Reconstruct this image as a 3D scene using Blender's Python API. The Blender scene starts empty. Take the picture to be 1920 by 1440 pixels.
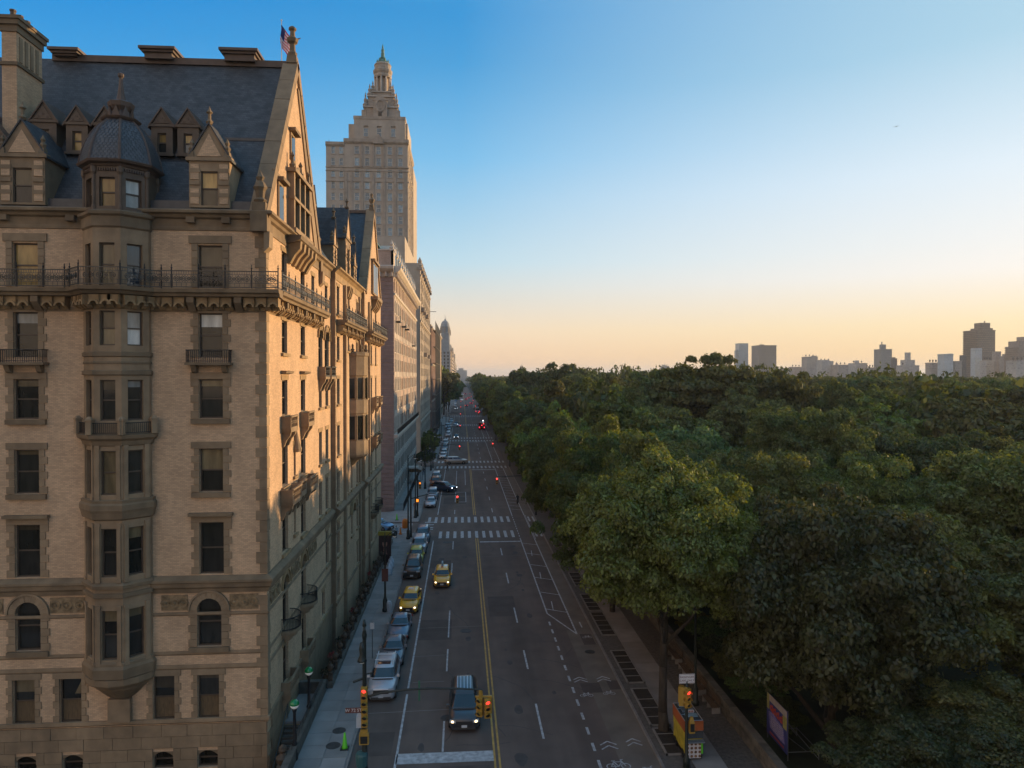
import bpy, bmesh, math, random
import numpy as np
from mathutils import Vector, Matrix
R = math.radians
rnd = random.Random(7)
scene = bpy.context.scene
COL = scene.collection

# ------------------------------------------------------------------ camera, sky, sun, exposure
cam_data = bpy.data.cameras.new('camera')
cam_data.sensor_width = 36.0
cam_data.lens = 24.99
cam_data.clip_start = 0.5
cam_data.clip_end = 30000.0
cam = bpy.data.objects.new('camera', cam_data)
COL.objects.link(cam)
cam.location = (0, 0, 22.5)
cam.rotation_euler = (R(90 - 0.69), 0, R(-4.055))
scene.camera = cam

SKY_STRENGTH = 1.0
SUN_AZ, SUN_EL = 60.0, 4.1          # degrees clockwise from the avenue (+Y); height above the horizon
world = bpy.data.worlds.new('World')
scene.world = world
world.use_nodes = True
wn = world.node_tree
wn.nodes.clear()
sky = wn.nodes.new('ShaderNodeTexSky')
sky.sky_type = 'NISHITA'
sky.sun_disc = False
sky.sun_elevation = R(SUN_EL)
sky.sun_rotation = R(SUN_AZ)
sky.air_density = 1.0
sky.dust_density = 1.0
sky.ozone_density = 4.0
WL = wn.links.new

def wnode(kind, op=None, **kw):
    n = wn.nodes.new(kind)
    if op: n.operation = op
    for k, v in kw.items(): n.inputs[int(k[1:])].default_value = v
    return n
# dawn colours: rows of (sine of the elevation, sRGB colour) away from, beside and towards the sun; unseen parts brightened to fill the shaded fronts
SKY_ROWS = (
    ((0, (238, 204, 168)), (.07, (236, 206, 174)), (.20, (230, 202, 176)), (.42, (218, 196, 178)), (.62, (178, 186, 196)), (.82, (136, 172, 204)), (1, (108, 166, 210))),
    ((0, (222, 178, 152)), (.014, (230, 190, 164)), (.063, (208, 198, 186)), (.156, (136, 190, 222)), (.29, (70, 166, 224)), (.45, (0, 134, 214)), (.7, (56, 142, 208)), (1, (108, 166, 210))),
    ((0, (248, 194, 148)), (.014, (250, 205, 163)), (.063, (246, 220, 188)), (.156, (190, 218, 230)), (.29, (122, 188, 230)), (.40, (72, 157, 214)), (.45, (54, 148, 211)), (.7, (88, 158, 210)), (1, (108, 166, 210))),
    ((0, (248, 194, 124)), (.014, (251, 207, 144)), (.063, (250, 224, 178)), (.124, (249, 241, 232)), (.24, (228, 238, 244)), (.37, (178, 212, 228)), (.7, (140, 188, 218)), (1, (108, 166, 210))),
)
def lin(c, k=1.0): return tuple(k * (v / 255 / 12.92 if v / 255 < .04045 else ((v / 255 + .055) / 1.055) ** 2.4) for v in c)
tcw = wnode('ShaderNodeTexCoord')
nrm = wnode('ShaderNodeVectorMath', 'NORMALIZE'); WL(tcw.outputs['Generated'], nrm.inputs[0])
sep = wnode('ShaderNodeSeparateXYZ'); WL(nrm.outputs[0], sep.inputs[0])
hz = wnode('ShaderNodeVectorMath', 'MULTIPLY', _1=(1, 1, 0)); WL(nrm.outputs[0], hz.inputs[0])
hn = wnode('ShaderNodeVectorMath', 'NORMALIZE'); WL(hz.outputs[0], hn.inputs[0])
dt = wnode('ShaderNodeVectorMath', 'DOT_PRODUCT', _1=(math.sin(R(SUN_AZ)), math.cos(R(SUN_AZ)), 0)); WL(hn.outputs[0], dt.inputs[0])
ramps = []
for ri, row in enumerate(SKY_ROWS):
    rp = wn.nodes.new('ShaderNodeValToRGB')
    WL(sep.outputs[2], rp.inputs[0])
    els = rp.color_ramp.elements
    while len(els) < len(row): els.new(.5)
    for e, (p_, c_) in zip(els, row):
        e.position = p_; e.color = (*lin(c_, 1.06 if ri == 0 else .80), 1)  # unseen row behind the camera scaled up as warm fill
    ramps.append(rp)
def mrange(a, b):
    n = wn.nodes.new('ShaderNodeMapRange'); n.interpolation_type = 'SMOOTHSTEP' if a < 0 else 'LINEAR'
    n.inputs['From Min'].default_value = a; n.inputs['From Max'].default_value = b
    WL(dt.outputs['Value'], n.inputs['Value']); return n
def wmix(f, a, b):
    n = wn.nodes.new('ShaderNodeMix'); n.data_type = 'RGBA'
    if isinstance(f, float): n.inputs[0].default_value = f
    else: WL(f, n.inputs[0])
    WL(a, n.inputs[6]); WL(b, n.inputs[7]); return n.outputs[2]
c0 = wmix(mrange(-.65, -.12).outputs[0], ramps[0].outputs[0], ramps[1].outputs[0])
c1 = wmix(mrange(-.12, .52).outputs[0], c0, ramps[2].outputs[0])
c2 = wmix(mrange(.5, .97).outputs[0], c1, ramps[3].outputs[0])
ns = wnode('ShaderNodeVectorMath', 'SCALE'); ns.inputs['Scale'].default_value = 0.016; WL(sky.outputs[0], ns.inputs[0])
ad_ = wnode('ShaderNodeVectorMath', 'ADD'); WL(c2, ad_.inputs[0]); WL(ns.outputs[0], ad_.inputs[1])          # the physical sky, with its glow round the sun, over the dawn tint
c3 = ad_.outputs[0]
bg = wn.nodes.new('ShaderNodeBackground')
bg.inputs['Strength'].default_value = SKY_STRENGTH
wo = wn.nodes.new('ShaderNodeOutputWorld')
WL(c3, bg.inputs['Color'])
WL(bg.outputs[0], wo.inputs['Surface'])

sl = bpy.data.lights.new('sun', 'SUN')
sl.energy = 5.0
sl.angle = R(0.5)
sl.color = (1.0, 0.68, 0.34)
so = bpy.data.objects.new('sun', sl)
COL.objects.link(so)
so.location = (200, 200, 150)
so.rotation_euler = (R(90 - SUN_EL), 0, R(180 - SUN_AZ))

vs = scene.view_settings
vs.view_transform = 'Standard'
vs.look = 'None'
vs.exposure = 0.35
vs.gamma = 1.0
vs.use_curve_mapping = False
scene.cycles.max_bounces = 6
scene.cycles.diffuse_bounces = 3
scene.cycles.glossy_bounces = 3
scene.cycles.transmission_bounces = 3
scene.cycles.transparent_max_bounces = 6
scene.cycles.volume_bounces = 0
scene.cycles.use_denoising = True

# ------------------------------------------------------------------ materials
def nd(t, kind, **kw):
    n = t.nodes.new(kind)
    for k, v in kw.items():
        if k in n.inputs: n.inputs[k].default_value = v
        else: setattr(n, k, v)
    return n

def mat(name, col, rough=0.8, var=0.0, vscale=1.0, bump=0.0, bscale=8.0, metal=0.0, spec=0.5, coat=0.0, objvar=0.0, stain=0.0,
        brick=None, emit=None, vstretch=(1, 1, 1)):
    """Principled surface; var = noise variation of the colour, brick = (width, height, mortar, mortar colour)"""
    m = bpy.data.materials.new(name)
    m.use_nodes = True
    t = m.node_tree
    p = t.nodes['Principled BSDF']
    L = t.links.new
    p.inputs['Roughness'].default_value = rough
    p.inputs['Metallic'].default_value = metal
    p.inputs['Specular IOR Level'].default_value = spec
    if coat:
        p.inputs['Coat Weight'].default_value = coat
        p.inputs['Coat Roughness'].default_value = 0.05
    geo = nd(t, 'ShaderNodeNewGeometry')
    c4 = (*col, 1)
    rgb = nd(t, 'ShaderNodeRGB'); rgb.outputs[0].default_value = c4
    cs = rgb.outputs[0]
    hs = None
    if brick:
        sx = nd(t, 'ShaderNodeSeparateXYZ'); L(geo.outputs['Position'], sx.inputs[0])
        ad = nd(t, 'ShaderNodeMath', operation='ADD'); L(sx.outputs[0], ad.inputs[0]); L(sx.outputs[1], ad.inputs[1])
        cx = nd(t, 'ShaderNodeCombineXYZ'); L(ad.outputs[0], cx.inputs[0]); L(sx.outputs[2], cx.inputs[1])
        b = nd(t, 'ShaderNodeTexBrick')
        b.inputs['Scale'].default_value = 1.0
        b.inputs['Brick Width'].default_value = brick[0]
        b.inputs['Row Height'].default_value = brick[1]
        b.inputs['Mortar Size'].default_value = brick[2]
        b.inputs['Mortar Smooth'].default_value = 0.3
        b.inputs['Bias'].default_value = -0.2
        k = brick[4] if len(brick) > 4 else 0.2
        b.inputs['Color1'].default_value = (*[min(1, c * (1 + k)) for c in col], 1)
        b.inputs['Color2'].default_value = (*[c * (1 - k) for c in col], 1)
        b.inputs['Mortar'].default_value = (*brick[3], 1)
        L(cx.outputs[0], b.inputs['Vector'])
        cs = b.outputs['Color']; hs = b.outputs['Fac']
    def noise(scale, detail=5, st=(1, 1, 1)):
        n = nd(t, 'ShaderNodeTexNoise'); n.inputs['Scale'].default_value = scale; n.inputs['Detail'].default_value = detail
        mp = nd(t, 'ShaderNodeMapping'); mp.inputs['Scale'].default_value = st
        L(geo.outputs['Position'], mp.inputs[0]); L(mp.outputs[0], n.inputs['Vector'])
        return n.outputs['Fac']
    def mul(fac, lo, hi, cs):
        mr = nd(t, 'ShaderNodeMapRange'); mr.inputs['From Min'].default_value = 0.3; mr.inputs['From Max'].default_value = 0.7
        mr.inputs['To Min'].default_value = lo; mr.inputs['To Max'].default_value = hi
        L(fac, mr.inputs['Value'])
        mx = nd(t, 'ShaderNodeVectorMath', operation='SCALE')
        L(cs, mx.inputs[0]); L(mr.outputs[0], mx.inputs['Scale'])
        return mx.outputs[0]
    if var:
        cs = mul(noise(vscale, 6, vstretch), 1 - var, 1 + var, cs)
    if stain:
        cs = mul(noise(0.35, 8, (1.6, 1.6, 0.25)), 1 - stain, 1 + stain * 0.5, cs)
    if objvar:
        oi = nd(t, 'ShaderNodeObjectInfo')
        mr = nd(t, 'ShaderNodeMapRange'); mr.inputs['To Min'].default_value = 1 - objvar; mr.inputs['To Max'].default_value = 1 + objvar
        L(oi.outputs['Random'], mr.inputs['Value'])
        mx = nd(t, 'ShaderNodeVectorMath', operation='SCALE'); L(cs, mx.inputs[0]); L(mr.outputs[0], mx.inputs['Scale'])
        cs = mx.outputs[0]
    L(cs, p.inputs['Base Color'])
    if bump:
        bp = nd(t, 'ShaderNodeBump'); bp.inputs['Strength'].default_value = bump; bp.inputs['Distance'].default_value = 0.05
        nf = noise(bscale, 4)
        if hs is not None:
            sb = nd(t, 'ShaderNodeMath', operation='SUBTRACT'); L(nf, sb.inputs[0]); L(hs, sb.inputs[1]); nf = sb.outputs[0]
        L(nf, bp.inputs['Height']); L(bp.outputs[0], p.inputs['Normal'])
    if emit:
        p.inputs['Emission Color'].default_value = (*emit[0], 1)
        p.inputs['Emission Strength'].default_value = emit[1]
    return m

M = {}
M['buff'] = mat('buff_brick', (.56, .355, .205), .9, .09, 0.9, .2, 20, brick=(.24, .085, .010, (.43, .285, .175), .16), stain=.14)
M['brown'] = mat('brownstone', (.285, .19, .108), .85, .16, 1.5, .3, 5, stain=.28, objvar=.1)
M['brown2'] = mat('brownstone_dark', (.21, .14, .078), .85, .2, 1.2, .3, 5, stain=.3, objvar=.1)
M['brown_l'] = mat('terracotta_trim', (.33, .21, .10), .85, .2, 2.0, .6, 3.5, stain=.25)
M['carved'] = mat('carved_terracotta', (.25, .165, .085), .9, .45, 3.2, 1.0, 5.0)
M['slate'] = mat('slate', (.054, .052, .053), .62, .25, 2.0, .35, 12, brick=(.34, .17, .012, (.026, .026, .030), .3), stain=.18)
M['slate2'] = mat('turret_slate', (.075, .074, .078), .5, .3, 4.0, .2, 10)
M['slate3'] = mat('blue_slate', (.022, .040, .056), .6, .25, 2.0, .3, 12, brick=(.34, .17, .012, (.014, .022, .032), .28))
M['copper'] = mat('painted_metal', (.10, .060, .040), .55, .2, 2.0, .1, 6)
M['rust'] = mat('painted_wood_red', (.115, .072, .043), .6, .2, 2, .1, 6)
M['lead'] = mat('lead_flashing', (.075, .068, .066), .45, .2, 2, .1, 6)
M['iron'] = mat('black_iron', (.018, .018, .02), .5, .2, 3, metal=.3)
M['rail_iron'] = mat('railing_iron', (.075, .068, .06), .42, .2, 3, metal=.5)
M['iron_l'] = mat('grey_iron', (.10, .10, .095), .55, .2, 3, metal=.2)
M['sash'] = mat('sash_paint', (.085, .055, .035), .5, .1, 3)
M['sash_w'] = mat('sash_white', (.55, .53, .48), .5)
def glass(name, col, rough=.06, spec=.5):
    m = mat(name, col, rough, .35, .9, spec=spec, vstretch=(3, 3, .7), objvar=.5)
    return m
M['glass'] = glass('window_glass', (.022, .020, .016))
M['glass_c'] = glass('curtained_glass', (.16, .115, .06))
M['glass_y'] = glass('amber_blind_glass', (.40, .24, .08))
M['glass_w'] = glass('white_blind_glass', (.45, .43, .38))
M['blind_tan'] = glass('tan_blind_glass', (.09, .066, .04))
M['shutter'] = mat('wood_shutter', (.12, .075, .035), .6, .3, 3, vstretch=(8, 8, 1))
M['blueglass'] = glass('sky_glass', (.03, .045, .06), .05, .8)
M['asphalt'] = mat('asphalt', (.125, .091, .074), .9, .24, .5, .15, 60, stain=.16, vstretch=(1, .12, 1))
M['asph2'] = mat('asphalt_patch', (.082, .062, .052), .9, .2, .8, .15, 60)
M['bike'] = mat('bike_lane_asphalt', (.155, .125, .10), .9, .2, .6, .15, 60)
M['concrete'] = mat('concrete', (.245, .222, .205), .9, .14, .8, .2, 30, objvar=.16)
M['kerb'] = mat('granite_kerb', (.21, .19, .175), .8, .2, 2, .2, 30, objvar=.1)
M['white'] = mat('road_paint_white', (.40, .40, .40), .75, .38, 3.0, .1, 30)
M['yellow'] = mat('road_paint_yellow', (.46, .27, .055), .7, .25, 2.0, .1, 30)
M['soil'] = mat('soil', (.028, .021, .015), 1, .4, 3, .6, 12)
M['hexpave'] = mat('hex_pavers', (.10, .088, .078), .9, .3, 5, .4, 9)
M['parkwall'] = mat('park_wall_stone', (.11, .095, .075), .9, .3, 2, .5, 5, objvar=.2)
M['grass'] = mat('park_ground', (.030, .034, .014), 1, .4, .4, .6, 3)
M['tread'] = mat('stair_tread', (.085, .075, .06), .8, .2, 3)

# ------------------------------------------------------------------ object helpers
def tag(o, label=None, cat=None, group=None, kind=None):
    if label: o['label'] = label
    if cat: o['category'] = cat
    if group: o['group'] = group
    if kind: o['kind'] = kind
    return o

def thing(name, label, cat, loc=(0, 0, 0), rz=0.0, group=None):
    o = bpy.data.objects.new(name, None)
    o.empty_display_size = 0.3
    COL.objects.link(o)
    o.location = loc
    o.rotation_euler = (0, 0, rz)
    return tag(o, label, cat, group)

def obj(name, me, parent=None, loc=(0, 0, 0), rz=0.0, scale=None, rot=None):
    o = bpy.data.objects.new(name, me)
    COL.objects.link(o)
    o.location = loc
    o.rotation_euler = rot if rot else (0, 0, rz)
    if scale: o.scale = scale
    if parent is not None: o.parent = parent
    return o

def kids(root):
    return [o for o in root.children]

def dup(root, loc=None, rz=None, label=None, scale=None, parent=None, group=None):
    c = root.copy(); COL.objects.link(c)
    if parent is not None: c.parent = parent
    if loc is not None: c.location = loc
    if rz is not None: c.rotation_euler = (0, 0, rz)
    if scale is not None: c.scale = scale
    if label: c['label'] = label
    if group: c['group'] = group
    for ch in kids(root):
        dup(ch, parent=c)
    return c

class Frame:
    """facade frame: u along the wall, o outwards, z up; angle 0 looks to -Y, 90 degrees looks to +X"""
    def __init__(s, x=0, y=0, ang=0.0, z=0):
        s.x, s.y, s.z, s.a = x, y, z, ang
        s.c, s.s = math.cos(ang), math.sin(ang)
    def __call__(s, u, o, z):
        return (s.x + u * s.c + o * s.s, s.y + u * s.s - o * s.c, s.z + z)
WORLD = Frame(0, 0, 0)

class MB:
    """collects faces into ONE mesh"""
    def __init__(s, fr=None): s.v = []; s.f = []; s.mi = []; s.fr = fr; s.m = 0
    def pt(s, u, o, z):
        s.v.append(s.fr(u, o, z) if s.fr else (u, o, z)); return len(s.v) - 1
    def face(s, pts):
        s.f.append([s.pt(*p) for p in pts]); s.mi.append(s.m)
    def idx(s, ids): s.f.append(list(ids)); s.mi.append(s.m)
    def box(s, u0, u1, o0, o1, z0, z1, taper=0.0):
        t = taper
        a = [s.pt(*p) for p in ((u0, o0, z0), (u1, o0, z0), (u1, o1, z0), (u0, o1, z0),
                               (u0 + t, o0 + t, z1), (u1 - t, o0 + t, z1), (u1 - t, o1 - t, z1), (u0 + t, o1 - t, z1))]
        for q in ((3, 2, 1, 0), (4, 5, 6, 7), (0, 1, 5, 4), (1, 2, 6, 5), (2, 3, 7, 6), (3, 0, 4, 7)):
            s.idx([a[i] for i in q])
        return s
    def prism(s, poly, o0, o1):
        """poly in (u, z), extruded along o"""
        n = len(poly)
        a = [s.pt(u, o0, z) for u, z in poly]; b = [s.pt(u, o1, z) for u, z in poly]
        s.idx(a); s.idx(b[::-1])
        for i in range(n):
            j = (i + 1) % n
            s.idx((a[i], b[i], b[j], a[j]))
        return s
    def prism_u(s, poly, u0, u1):
        """poly in (o, z), extruded along u"""
        n = len(poly)
        a = [s.pt(u0, o, z) for o, z in poly]; b = [s.pt(u1, o, z) for o, z in poly]
        s.idx(a); s.idx(b[::-1])
        for i in range(n):
            j = (i + 1) % n
            s.idx((a[i], b[i], b[j], a[j]))
        return s
    def prism_z(s, poly, z0, z1):
        n = len(poly)
        a = [s.pt(u, o, z0) for u, o in poly]; b = [s.pt(u, o, z1) for u, o in poly]
        s.idx(a[::-1]); s.idx(b)
        for i in range(n):
            j = (i + 1) % n
            s.idx((a[i], a[j], b[j], b[i]))
        return s
    def lathe(s, prof, cu=0, co=0, seg=12, ph=0.0, a0=0, a1=2 * math.pi, cap=True):
        """prof = [(radius, z)...] bottom to top"""
        full = abs(a1 - a0 - 2 * math.pi) < 1e-6
        n = seg if full else seg + 1
        rows = []
        for r, z in prof:
            rows.append([s.pt(cu + r * math.cos(a0 + ph + (a1 - a0) * k / seg), co + r * math.sin(a0 + ph + (a1 - a0) * k / seg), z) for k in range(n)])
        for i in range(len(rows) - 1):
            for k in range(seg):
                k2 = (k + 1) % n
                s.idx((rows[i][k], rows[i][k2], rows[i + 1][k2], rows[i + 1][k]))
        if cap:
            s.idx(rows[0][::-1]); s.idx(rows[-1])
        return s
    def tube(s, p, q, r0, r1=None, seg=6):
        r1 = r0 if r1 is None else r1
        p = Vector(s.fr(*p) if s.fr else p); q = Vector(s.fr(*q) if s.fr else q)
        d = (q - p).normalized()
        x = d.orthogonal().normalized(); y = d.cross(x)
        A = []; B = []
        for k in range(seg):
            a = 2 * math.pi * k / seg; w = x * math.cos(a) + y * math.sin(a)
            s.v.append(tuple(p + w * r0)); A.append(len(s.v) - 1)
            s.v.append(tuple(q + w * r1)); B.append(len(s.v) - 1)
        for k in range(seg):
            j = (k + 1) % seg
            s.idx((A[k], A[j], B[j], B[k]))
        s.idx(A[::-1]); s.idx(B)
        return s
    def path(s, pts, r, seg=6):
        for a, b in zip(pts, pts[1:]): s.tube(a, b, r, r, seg)
        return s
    def ring(s, c, ra, rb, o0, o1, seg=12, a0=0.0, a1=2 * math.pi):
        """flat ring (annulus) standing in the facade plane, centre c=(u,z)"""
        full = abs(a1 - a0 - 2 * math.pi) < 1e-6
        n = seg if full else seg + 1
        V = [[s.pt(c[0] + r * math.cos(a0 + (a1 - a0) * k / seg), o, c[1] + r * math.sin(a0 + (a1 - a0) * k / seg)) for k in range(n)]
             for r, o in ((ra, o1), (rb, o1), (rb, o0), (ra, o0))]
        for k in range(seg):
            j = (k + 1) % n
            for i in range(4):
                s.idx((V[i][k], V[(i + 1) % 4][k], V[(i + 1) % 4][j], V[i][j]))
        return s
    def mesh(s, name, *mats, smooth=False):
        me = bpy.data.meshes.new(name)
        me.from_pydata(s.v, [], s.f)
        for m in mats: me.materials.append(m)
        if len(mats) > 1: me.polygons.foreach_set('material_index', s.mi)
        if smooth: me.polygons.foreach_set('use_smooth', [True] * len(me.polygons))
        me.update()
        return me
    def build(s, name, m, parent=None, smooth=False, loc=(0, 0, 0), rz=0.0):
        ms = m if isinstance(m, (list, tuple)) else (m,)
        return obj(name, s.mesh(name, *ms, smooth=smooth), parent, loc, rz)

_cache = {}
def blk(name, parent, fr, u0, u1, o0, o1, z0, z1, m, taper=0.0):
    """one box piece standing on a facade frame; alike pieces share their mesh"""
    w, d, h = round(u1 - u0, 3), round(o1 - o0, 3), round(z1 - z0, 3)
    key = ('blk', name, w, d, h, m.name, taper)
    if key not in _cache:
        _cache[key] = MB().box(-w / 2, w / 2, -d / 2, d / 2, 0, h, taper).mesh(name, m)
    p = fr((u0 + u1) / 2, (o0 + o1) / 2, z0)
    return obj(name, _cache[key], parent, p, fr.a)

def shared(key, fn):
    if key not in _cache: _cache[key] = fn()
    return _cache[key]

def put(name, me, parent, fr, u, o, z, extra=0.0):
    return obj(name, me, parent, fr(u, o, z), fr.a + extra)

def wall(fr, u0, u1, z0, z1, openings=(), depth=0.32, o=0.0):
    """a wall face with real openings and their reveals"""
    mb = MB(fr)
    us = sorted({u0, u1, *[q for a in openings for q in (a[0], a[1]) if u0 < q < u1]})
    zs = sorted({z0, z1, *[q for a in openings for q in (a[2], a[3]) if z0 < q < z1]})
    for i in range(len(us) - 1):
        for j in range(len(zs) - 1):
            cu, cz = (us[i] + us[i + 1]) / 2, (zs[j] + zs[j + 1]) / 2
            if any(a[0] < cu < a[1] and a[2] < cz < a[3] for a in openings): continue
            mb.face(((us[i], o, zs[j]), (us[i + 1], o, zs[j]), (us[i + 1], o, zs[j + 1]), (us[i], o, zs[j + 1])))
    for a, b, c, d in [x[:4] for x in openings]:
        i = o - depth
        mb.face(((a, o, c), (a, i, c), (a, i, d), (a, o, d)))
        mb.face(((b, o, c), (b, o, d), (b, i, d), (b, i, c)))
        mb.face(((a, o, d), (a, i, d), (b, i, d), (b, o, d)))
        mb.face(((a, o, c), (b, o, c), (b, i, c), (a, i, c)))
    return mb

def window(parent, fr, u, z, w, h, up='glass', lo=None, sash='sash', o=0.0, bars=(0, 0), blind=False):
    """double-hung window: frame (part) > two panes (sub-parts)"""
    lo = lo or up
    def frame():
        mb = MB(Frame())
        t = .075
        mb.box(-w / 2, -w / 2 + t, -.28, -.18, 0, h); mb.box(w / 2 - t, w / 2, -.28, -.18, 0, h)
        mb.box(-w / 2 + t, w / 2 - t, -.28, -.18, h - t, h); mb.box(-w / 2 + t, w / 2 - t, -.28, -.15, 0, t)
        mb.box(-w / 2 + t, w / 2 - t, -.27, -.19, h / 2 - .04, h / 2 + .04)
        for k in range(bars[0]):
            x = -w / 2 + w * (k + 1) / (bars[0] + 1); mb.box(x - .018, x + .018, -.255, -.2, t, h - t)
        for k in range(bars[1]):
            zz = h * (k + 1) / (bars[1] + 1); mb.box(-w / 2 + t, w / 2 - t, -.255, -.2, zz - .018, zz + .018)
        return mb.mesh('window', M[sash])
    def pane(name, m, z0, z1, oo):
        return shared(('pane', w, h, m, z0), lambda: MB(Frame()).box(-w / 2 + .07, w / 2 - .07, oo - .02, oo, z0, z1).mesh('pane', M[m]))
    r = put('window', shared(('win', w, h, sash, bars), frame), parent, fr, u, o, z)
    tl = lambda: (rnd.uniform(-.012, .012), 0, rnd.uniform(-.014, .014))      # old panes never hang quite true
    obj('pane', pane('pane', up, h / 2 + .035, h - .07, -.235), r, rot=tl())
    obj('pane', pane('pane', lo, .07, h / 2 - .035, -.255), r, rot=tl())
    if blind and up == 'glass' and rnd.random() < .75:
        q = round(rnd.choice((.18, .3, .42, .55, .7)) * h / 2, 2)
        bm_ = M[rnd.choice(('glass_c', 'glass_c', 'blind_tan', 'glass_w'))]
        obj('roller_blind', shared(('blind', w, q, bm_.name), lambda: MB(Frame()).box(-w / 2 + .08, w / 2 - .08, -.004, 0, -q, 0).mesh('roller_blind', bm_)), r, (0, .228, h - .08))
    return r
# ================================================================== the gabled apartment house on the corner
D = thing('apartment_house', 'buff brick and brownstone apartment house with steep slate gables filling the left of the view', 'building', (-11.5, 42.85, 0))
FS = Frame(0, 0, 0)                       # south front (u negative to the west)
FE = Frame(0, 0, R(90))                   # avenue front, south pavilion
FM = Frame(.37, 20.75, R(90))             # avenue front, middle
FN = Frame(.70, 37.2, R(90))              # avenue front, north pavilion
TOP = 31.1

# --- south front openings
SW = []                                    # (u, z, w, h, upper, lower)
def addw(u, z, w, h, up='glass', lo=None, sash='sash'): SW.append((u, z, w, h, up, lo, sash))
for u in (-3.17, -13.52):
    addw(u, 27.62, 1.42, 2.5, 'glass_y' if u < -10 else 'glass_c', 'glass_y' if u < -10 else 'glass')
    addw(u, 23.55, 1.36, 2.6)
    addw(u, 19.98, 1.38, 2.3, 'glass', 'glass')
    addw(u, 15.66, 1.36, 2.55, 'glass_c' if u > -5 else 'glass', 'glass')
    addw(u, 10.82, 1.40, 3.05, 'glass', 'glass')
for u in (-3.40, -5.95, -11.2, -13.8):
    addw(u, 2.28, 1.24, 2.6, 'glass', 'shutter')
SB = [(-3.45, -.6, 1.15, 1.0), (-6.0, -.6, 1.15, 1.0), (-11.1, -.6, 1.15, 1.0), (-13.7, -.6, 1.15, 1.0)]
SA = [(-3.32, 6.55, 1.40, 2.85), (-13.52, 6.55, 1.40, 2.85)]       # round-arched windows
ops = [(u - w / 2, u + w / 2, z, z + h) for u, z, w, h, *_ in SW] + [(u - w / 2, u + w / 2, z, z + h) for u, z, w, h in SB + SA]
wall(FS, -19.5, 0, -3.0, TOP, ops).build('wall', M['buff'], D)
for u, z, w, h, up, lo, sash in SW:
    window(D, FS, u, z, w, h, up, lo, sash, blind=True)
for u, z, w, h in SB:
    window(D, FS, u, z, w, h, 'glass', 'glass')
    mb = MB(FS); n = 8
    poly = [(u - w / 2, z + h)] + [(u - w / 2 + w * k / n, z + h - .28 * (2 * k / n - 1) ** 2) for k in range(n + 1)] + [(u + w / 2, z + h)]
    mb.prism(poly, -.3, .02).build('arch_stone', M['brown2'], D)

def arch_surround(parent, fr, u, z, w, h, m, rim=.38, out=.10, spand=True):
    """stone arch round a round-headed opening: spandrels, stepped ring and jamb stones"""
    r = w / 2; zc = z + h - r; n = 12
    mb = MB(fr)
    pts = [(u + r * math.cos(math.pi * k / n), zc + r * math.sin(math.pi * k / n)) for k in range(n + 1)]
    for k in range(n):
        (a, b), (c, d) = pts[k], pts[k + 1]
        mb.prism([(a, b), (c, d), (c, z + h + .02), (a, z + h + .02)], -.31, .015)
    ob = mb.build('arch_spandrel', m, parent)
    k7 = 9
    for k in range(k7):
        a0 = math.pi * k / k7 + .012; a1 = math.pi * (k + 1) / k7 - .012
        MB(fr).ring((u, zc), r, r + rim, -.05, out + .012 * (k % 2), 2, a0, a1).build('arch_stone', m, parent)
    MB(fr).ring((u, zc), r + rim + .02, r + rim + .12, 0, out + .07, 16, 0, math.pi).build('hood_mould', m, parent)
    return zc

def jambs(parent, fr, u, z0, z1, w, m, out=.05, wl=.46, ws=.30, hh=.44):
    n = max(1, int(round((z1 - z0) / hh))); s = (z1 - z0) / n
    for k in range(n):
        ww = wl if k % 2 == 0 else ws
        for sd in (-1, 1):
            a = u + sd * w / 2; b = a + sd * ww
            blk('jamb_stone', parent, fr, min(a, b), max(a, b), -.02, out + (.008 if k % 2 else 0), z0 + k * s + .012, z0 + (k + 1) * s - .012, m)

for u, z, w, h, up, lo, sash in SW:
    if z > 27:   # seventh floor: frame of stone with ears
        jambs(D, FS, u, z, z + h + .1, w, M['brown'], .07, .34, .34)
        blk('lintel', D, FS, u - w / 2 - .5, u + w / 2 + .5, -.02, .10, z + h + .1, z + h + .55, M['brown'])
    elif z > 23:
        jambs(D, FS, u, z, z + h + .1, w, M['brown'])
        blk('lintel', D, FS, u - w / 2 - .46, u + w / 2 + .46, -.02, .08, z + h, z + h + .42, M['brown'])
    elif z > 9:
        jambs(D, FS, u, z, z + h + .02, w, M['brown'])
        blk('lintel', D, FS, u - w / 2 - .46, u + w / 2 + .46, -.02, .08, z + h + .02, z + h + .40, M['brown'])
        if z > 12: blk('window_sill', D, FS, u - w / 2 - .42, u + w / 2 + .42, -.1, .2, z - .3, z - .02, M['brown2'])
        else: blk('hood_stone', D, FS, u - w / 2 - .55, u + w / 2 + .55, -.02, .34, z + h + .40, z + h + .58, M['brown2'])
    else:
        jambs(D, FS, u, z, z + h, w, M['brown'], .05, .36, .24)
        blk('lintel', D, FS, u - w / 2 - .36, u + w / 2 + .36, -.02, .07, z + h, z + h + .34, M['brown'])
for u, z, w, h in SA:
    window(D, FS, u, z, w, h, 'glass', 'glass')
    zc = arch_surround(D, FS, u, z, w, h, M['brown'])
    jambs(D, FS, u, z, zc, w, M['brown'], .06, .50, .38)
    blk('window_sill', D, FS, u - w / 2 - .45, u + w / 2 + .45, -.1, .2, z - .3, z - .02, M['brown2'])

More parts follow.
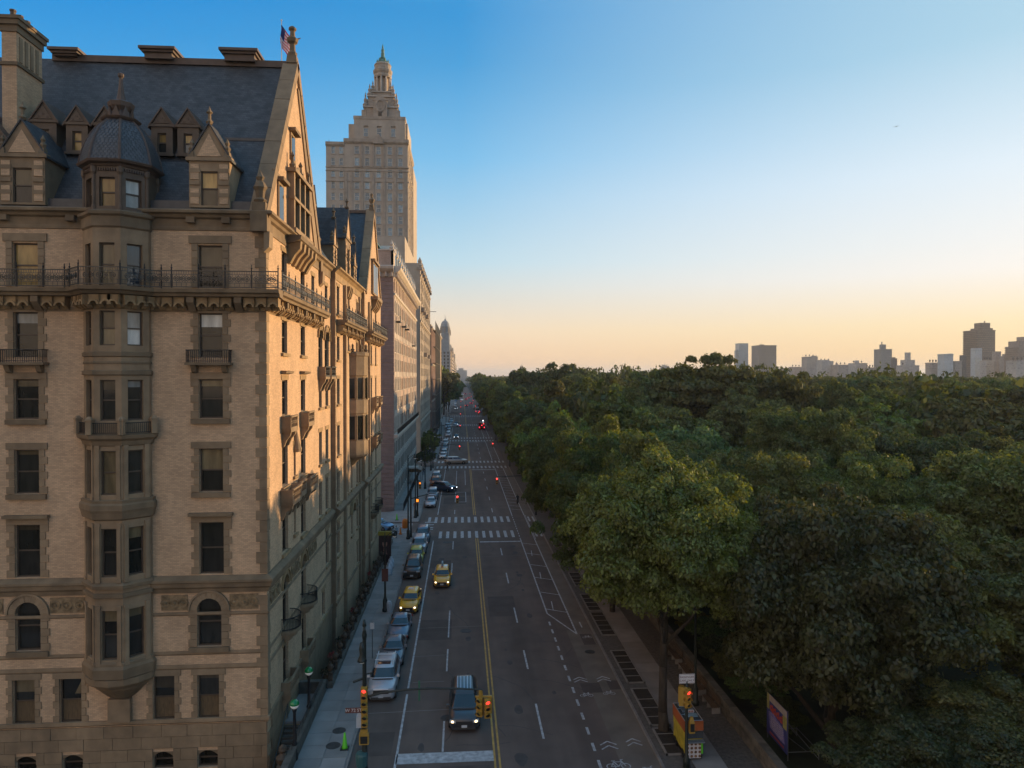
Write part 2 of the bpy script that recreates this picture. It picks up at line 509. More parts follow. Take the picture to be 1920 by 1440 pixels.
# corner quoins
z = 2.1; k = 0
while z < 31.0:
    h = .58 if k % 3 else .70
    a, b = (.62, .42) if k % 2 else (.40, .60)
    w_, d_ = round(a, 2), round(b, 2)
    me = shared(('quoin', w_, d_, h), lambda: MB().box(-w_, .04, -.04, d_, 0, h - .025).mesh('quoin_stone', M['brown']))
    if not (9.6 < z + h / 2 < 10.7 or 26.4 < z + h / 2 < 27.6):
        obj('quoin_stone', me, D, (0.012 * (k % 2), -0.012 * (k % 2), z))
    z += h; k += 1

# rusticated base courses
for j in range(6):
    zz = -2.2 + j * .70; u = -19.4 + (j % 2) * .7
    while u < -.02:
        e = min(u + 1.4 + .3 * rnd.random(), 0.0)
        cuts = [(a - w / 2, a + w / 2) for a, q, w, h in SB if q < zz + .7 and q + h > zz]
        segs = [(u, e)]
        for ca, cb in cuts:
            segs = [s for a, b in segs for s in ((a, min(b, ca)), (max(a, cb), b)) if s[1] - s[0] > .08]
        for a, b in segs:
            blk('base_stone', D, FS, a + .012, b - .012, -.02, .06 + .03 * rnd.random(), zz + .012, zz + .69, M['brown'])
        u = e
u = 0
for j in range(6):
    zz = -2.2 + j * .70; u = 0.06 + (j % 2) * .7
    while u < 20.6:
        e = min(u + 1.5, 20.7)
        blk('base_stone', D, FE, u + .012, e - .012, -.02, .075, zz + .012, zz + .69, M['brown'])
        u = e

def course(z0, z1, out, m, name='string_course', u0=-19.5, e1=20.75, prof=None):
    """a moulding that runs round the corner: mitred at the corner"""
    pr = prof or [(0, z0), (out, z0 + (z1 - z0) * .35), (out, z1), (0, z1)]
    mb = MB()
    A = [mb.pt(u0, -o, z) for o, z in pr]; B = [mb.pt(o, -o, z) for o, z in pr]; C_ = [mb.pt(o, e1, z) for o, z in pr]
    n = len(pr)
    for X, Y in ((A, B), (B, C_)):
        for i in range(n):
            j = (i + 1) % n; mb.idx((X[i], Y[i], Y[j], X[j]))
    return mb.build(name, m, D)
course(2.02, 2.35, .14, M['brown'])
course(5.2, 5.5, .07, M['brown'])
course(6.05, 6.3, .06, M['brown'])
course(8.38, 8.6, .09, M['brown'])
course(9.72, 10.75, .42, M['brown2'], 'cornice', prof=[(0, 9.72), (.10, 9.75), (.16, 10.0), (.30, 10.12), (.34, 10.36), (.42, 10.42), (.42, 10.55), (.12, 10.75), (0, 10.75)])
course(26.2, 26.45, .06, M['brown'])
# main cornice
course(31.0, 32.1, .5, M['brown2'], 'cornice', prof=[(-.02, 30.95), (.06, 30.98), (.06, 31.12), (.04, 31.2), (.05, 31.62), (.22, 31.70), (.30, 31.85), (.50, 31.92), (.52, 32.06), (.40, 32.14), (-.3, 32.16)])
for u in (-2.2, -4.2, -10.9, -14.6): blk('cornice_bracket', D, FS, u - .24, u + .24, .0, .34, 31.38, 31.72, M['brown2'])

# carved frieze under the second-floor cornice
for a, b in ((-16.6, -14.9), (-12.3, -10.35), (-6.05, -4.55), (-2.15, -.5)):
    fp = MB(FS).box(a, b, -.01, .05, 8.72, 9.62).build('frieze_panel', M['carved'], D)
    mb = MB(FS); n = 3
    for k in range(n):
        c = a + (b - a) * (k + .5) / n
        mb.ring((c, 9.17), .20, .28, .04, .10, 12)
        mb.box(c - .30, c + .30, .04, .075, 9.14, 9.20); mb.lathe([(.0, 9.08), (.09, 9.12), (.1, 9.2), (0, 9.27)], c, .06, 6)
    mb.build('carving', M['carved'], fp)
for a, b in ((.5, 2.9), (5.9, 8.3), (11.3, 14.2)):
    fp = MB(FE).box(a, b, -.01, .05, 8.72, 9.62).build('frieze_panel', M['carved'], D)
    mb = MB(FE)
    for k in range(3): mb.ring((a + (b - a) * (k + .5) / 3, 9.17), .24, .33, .04, .10, 12)
    mb.build('carving', M['carved'], fp)

# --- seventh-floor balcony: slab, corbel arcade, iron railing
def shell_corbel(w=.62):
    def f():
        mb = MB(Frame())
        mb.box(-w / 2, w / 2, 0, .12, -.72, 0)
        mb.ring((0, -.55), .19, .30, .1, .58, 8, 0, math.pi)
        mb.box(-w / 2, -.30, .1, .58, -.55, 0); mb.box(.30, w / 2, .1, .58, -.55, 0)
        mb.prism([(-.30, -.55), (-.30, 0), (.30, 0), (.30, -.55)] + [(.30 * math.cos(math.pi * k / 8), -.55 + .30 * math.sin(math.pi * k / 8)) for k in range(9)], .1, .5)
        for k in range(-2, 3): mb.tube((0, .12, -.55), (.16 * math.sin(k * .6), .30, -.55 + .18 * math.cos(k * .6)), .02, .05, 5)
        mb.prism_u([(0.1, -.72), (.25, -.70), (.45, -.55), (.45, -.52), (.1, -.52)], -.34, -.18); mb.prism_u([(0.1, -.72), (.25, -.70), (.45, -.55), (.45, -.52), (.1, -.52)], .18, .34)
        return mb.mesh('balcony_corbel', M['brown_l'])
    return shared(('corbel', w), f)
def rail_panel(w, light=False):
    m = M['rail_iron']
    def f():
        mb = MB(Frame())
        for z_, r in ((.06, .022), (.30, .012), (.78, .014), (.98, .028)): mb.box(-w / 2, w / 2, -r, r, z_ - r, z_ + r)
        n = int(w / .13)
        for k in range(n + 1):
            x = -w / 2 + w * k / n; mb.box(x - .008, x + .008, -.008, .008, .78, .98)
            if k % 2 == 0: mb.box(x - .009, x + .009, -.008, .008, .06, .30)
        for sx in (-1, 0, 1):
            c = sx * w * .32
            mb.ring((c, .54), .13, .165, -.02, .02, 10); mb.ring((c, .54), .03, .075, -.03, .03, 8)
            for k in range(6):
                a = k * math.pi / 3; mb.tube((c + .07 * math.cos(a), 0, .54 + .07 * math.sin(a)), (c + .15 * math.cos(a), 0, .54 + .15 * math.sin(a)), .018, .012, 4)
            mb.box(c - .01, c + .01, -.01, .01, .30, .41); mb.box(c - .01, c + .01, -.01, .01, .67, .78)
        for sx in (-1, 1):
            c = sx * w * .16
            mb.tube((c - .11, 0, .34), (c + .11, 0, .74), .016, .016, 4); mb.tube((c + .11, 0, .34), (c - .11, 0, .74), .016, .016, 4)
            mb.ring((c, .54), .05, .09, -.02, .02, 8)
            mb.box(sx * w * .46 - .012, sx * w * .46 + .012, -.012, .012, .1, .78)
        return mb.mesh('railing_panel', m)
    return shared(('rail', w), f)
def rail_post():
    return shared('railpost', lambda: MB(Frame()).box(-.03, .03, -.03, .03, 0, 1.1).lathe([(.02, 1.08), (.06, 1.16), (.02, 1.22), (.035, 1.30), (0, 1.40)], 0, 0, 6).mesh('railing_post', M['iron']))

def rail_run(parent, fr, u0, u1, o, z, n):
    w = round((u1 - u0) / n, 3)
    for k in range(n):
        put('railing_panel', rail_panel(w), parent, fr, u0 + w * (k + .5), o, z)
    for k in range(n + 1):
        put('railing_post', rail_post(), parent, fr, u0 + w * k, o, z)

def balcony7(fr, u0, u1, n, end0=False, end1=True):
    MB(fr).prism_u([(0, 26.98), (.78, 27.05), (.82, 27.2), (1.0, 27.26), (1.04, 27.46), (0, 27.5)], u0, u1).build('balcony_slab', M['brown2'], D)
    rail_run(D, fr, u0 + .05, u1 - .05, .94, 27.5, n)
    u = u0 + .42; k = 0
    while u < u1 - .2:
        if k % 4 == 3:
            MB(fr).prism_u([(0, 26.2), (.2, 26.22), (.5, 26.5), (.72, 26.7), (.72, 27.02), (0, 27.0)], u - .2, u + .2).build('balcony_bracket', M['brown2'], D)
            u += .62
        else:
            put('balcony_corbel', shell_corbel(), D, fr, u, .02, 27.02); u += .68
        k += 1
balcony7(FS, -17.8, -10.55, 5)
balcony7(FS, -6.55, 1.0, 5)
balcony7(FE, 0.0, 15.2, 9)

# --- the octagonal bay and its turret
BX, BO, AP = -8.36, -.45, 1.82
TZ = -.62
SF = AP * math.tan(R(22.5))
def facet(phi, A=AP):
    c = FS(BX, BO, 0)
    fr = Frame(0, 0, phi)
    return Frame(c[0] + A * fr.s, c[1] - A * fr.c, phi)
def octa(prof, name, m, parent=D, seg=8):
    mb = MB()
    c = FS(BX, BO, 0)
    k = 1 / math.cos(R(22.5)) if seg == 8 else 1.04
    mb.lathe([(r * k, z) for r, z in prof], c[0], c[1], seg, R(22.5))
    return mb.build(name, m, parent)
BW = [(27.55, 2.42), (24.2, 1.95), (19.95, 2.3), (15.75, 2.5), (11.1, 2.75), (6.4, 2.8)]
for phi in (R(-90), R(-45), 0, R(45), R(90)):
    fr = facet(phi)
    wn_ = .42 if abs(phi) < R(80) else 0
    op = [(-wn_, wn_, z, z + h) for z, h in BW] if wn_ else []
    wall(fr, -SF, SF, 5.0, 31.2, op).build('bay_wall', M['brown'], D)
    for i, (z, h) in enumerate(BW):
        if not wn_: continue
        up, lo = 'glass', None
        if i == 0: up = 'blueglass' if phi > 0 else 'glass_c'
        if i == 1: up = 'glass_w' if phi > 0 else 'glass_c'
        if i in (3,) and phi == 0: up = 'glass_c'
        window(D, fr, 0, z, .84, h, up, lo, blind=True)
        if i in (3, 4, 5):
            for sx in (-1, 1): put('pilaster', shared(('pil', h), lambda: MB(Frame()).box(-.10, .10, 0, .07, -.1, h + .1).box(-.13, .13, 0, .1, h + .1, h + .3).box(-.13, .13, 0, .1, -.3, -.1).mesh('pilaster', M['brown'])), D, fr, sx * .57, .0, z)
for prof in ([(1.95, 30.8), (2.05, 30.9), (2.05, 31.45), (2.2, 31.55), (2.22, 31.7), (1.9, 31.85)],
             [(1.95, 26.3), (2.05, 26.35), (2.1, 26.6), (1.95, 26.6)],
             [(1.95, 23.55), (2.04, 23.6), (2.04, 23.8), (1.95, 23.85)], [(1.95, 22.5), (2.06, 22.55), (2.06, 22.75), (1.95, 22.8)], [(1.95, 23.15), (2.0, 23.17), (2.0, 23.27), (1.95, 23.3)],
             [(1.95, 18.5), (2.05, 18.55), (2.12, 18.8), (2.32, 18.95), (2.36, 19.15), (1.95, 19.2)],
             [(1.95, 14.3), (2.1, 14.4), (2.18, 14.75), (2.24, 14.9), (2.24, 15.2), (2.14, 15.3), (2.16, 15.45), (1.95, 15.5)],
             [(1.95, 10.4), (2.12, 10.45), (2.16, 10.65), (1.95, 10.8)], [(1.95, 9.9), (2.08, 9.95), (2.08, 10.15), (1.95, 10.2)],
             [(1.95, 5.3), (2.12, 5.35), (2.16, 5.9), (2.05, 6.05), (2.05, 6.2), (1.95, 6.3)]):
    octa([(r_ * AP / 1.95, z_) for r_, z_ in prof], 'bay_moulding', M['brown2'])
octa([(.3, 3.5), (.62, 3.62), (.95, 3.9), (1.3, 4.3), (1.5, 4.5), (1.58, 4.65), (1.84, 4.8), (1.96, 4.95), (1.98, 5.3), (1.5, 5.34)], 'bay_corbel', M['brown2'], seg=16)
MB(FS).box(BX - .62, BX + .62, -.02, .34, 2.35, 3.7).build('bay_pier', M['brown'], D)
# balcony round the bay at the seventh floor
octa([(1.9, 26.95), (2.42, 27.05), (2.56, 27.2), (2.72, 27.26), (2.76, 27.46), (1.8, 27.5)], 'balcony_slab', M['brown2'])
for phi in (R(-45), 0, R(45)):
    fr = facet(phi, 2.67)
    s = round(2.67 * math.tan(R(22.5)), 3)
    put('railing_panel', rail_panel(round(2 * s, 3)), D, fr, 0, 0, 27.5)
    for e in ((-s,) if phi < 0 else (-s, s)): put('railing_post', rail_post(), D, fr, e, 0, 27.5)
    f2 = facet(phi)
    for k in (-.5, .18, .6):
        put('balcony_corbel', shell_corbel(), D, f2, k * .95, .02, 27.0)
# little balcony of the fifth floor round the bay
for phi in (R(-45), 0, R(45)):
    fr = facet(phi, 2.10); s = 2.10 * math.tan(R(22.5))
    mb = MB(fr)
    mb.box(-s, s, -.02, .02, 19.80, 19.85); mb.box(-s, s, -.015, .015, 19.25, 19.29)
    k = -s + .12
    while k < s: mb.box(k - .012, k + .012, -.01, .01, 19.27, 19.82); k += .11
    mb.build('iron_railing', M['iron'], D)
    for e in ((-s,) if phi < 0 else (-s, s)): put('stone_pier', shared('pier5', lambda: MB(Frame()).box(-.15, .15, -.15, .15, 0, .78).box(-.19, .19, -.19, .19, .78, .88).box(-.16, .16, -.16, .16, .88, 1.02, .1).mesh('stone_pier', M['brown'])), D, fr, e, 0, 19.18)
# turret
for phi in [R(45 * k) for k in range(8)]:
    fr = facet(phi, 1.74)
    s = 1.74 * math.tan(R(22.5))
    vis = phi in (0.0, R(45), R(315))
    wall(fr, -s, s, 31.7, 35.0 + TZ, [(-.43, .43, 32.0, 33.66)] if vis else []).build('turret_wall', M['rust'], D)
    if vis:
        c = 'glass_y' if phi == 0 else ('glass_w' if phi == R(45) else 'glass_c')
        window(D, fr, 0, 32.0, .86, 1.66, c, c)
        mb = MB(fr); x = -s + .1
        while x < s - .05: mb.box(x, x + .06, 0, .1, 34.62 + TZ, 34.78 + TZ); x += .13
        mb.build('dentil_row', M['copper'], D)
    c = fr(s, 0, 0)
    MB().lathe([(.13, 31.7), (.13, 32.0), (.10, 32.1), (.10, 34.4 + TZ), (.17, 34.55 + TZ), (.17, 34.85 + TZ)], c[0], c[1], 8).build('colonnette', M['rust'], D)
octa([(r_ * .90, z_ + TZ) for r_, z_ in ((1.9, 34.85), (2.0, 34.9), (2.05, 35.0), (2.30, 35.08), (2.36, 35.2), (2.2, 35.28), (1.5, 35.3))], 'turret_cornice', M['copper'])
dome = [(r_ * .89, z_ + TZ) for r_, z_ in ((2.22, 35.25), (2.14, 35.6), (2.02, 36.1), (1.83, 36.6), (1.56, 37.1), (1.22, 37.55), (.86, 37.9))]
octa(dome, 'turret_roof', M['slate2'])
def dome_r(z):
    for (r0, z0), (r1, z1) in zip(dome, dome[1:]):
        if z0 <= z <= z1: return r0 + (r1 - r0) * (z - z0) / (z1 - z0)
    return dome[-1][0]
mb = MB()
for k in range(8):
    fr0 = Frame(0, 0, R(45 * k)); c = FS(BX, BO, 0)
    rows = 17
    for j in range(rows):
        za = 35.27 + TZ + j * (37.86 - 35.27) / rows; zb = za + .24
        ra, rb = dome_r(za) + .035, dome_r(min(zb, 37.88 + TZ)) + .006
        s = ra * math.tan(R(22.5)); n = max(3, int(2 * s / .21)); w = 2 * s / n
        for i in range(n + (j % 2)):
            a = -s + (i - .5 * (j % 2)) * w; a0, a1 = max(-s, a + .008), min(s, a + w - .008)
            if a1 - a0 < .05: continue
            f = Frame(c[0], c[1], R(45 * k)); sc = rb / ra
            P = lambda u, r, z: f(u, r, z)
            mm = (a0 + a1) / 2; q = (a1 - a0) * .28
            ids = [mb.pt(*P(*p)) for p in ((a0, ra - .005, za + .05), (mm - q, ra, za), (mm + q, ra, za), (a1, ra - .005, za + .05), (a1 * sc, rb, min(zb, 37.88 + TZ)), (a0 * sc, rb, min(zb, 37.88 + TZ)))]
            mb.idx(ids)
tag(mb.build('shingles', M['slate2'], D), kind='stuff')
for k in range(8):
    mb = MB(); c = FS(BX, BO, 0); a = R(45 * k + 22.5); q = 1 / math.cos(R(22.5))
    P = [(c[0] + (r * q + .02) * math.cos(a), c[1] + (r * q + .02) * math.sin(a), z) for r, z in dome]
    mb.path(P, .075, 5); mb.build('roof_rib', M['copper'], D)
octa([(r_, z_ + TZ) for r_, z_ in ((.82, 37.85), (.94, 37.92), (1.0, 38.02), (.62, 38.1), (.5, 38.5), (.62, 38.75), (.66, 39.0), (.4, 39.12), (.24, 39.2), (.16, 39.6), (.11, 40.1), (.09, 40.5), (.15, 40.6), (.15, 40.75), (0, 40.85))], 'turret_cap', M['copper'])
for k in range(8):
    c = FS(BX, BO, 0); f = Frame(c[0], c[1], R(45 * k))
    mb = MB(f); mb.prism([(-.26, 38.05 + TZ), (.26, 38.05 + TZ), (0, 38.75 + TZ)], .58, .66); mb.build('cap_gablet', M['copper'], D)

# --- the long roof and the avenue gable
RY, RZ = 8.0, 44.1
mb = MB(); mb.face(((-30, .25, 32.1), (-.35, .25, 32.1), (-.35, RY, RZ), (-30, RY, RZ))); mb.build('roof', M['slate'], D)
mb = MB(); mb.face(((-30, 16.0, 32.1), (-.35, 16.0, 32.1), (-.35, RY, RZ), (-30, RY, RZ))); mb.build('roof', M['slate'], D)
MB().box(-16.2, -.5, RY - .28, RY + .28, RZ - .22, RZ + .22).build('ridge_cap', M['copper'], D)
sl = (RY - .25) / (RZ - 32.1)
def slope_pt(z, up=.0): return .25 + (z - 32.1) * sl - up
mb = MB(); yy = slope_pt(37.55)
mb.box(-15.5, -.6, yy - .10, yy + .3, 37.45, 37.62).build('roof_flashing', M['lead'], D)
mb = MB(); mb.box(-19, -.8, -.15, .55, 32.1, 32.22).box(-19, -.8, .2, .7, 32.2, 32.75).build('gutter', M['lead'], D)
gab = MB(FE); gab.prism([(-.02, 32.1), (15.85, 32.1), (RY, RZ + .1)], -.5, -.002); gab.build('gable_wall', M['buff'], D)
def rake(fr, ya, za, yb, zb, n, o0, o1, name='coping_stone'):
    dy, dz = (yb - ya) / n, (zb - za) / n
    L_ = math.hypot(dy, dz); ny, nz = -dz / L_, dy / L_
    if nz < 0: ny, nz = -ny, -nz
    for k in range(n):
        a, b, c, d = ya + dy * k + dy * .008, za + dz * k + dz * .008, ya + dy * (k + 1) - dy * .008, za + dz * (k + 1) - dz * .008
        t = .16 + .01 * (k % 2)
        MB(fr).prism([(a - ny * .42, b - nz * .42), (a + ny * t, b + nz * t), (c + ny * t, d + nz * t), (c - ny * .42, d - nz * .42)], o0, o1).build(name, M['brown'], D)
rake(FE, -.25, 31.9, RY, RZ + .2, 7, -.85, .16)
rake(FE, 16.1, 31.9, RY, RZ + .2, 7, -.85, .16)
MB(FE).prism([(13.9, 32.0), (15.3, 32.0), (8.5, 42.6), (8.1, 42.6)], 0, .10).build('gable_moulding', M['brown'], D)
# apex finial
MB(FE).box(RY - .36, RY + .36, -.62, .12, RZ + .1, RZ + .65, .06).lathe([(.28, RZ + .6), (.34, RZ + .85), (.22, RZ + 1.0), (.18, RZ + 1.5), (.36, RZ + 1.62), (.42, RZ + 1.85), (.2, RZ + 2.0), (.16, RZ + 2.4), (.27, RZ + 2.5), (.27, RZ + 2.62), (.1, RZ + 2.75)], RY, -.25, 8).tube((RY, -.25, RZ + 1.75), (RY + .45, -.25, RZ + 1.95), .1, .03).tube((RY, -.25, RZ + 1.75), (RY - .45, -.25, RZ + 1.95), .1, .03).tube((RY, -.25, RZ + 1.75), (RY, .3, RZ + 1.95), .1, .03).build('gable_finial', M['brown2'], D)
# corner pinnacle at the foot of the gable
for y in (-.1, 15.9):
    MB(FE).box(y - .42, y + .42, -.75, .22, 30.9, 32.0).box(y - .36, y + .36, -.65, .12, 32.0, 32.6).lathe([(.30, 32.6), (.4, 32.75), (.24, 32.9), (.3, 33.3), (.42, 33.5), (.3, 33.75), (.16, 33.9), (.26, 34.1), (.12, 34.3), (0, 34.55)], y, -.26, 8).build('corner_pinnacle', M['brown2'], D)
    for o_ in (.14,): MB(FE).prism_u([(.0, 29.7), (.3, 30.0), (.34, 30.9), (0, 30.9)], y - .3, y + .5).build('corbel_stone', M['brown'], D)

# --- avenue front of the south pavilion
EW = [(4.4, 28.0, 1.35, 2.5), (9.75, 28.0, 1.35, 2.5), (13.3, 27.9, 1.1, 2.3), (4.4, 23.95, 1.42, 2.1), (9.75, 23.95, 1.42, 2.1), (4.4, 19.9, 1.45, 2.3), (9.75, 19.9, 1.45, 2.3),
      (4.4, 15.3, 1.5, 2.9), (9.75, 15.3, 1.5, 2.9), (4.4, 11.0, 1.5, 2.9), (9.75, 11.0, 1.5, 2.9), (7.1, 11.6, .6, 2.0), (7.1, 15.6, .6, 2.1),
      (4.4, 2.4, 1.4, 2.6), (9.75, 2.4, 1.4, 2.6), (16.1, 19.9, 1.2, 2.3), (18.9, 19.9, 1.3, 2.3), (16.1, 15.3, 1.2, 2.6), (18.9, 15.3, 1.3, 2.6), (16.1, 11.0, 1.2, 2.8), (18.9, 11.0, 1.3, 2.8),
      (18.9, 6.3, 1.3, 3.0), (17.2, 2.4, 1.2, 2.2), (18.7, 27.7, 1.2, 2.4)]
EA = [(16.2, 23.1, 1.7, 3.3), (18.9, 23.1, 1.9, 3.3), (4.4, 6.2, 1.5, 3.3), (9.75, 6.2, 1.5, 3.3)]
ops = [(u - w / 2, u + w / 2, z, z + h) for u, z, w, h in EW + EA]
wall(FE, 0, 20.75, -3.0, TOP + 1.0, ops, .38).build('wall', M['buff'], D)
for u, z, w, h in EW:
    window(D, FE, u, z, w, h, 'glass')
    blk('window_sill', D, FE, u - w / 2 - .22, u + w / 2 + .22, -.1, .16, z - .22, z - .01, M['brown_l'])
    blk('lintel', D, FE, u - w / 2 - .22, u + w / 2 + .22, -.02, .04, z + h, z + h + .32, M['brown_l'])
    if 19 < z < 21 and u < 12:
        MB(FE).prism_u([(0, z + h + .36), (.34, z + h + .44), (.38, z + h + .58), (0, z + h + .62)], u - w / 2 - .3, u + w / 2 + .3).build('hood_stone', M['brown2'], D)
for u, z, w, h in EA:
    window(D, FE, u, z, w, h, 'glass')
    zc = arch_surround(D, FE, u, z, w, h, M['brown_l'], .28, .08)
def balcony(fr, u, z, w, d=.75, curved=False, m='brown', rail='stone'):
    root = MB(fr)
    if curved:
        pts = [(-w / 2, 0)] + [(w / 2 * math.cos(math.pi - math.pi * k / 10), d * math.sin(math.pi * k / 10)) for k in range(1, 10)] + [(w / 2, 0)]
        root.prism_z([(u + a, b) for a, b in pts], z, z + .22)
        root.prism_z([(u + a * .8, b * .75) for a, b in pts], z - .3, z); root.prism_z([(u + a * .5, b * .45) for a, b in pts], z - .6, z - .3)
        o = root.build('balcony', M[m], D)
        mb = MB(fr)
        P = [(u + a * .95, b * .95) for a, b in pts]
        for zz in (.3, 1.0): mb.path([(a, b, z + zz) for a, b in P], .035, 4)
        for (a, b), (c, e) in zip(P, P[1:]):
            for k in range(3): x, y = a + (c - a) * k / 3, b + (e - b) * k / 3; mb.tube((x, y, z + .22), (x, y, z + 1.0), .018, .018, 4)
        mb.build('iron_railing', M['iron'], o)
        return
    root.box(u - w / 2, u + w / 2, 0, d, z, z + .2)
    for sx in (-1, 1):
        c = u + sx * (w / 2 - .28)
        root.prism_u([(0, z - 1.0), (.12, z - .95), (.3, z - .5), (d - .1, z - .22), (d - .05, z), (0, z)], c - .13, c + .13)
    o = root.build('balcony', M[m], D)
    for sx in (-1, 1):
        blk('side_panel', o, fr, u + sx * w / 2 - .06, u + sx * w / 2 + .06, .02, d, z + .2, z + 1.0, M[m])
    mb = MB(fr)
    mb.box(u - w / 2 - .02, u + w / 2 + .02, d - .1, d + .04, z + .95, z + 1.06); mb.box(u - w / 2, u + w / 2, d - .08, d, z + .2, z + .32)
    n = max(3, int(w / .28))
    for k in range(n):
        c = u - w / 2 + w * (k + .5) / n; mb.ring((c, z + .63), .07, .12, d - .07, d - .01, 8); mb.box(c - .02, c + .02, d - .06, d - .02, z + .75, z + .95); mb.box(c - .02, c + .02, d - .06, d - .02, z + .3, z + .51)
    mb.build('balustrade', M[m] if rail == 'stone' else M['iron'], o)
balcony(FE, 4.4, 18.85, 1.9, .62); balcony(FE, 9.75, 18.85, 1.9, .62)
balcony(FE, 4.4, 14.2, 2.5, .8); balcony(FE, 7.1, 14.2, 1.9, .6); balcony(FE, 9.75, 14.2, 2.5, .8)
balcony(FE, 4.4, 5.9, 2.4, 1.0, True); balcony(FE, 9.75, 5.9, 2.4, 1.0, True)
balcony(FE, 16.2, 22.2, 1.9, .6, rail='iron'); balcony(FE, 18.9, 22.2, 2.0, .6, rail='iron')
balcony(FE, 4.4, 1.9, 2.4, .6); balcony(FE, 9.75, 1.9, 2.4, .6)
for sx in (-1, 1):   # niche between the bays
    pass
MB(FE).lathe([(.05, 17.2), (.34, 17.25), (.36, 17.45), (.2, 18.0), (.08, 18.6), (0, 18.9)], 7.1, .12, 10).build('niche_canopy', M['brown'], D)
# gable windows: mullioned triple light on a corbelled balcony, attic light with hood
gw = MB(FE); gw.box(5.3, 10.4, 0, .22, 32.3, 36.0)
for i in range(4): gw.box(5.3 + i * 1.6, 5.6 + i * 1.6, .2, .45, 32.3, 36.4)
gw.box(5.2, 10.5, .2, .5, 34.2, 34.4); gw.box(5.1, 10.6, .0, .6, 36.0, 36.25); gw.box(5.1, 10.6, 0, .62, 32.0, 32.3)
gw = gw.build('gable_window', M['brown'], D)
for i in range(3):
    for z0, z1 in ((32.4, 34.15), (34.5, 35.9)):
        MB(FE).box(5.68 + i * 1.6, 6.82 + i * 1.6, .22, .25, z0, z1).build('pane', M['glass'], gw)
for u in (5.45, 7.85, 10.25): MB(FE).lathe([(.16, 36.25), (.22, 36.5), (.12, 36.6), (.1, 37.0), (.16, 37.1), (0, 37.4)], u, .3, 6).build('small_finial', M['brown2'], D)
MB(FE).prism([(5.6, 36.25), (10.1, 36.25), (7.85, 37.0)], 0, .3).build('pediment', M['brown'], D)
MB(FE).prism_u([(0, 31.2), (.5, 31.3), (.95, 31.5), (1.0, 31.75), (0, 31.8)], 4.9, 10.8).build('balcony_slab', M['brown2'], D)
for u in (5.4, 6.6, 7.8, 9.0, 10.2):
    MB(FE).prism_u([(0, 29.9), (.2, 29.95), (.5, 30.5), (.85, 30.9), (.9, 31.4), (0, 31.4)], u - .24, u + .24).build('balcony_bracket', M['brown_l'], D)
for u, z, w, h in ((3.35, 32.3, 1.0, 2.2), (6.6, 37.2, .9, 1.5)):
    f = MB(FE).box(u - w / 2 - .18, u + w / 2 + .18, 0, .10, z - .18, z + h + .18).build('window', M['brown'], D)
    MB(FE).box(u - w / 2, u + w / 2, .02, .115, z, z + h).build('pane', M['glass'], f)
    blk('hood_stone', D, FE, u - w / 2 - .35, u + w / 2 + .35, 0, .45, z + h + .2, z + h + .42, M['brown2'])
MB(FE).box(1.6, 14.2, 0, .08, 35.0, 35.16).build('string_course', M['brown'], D)

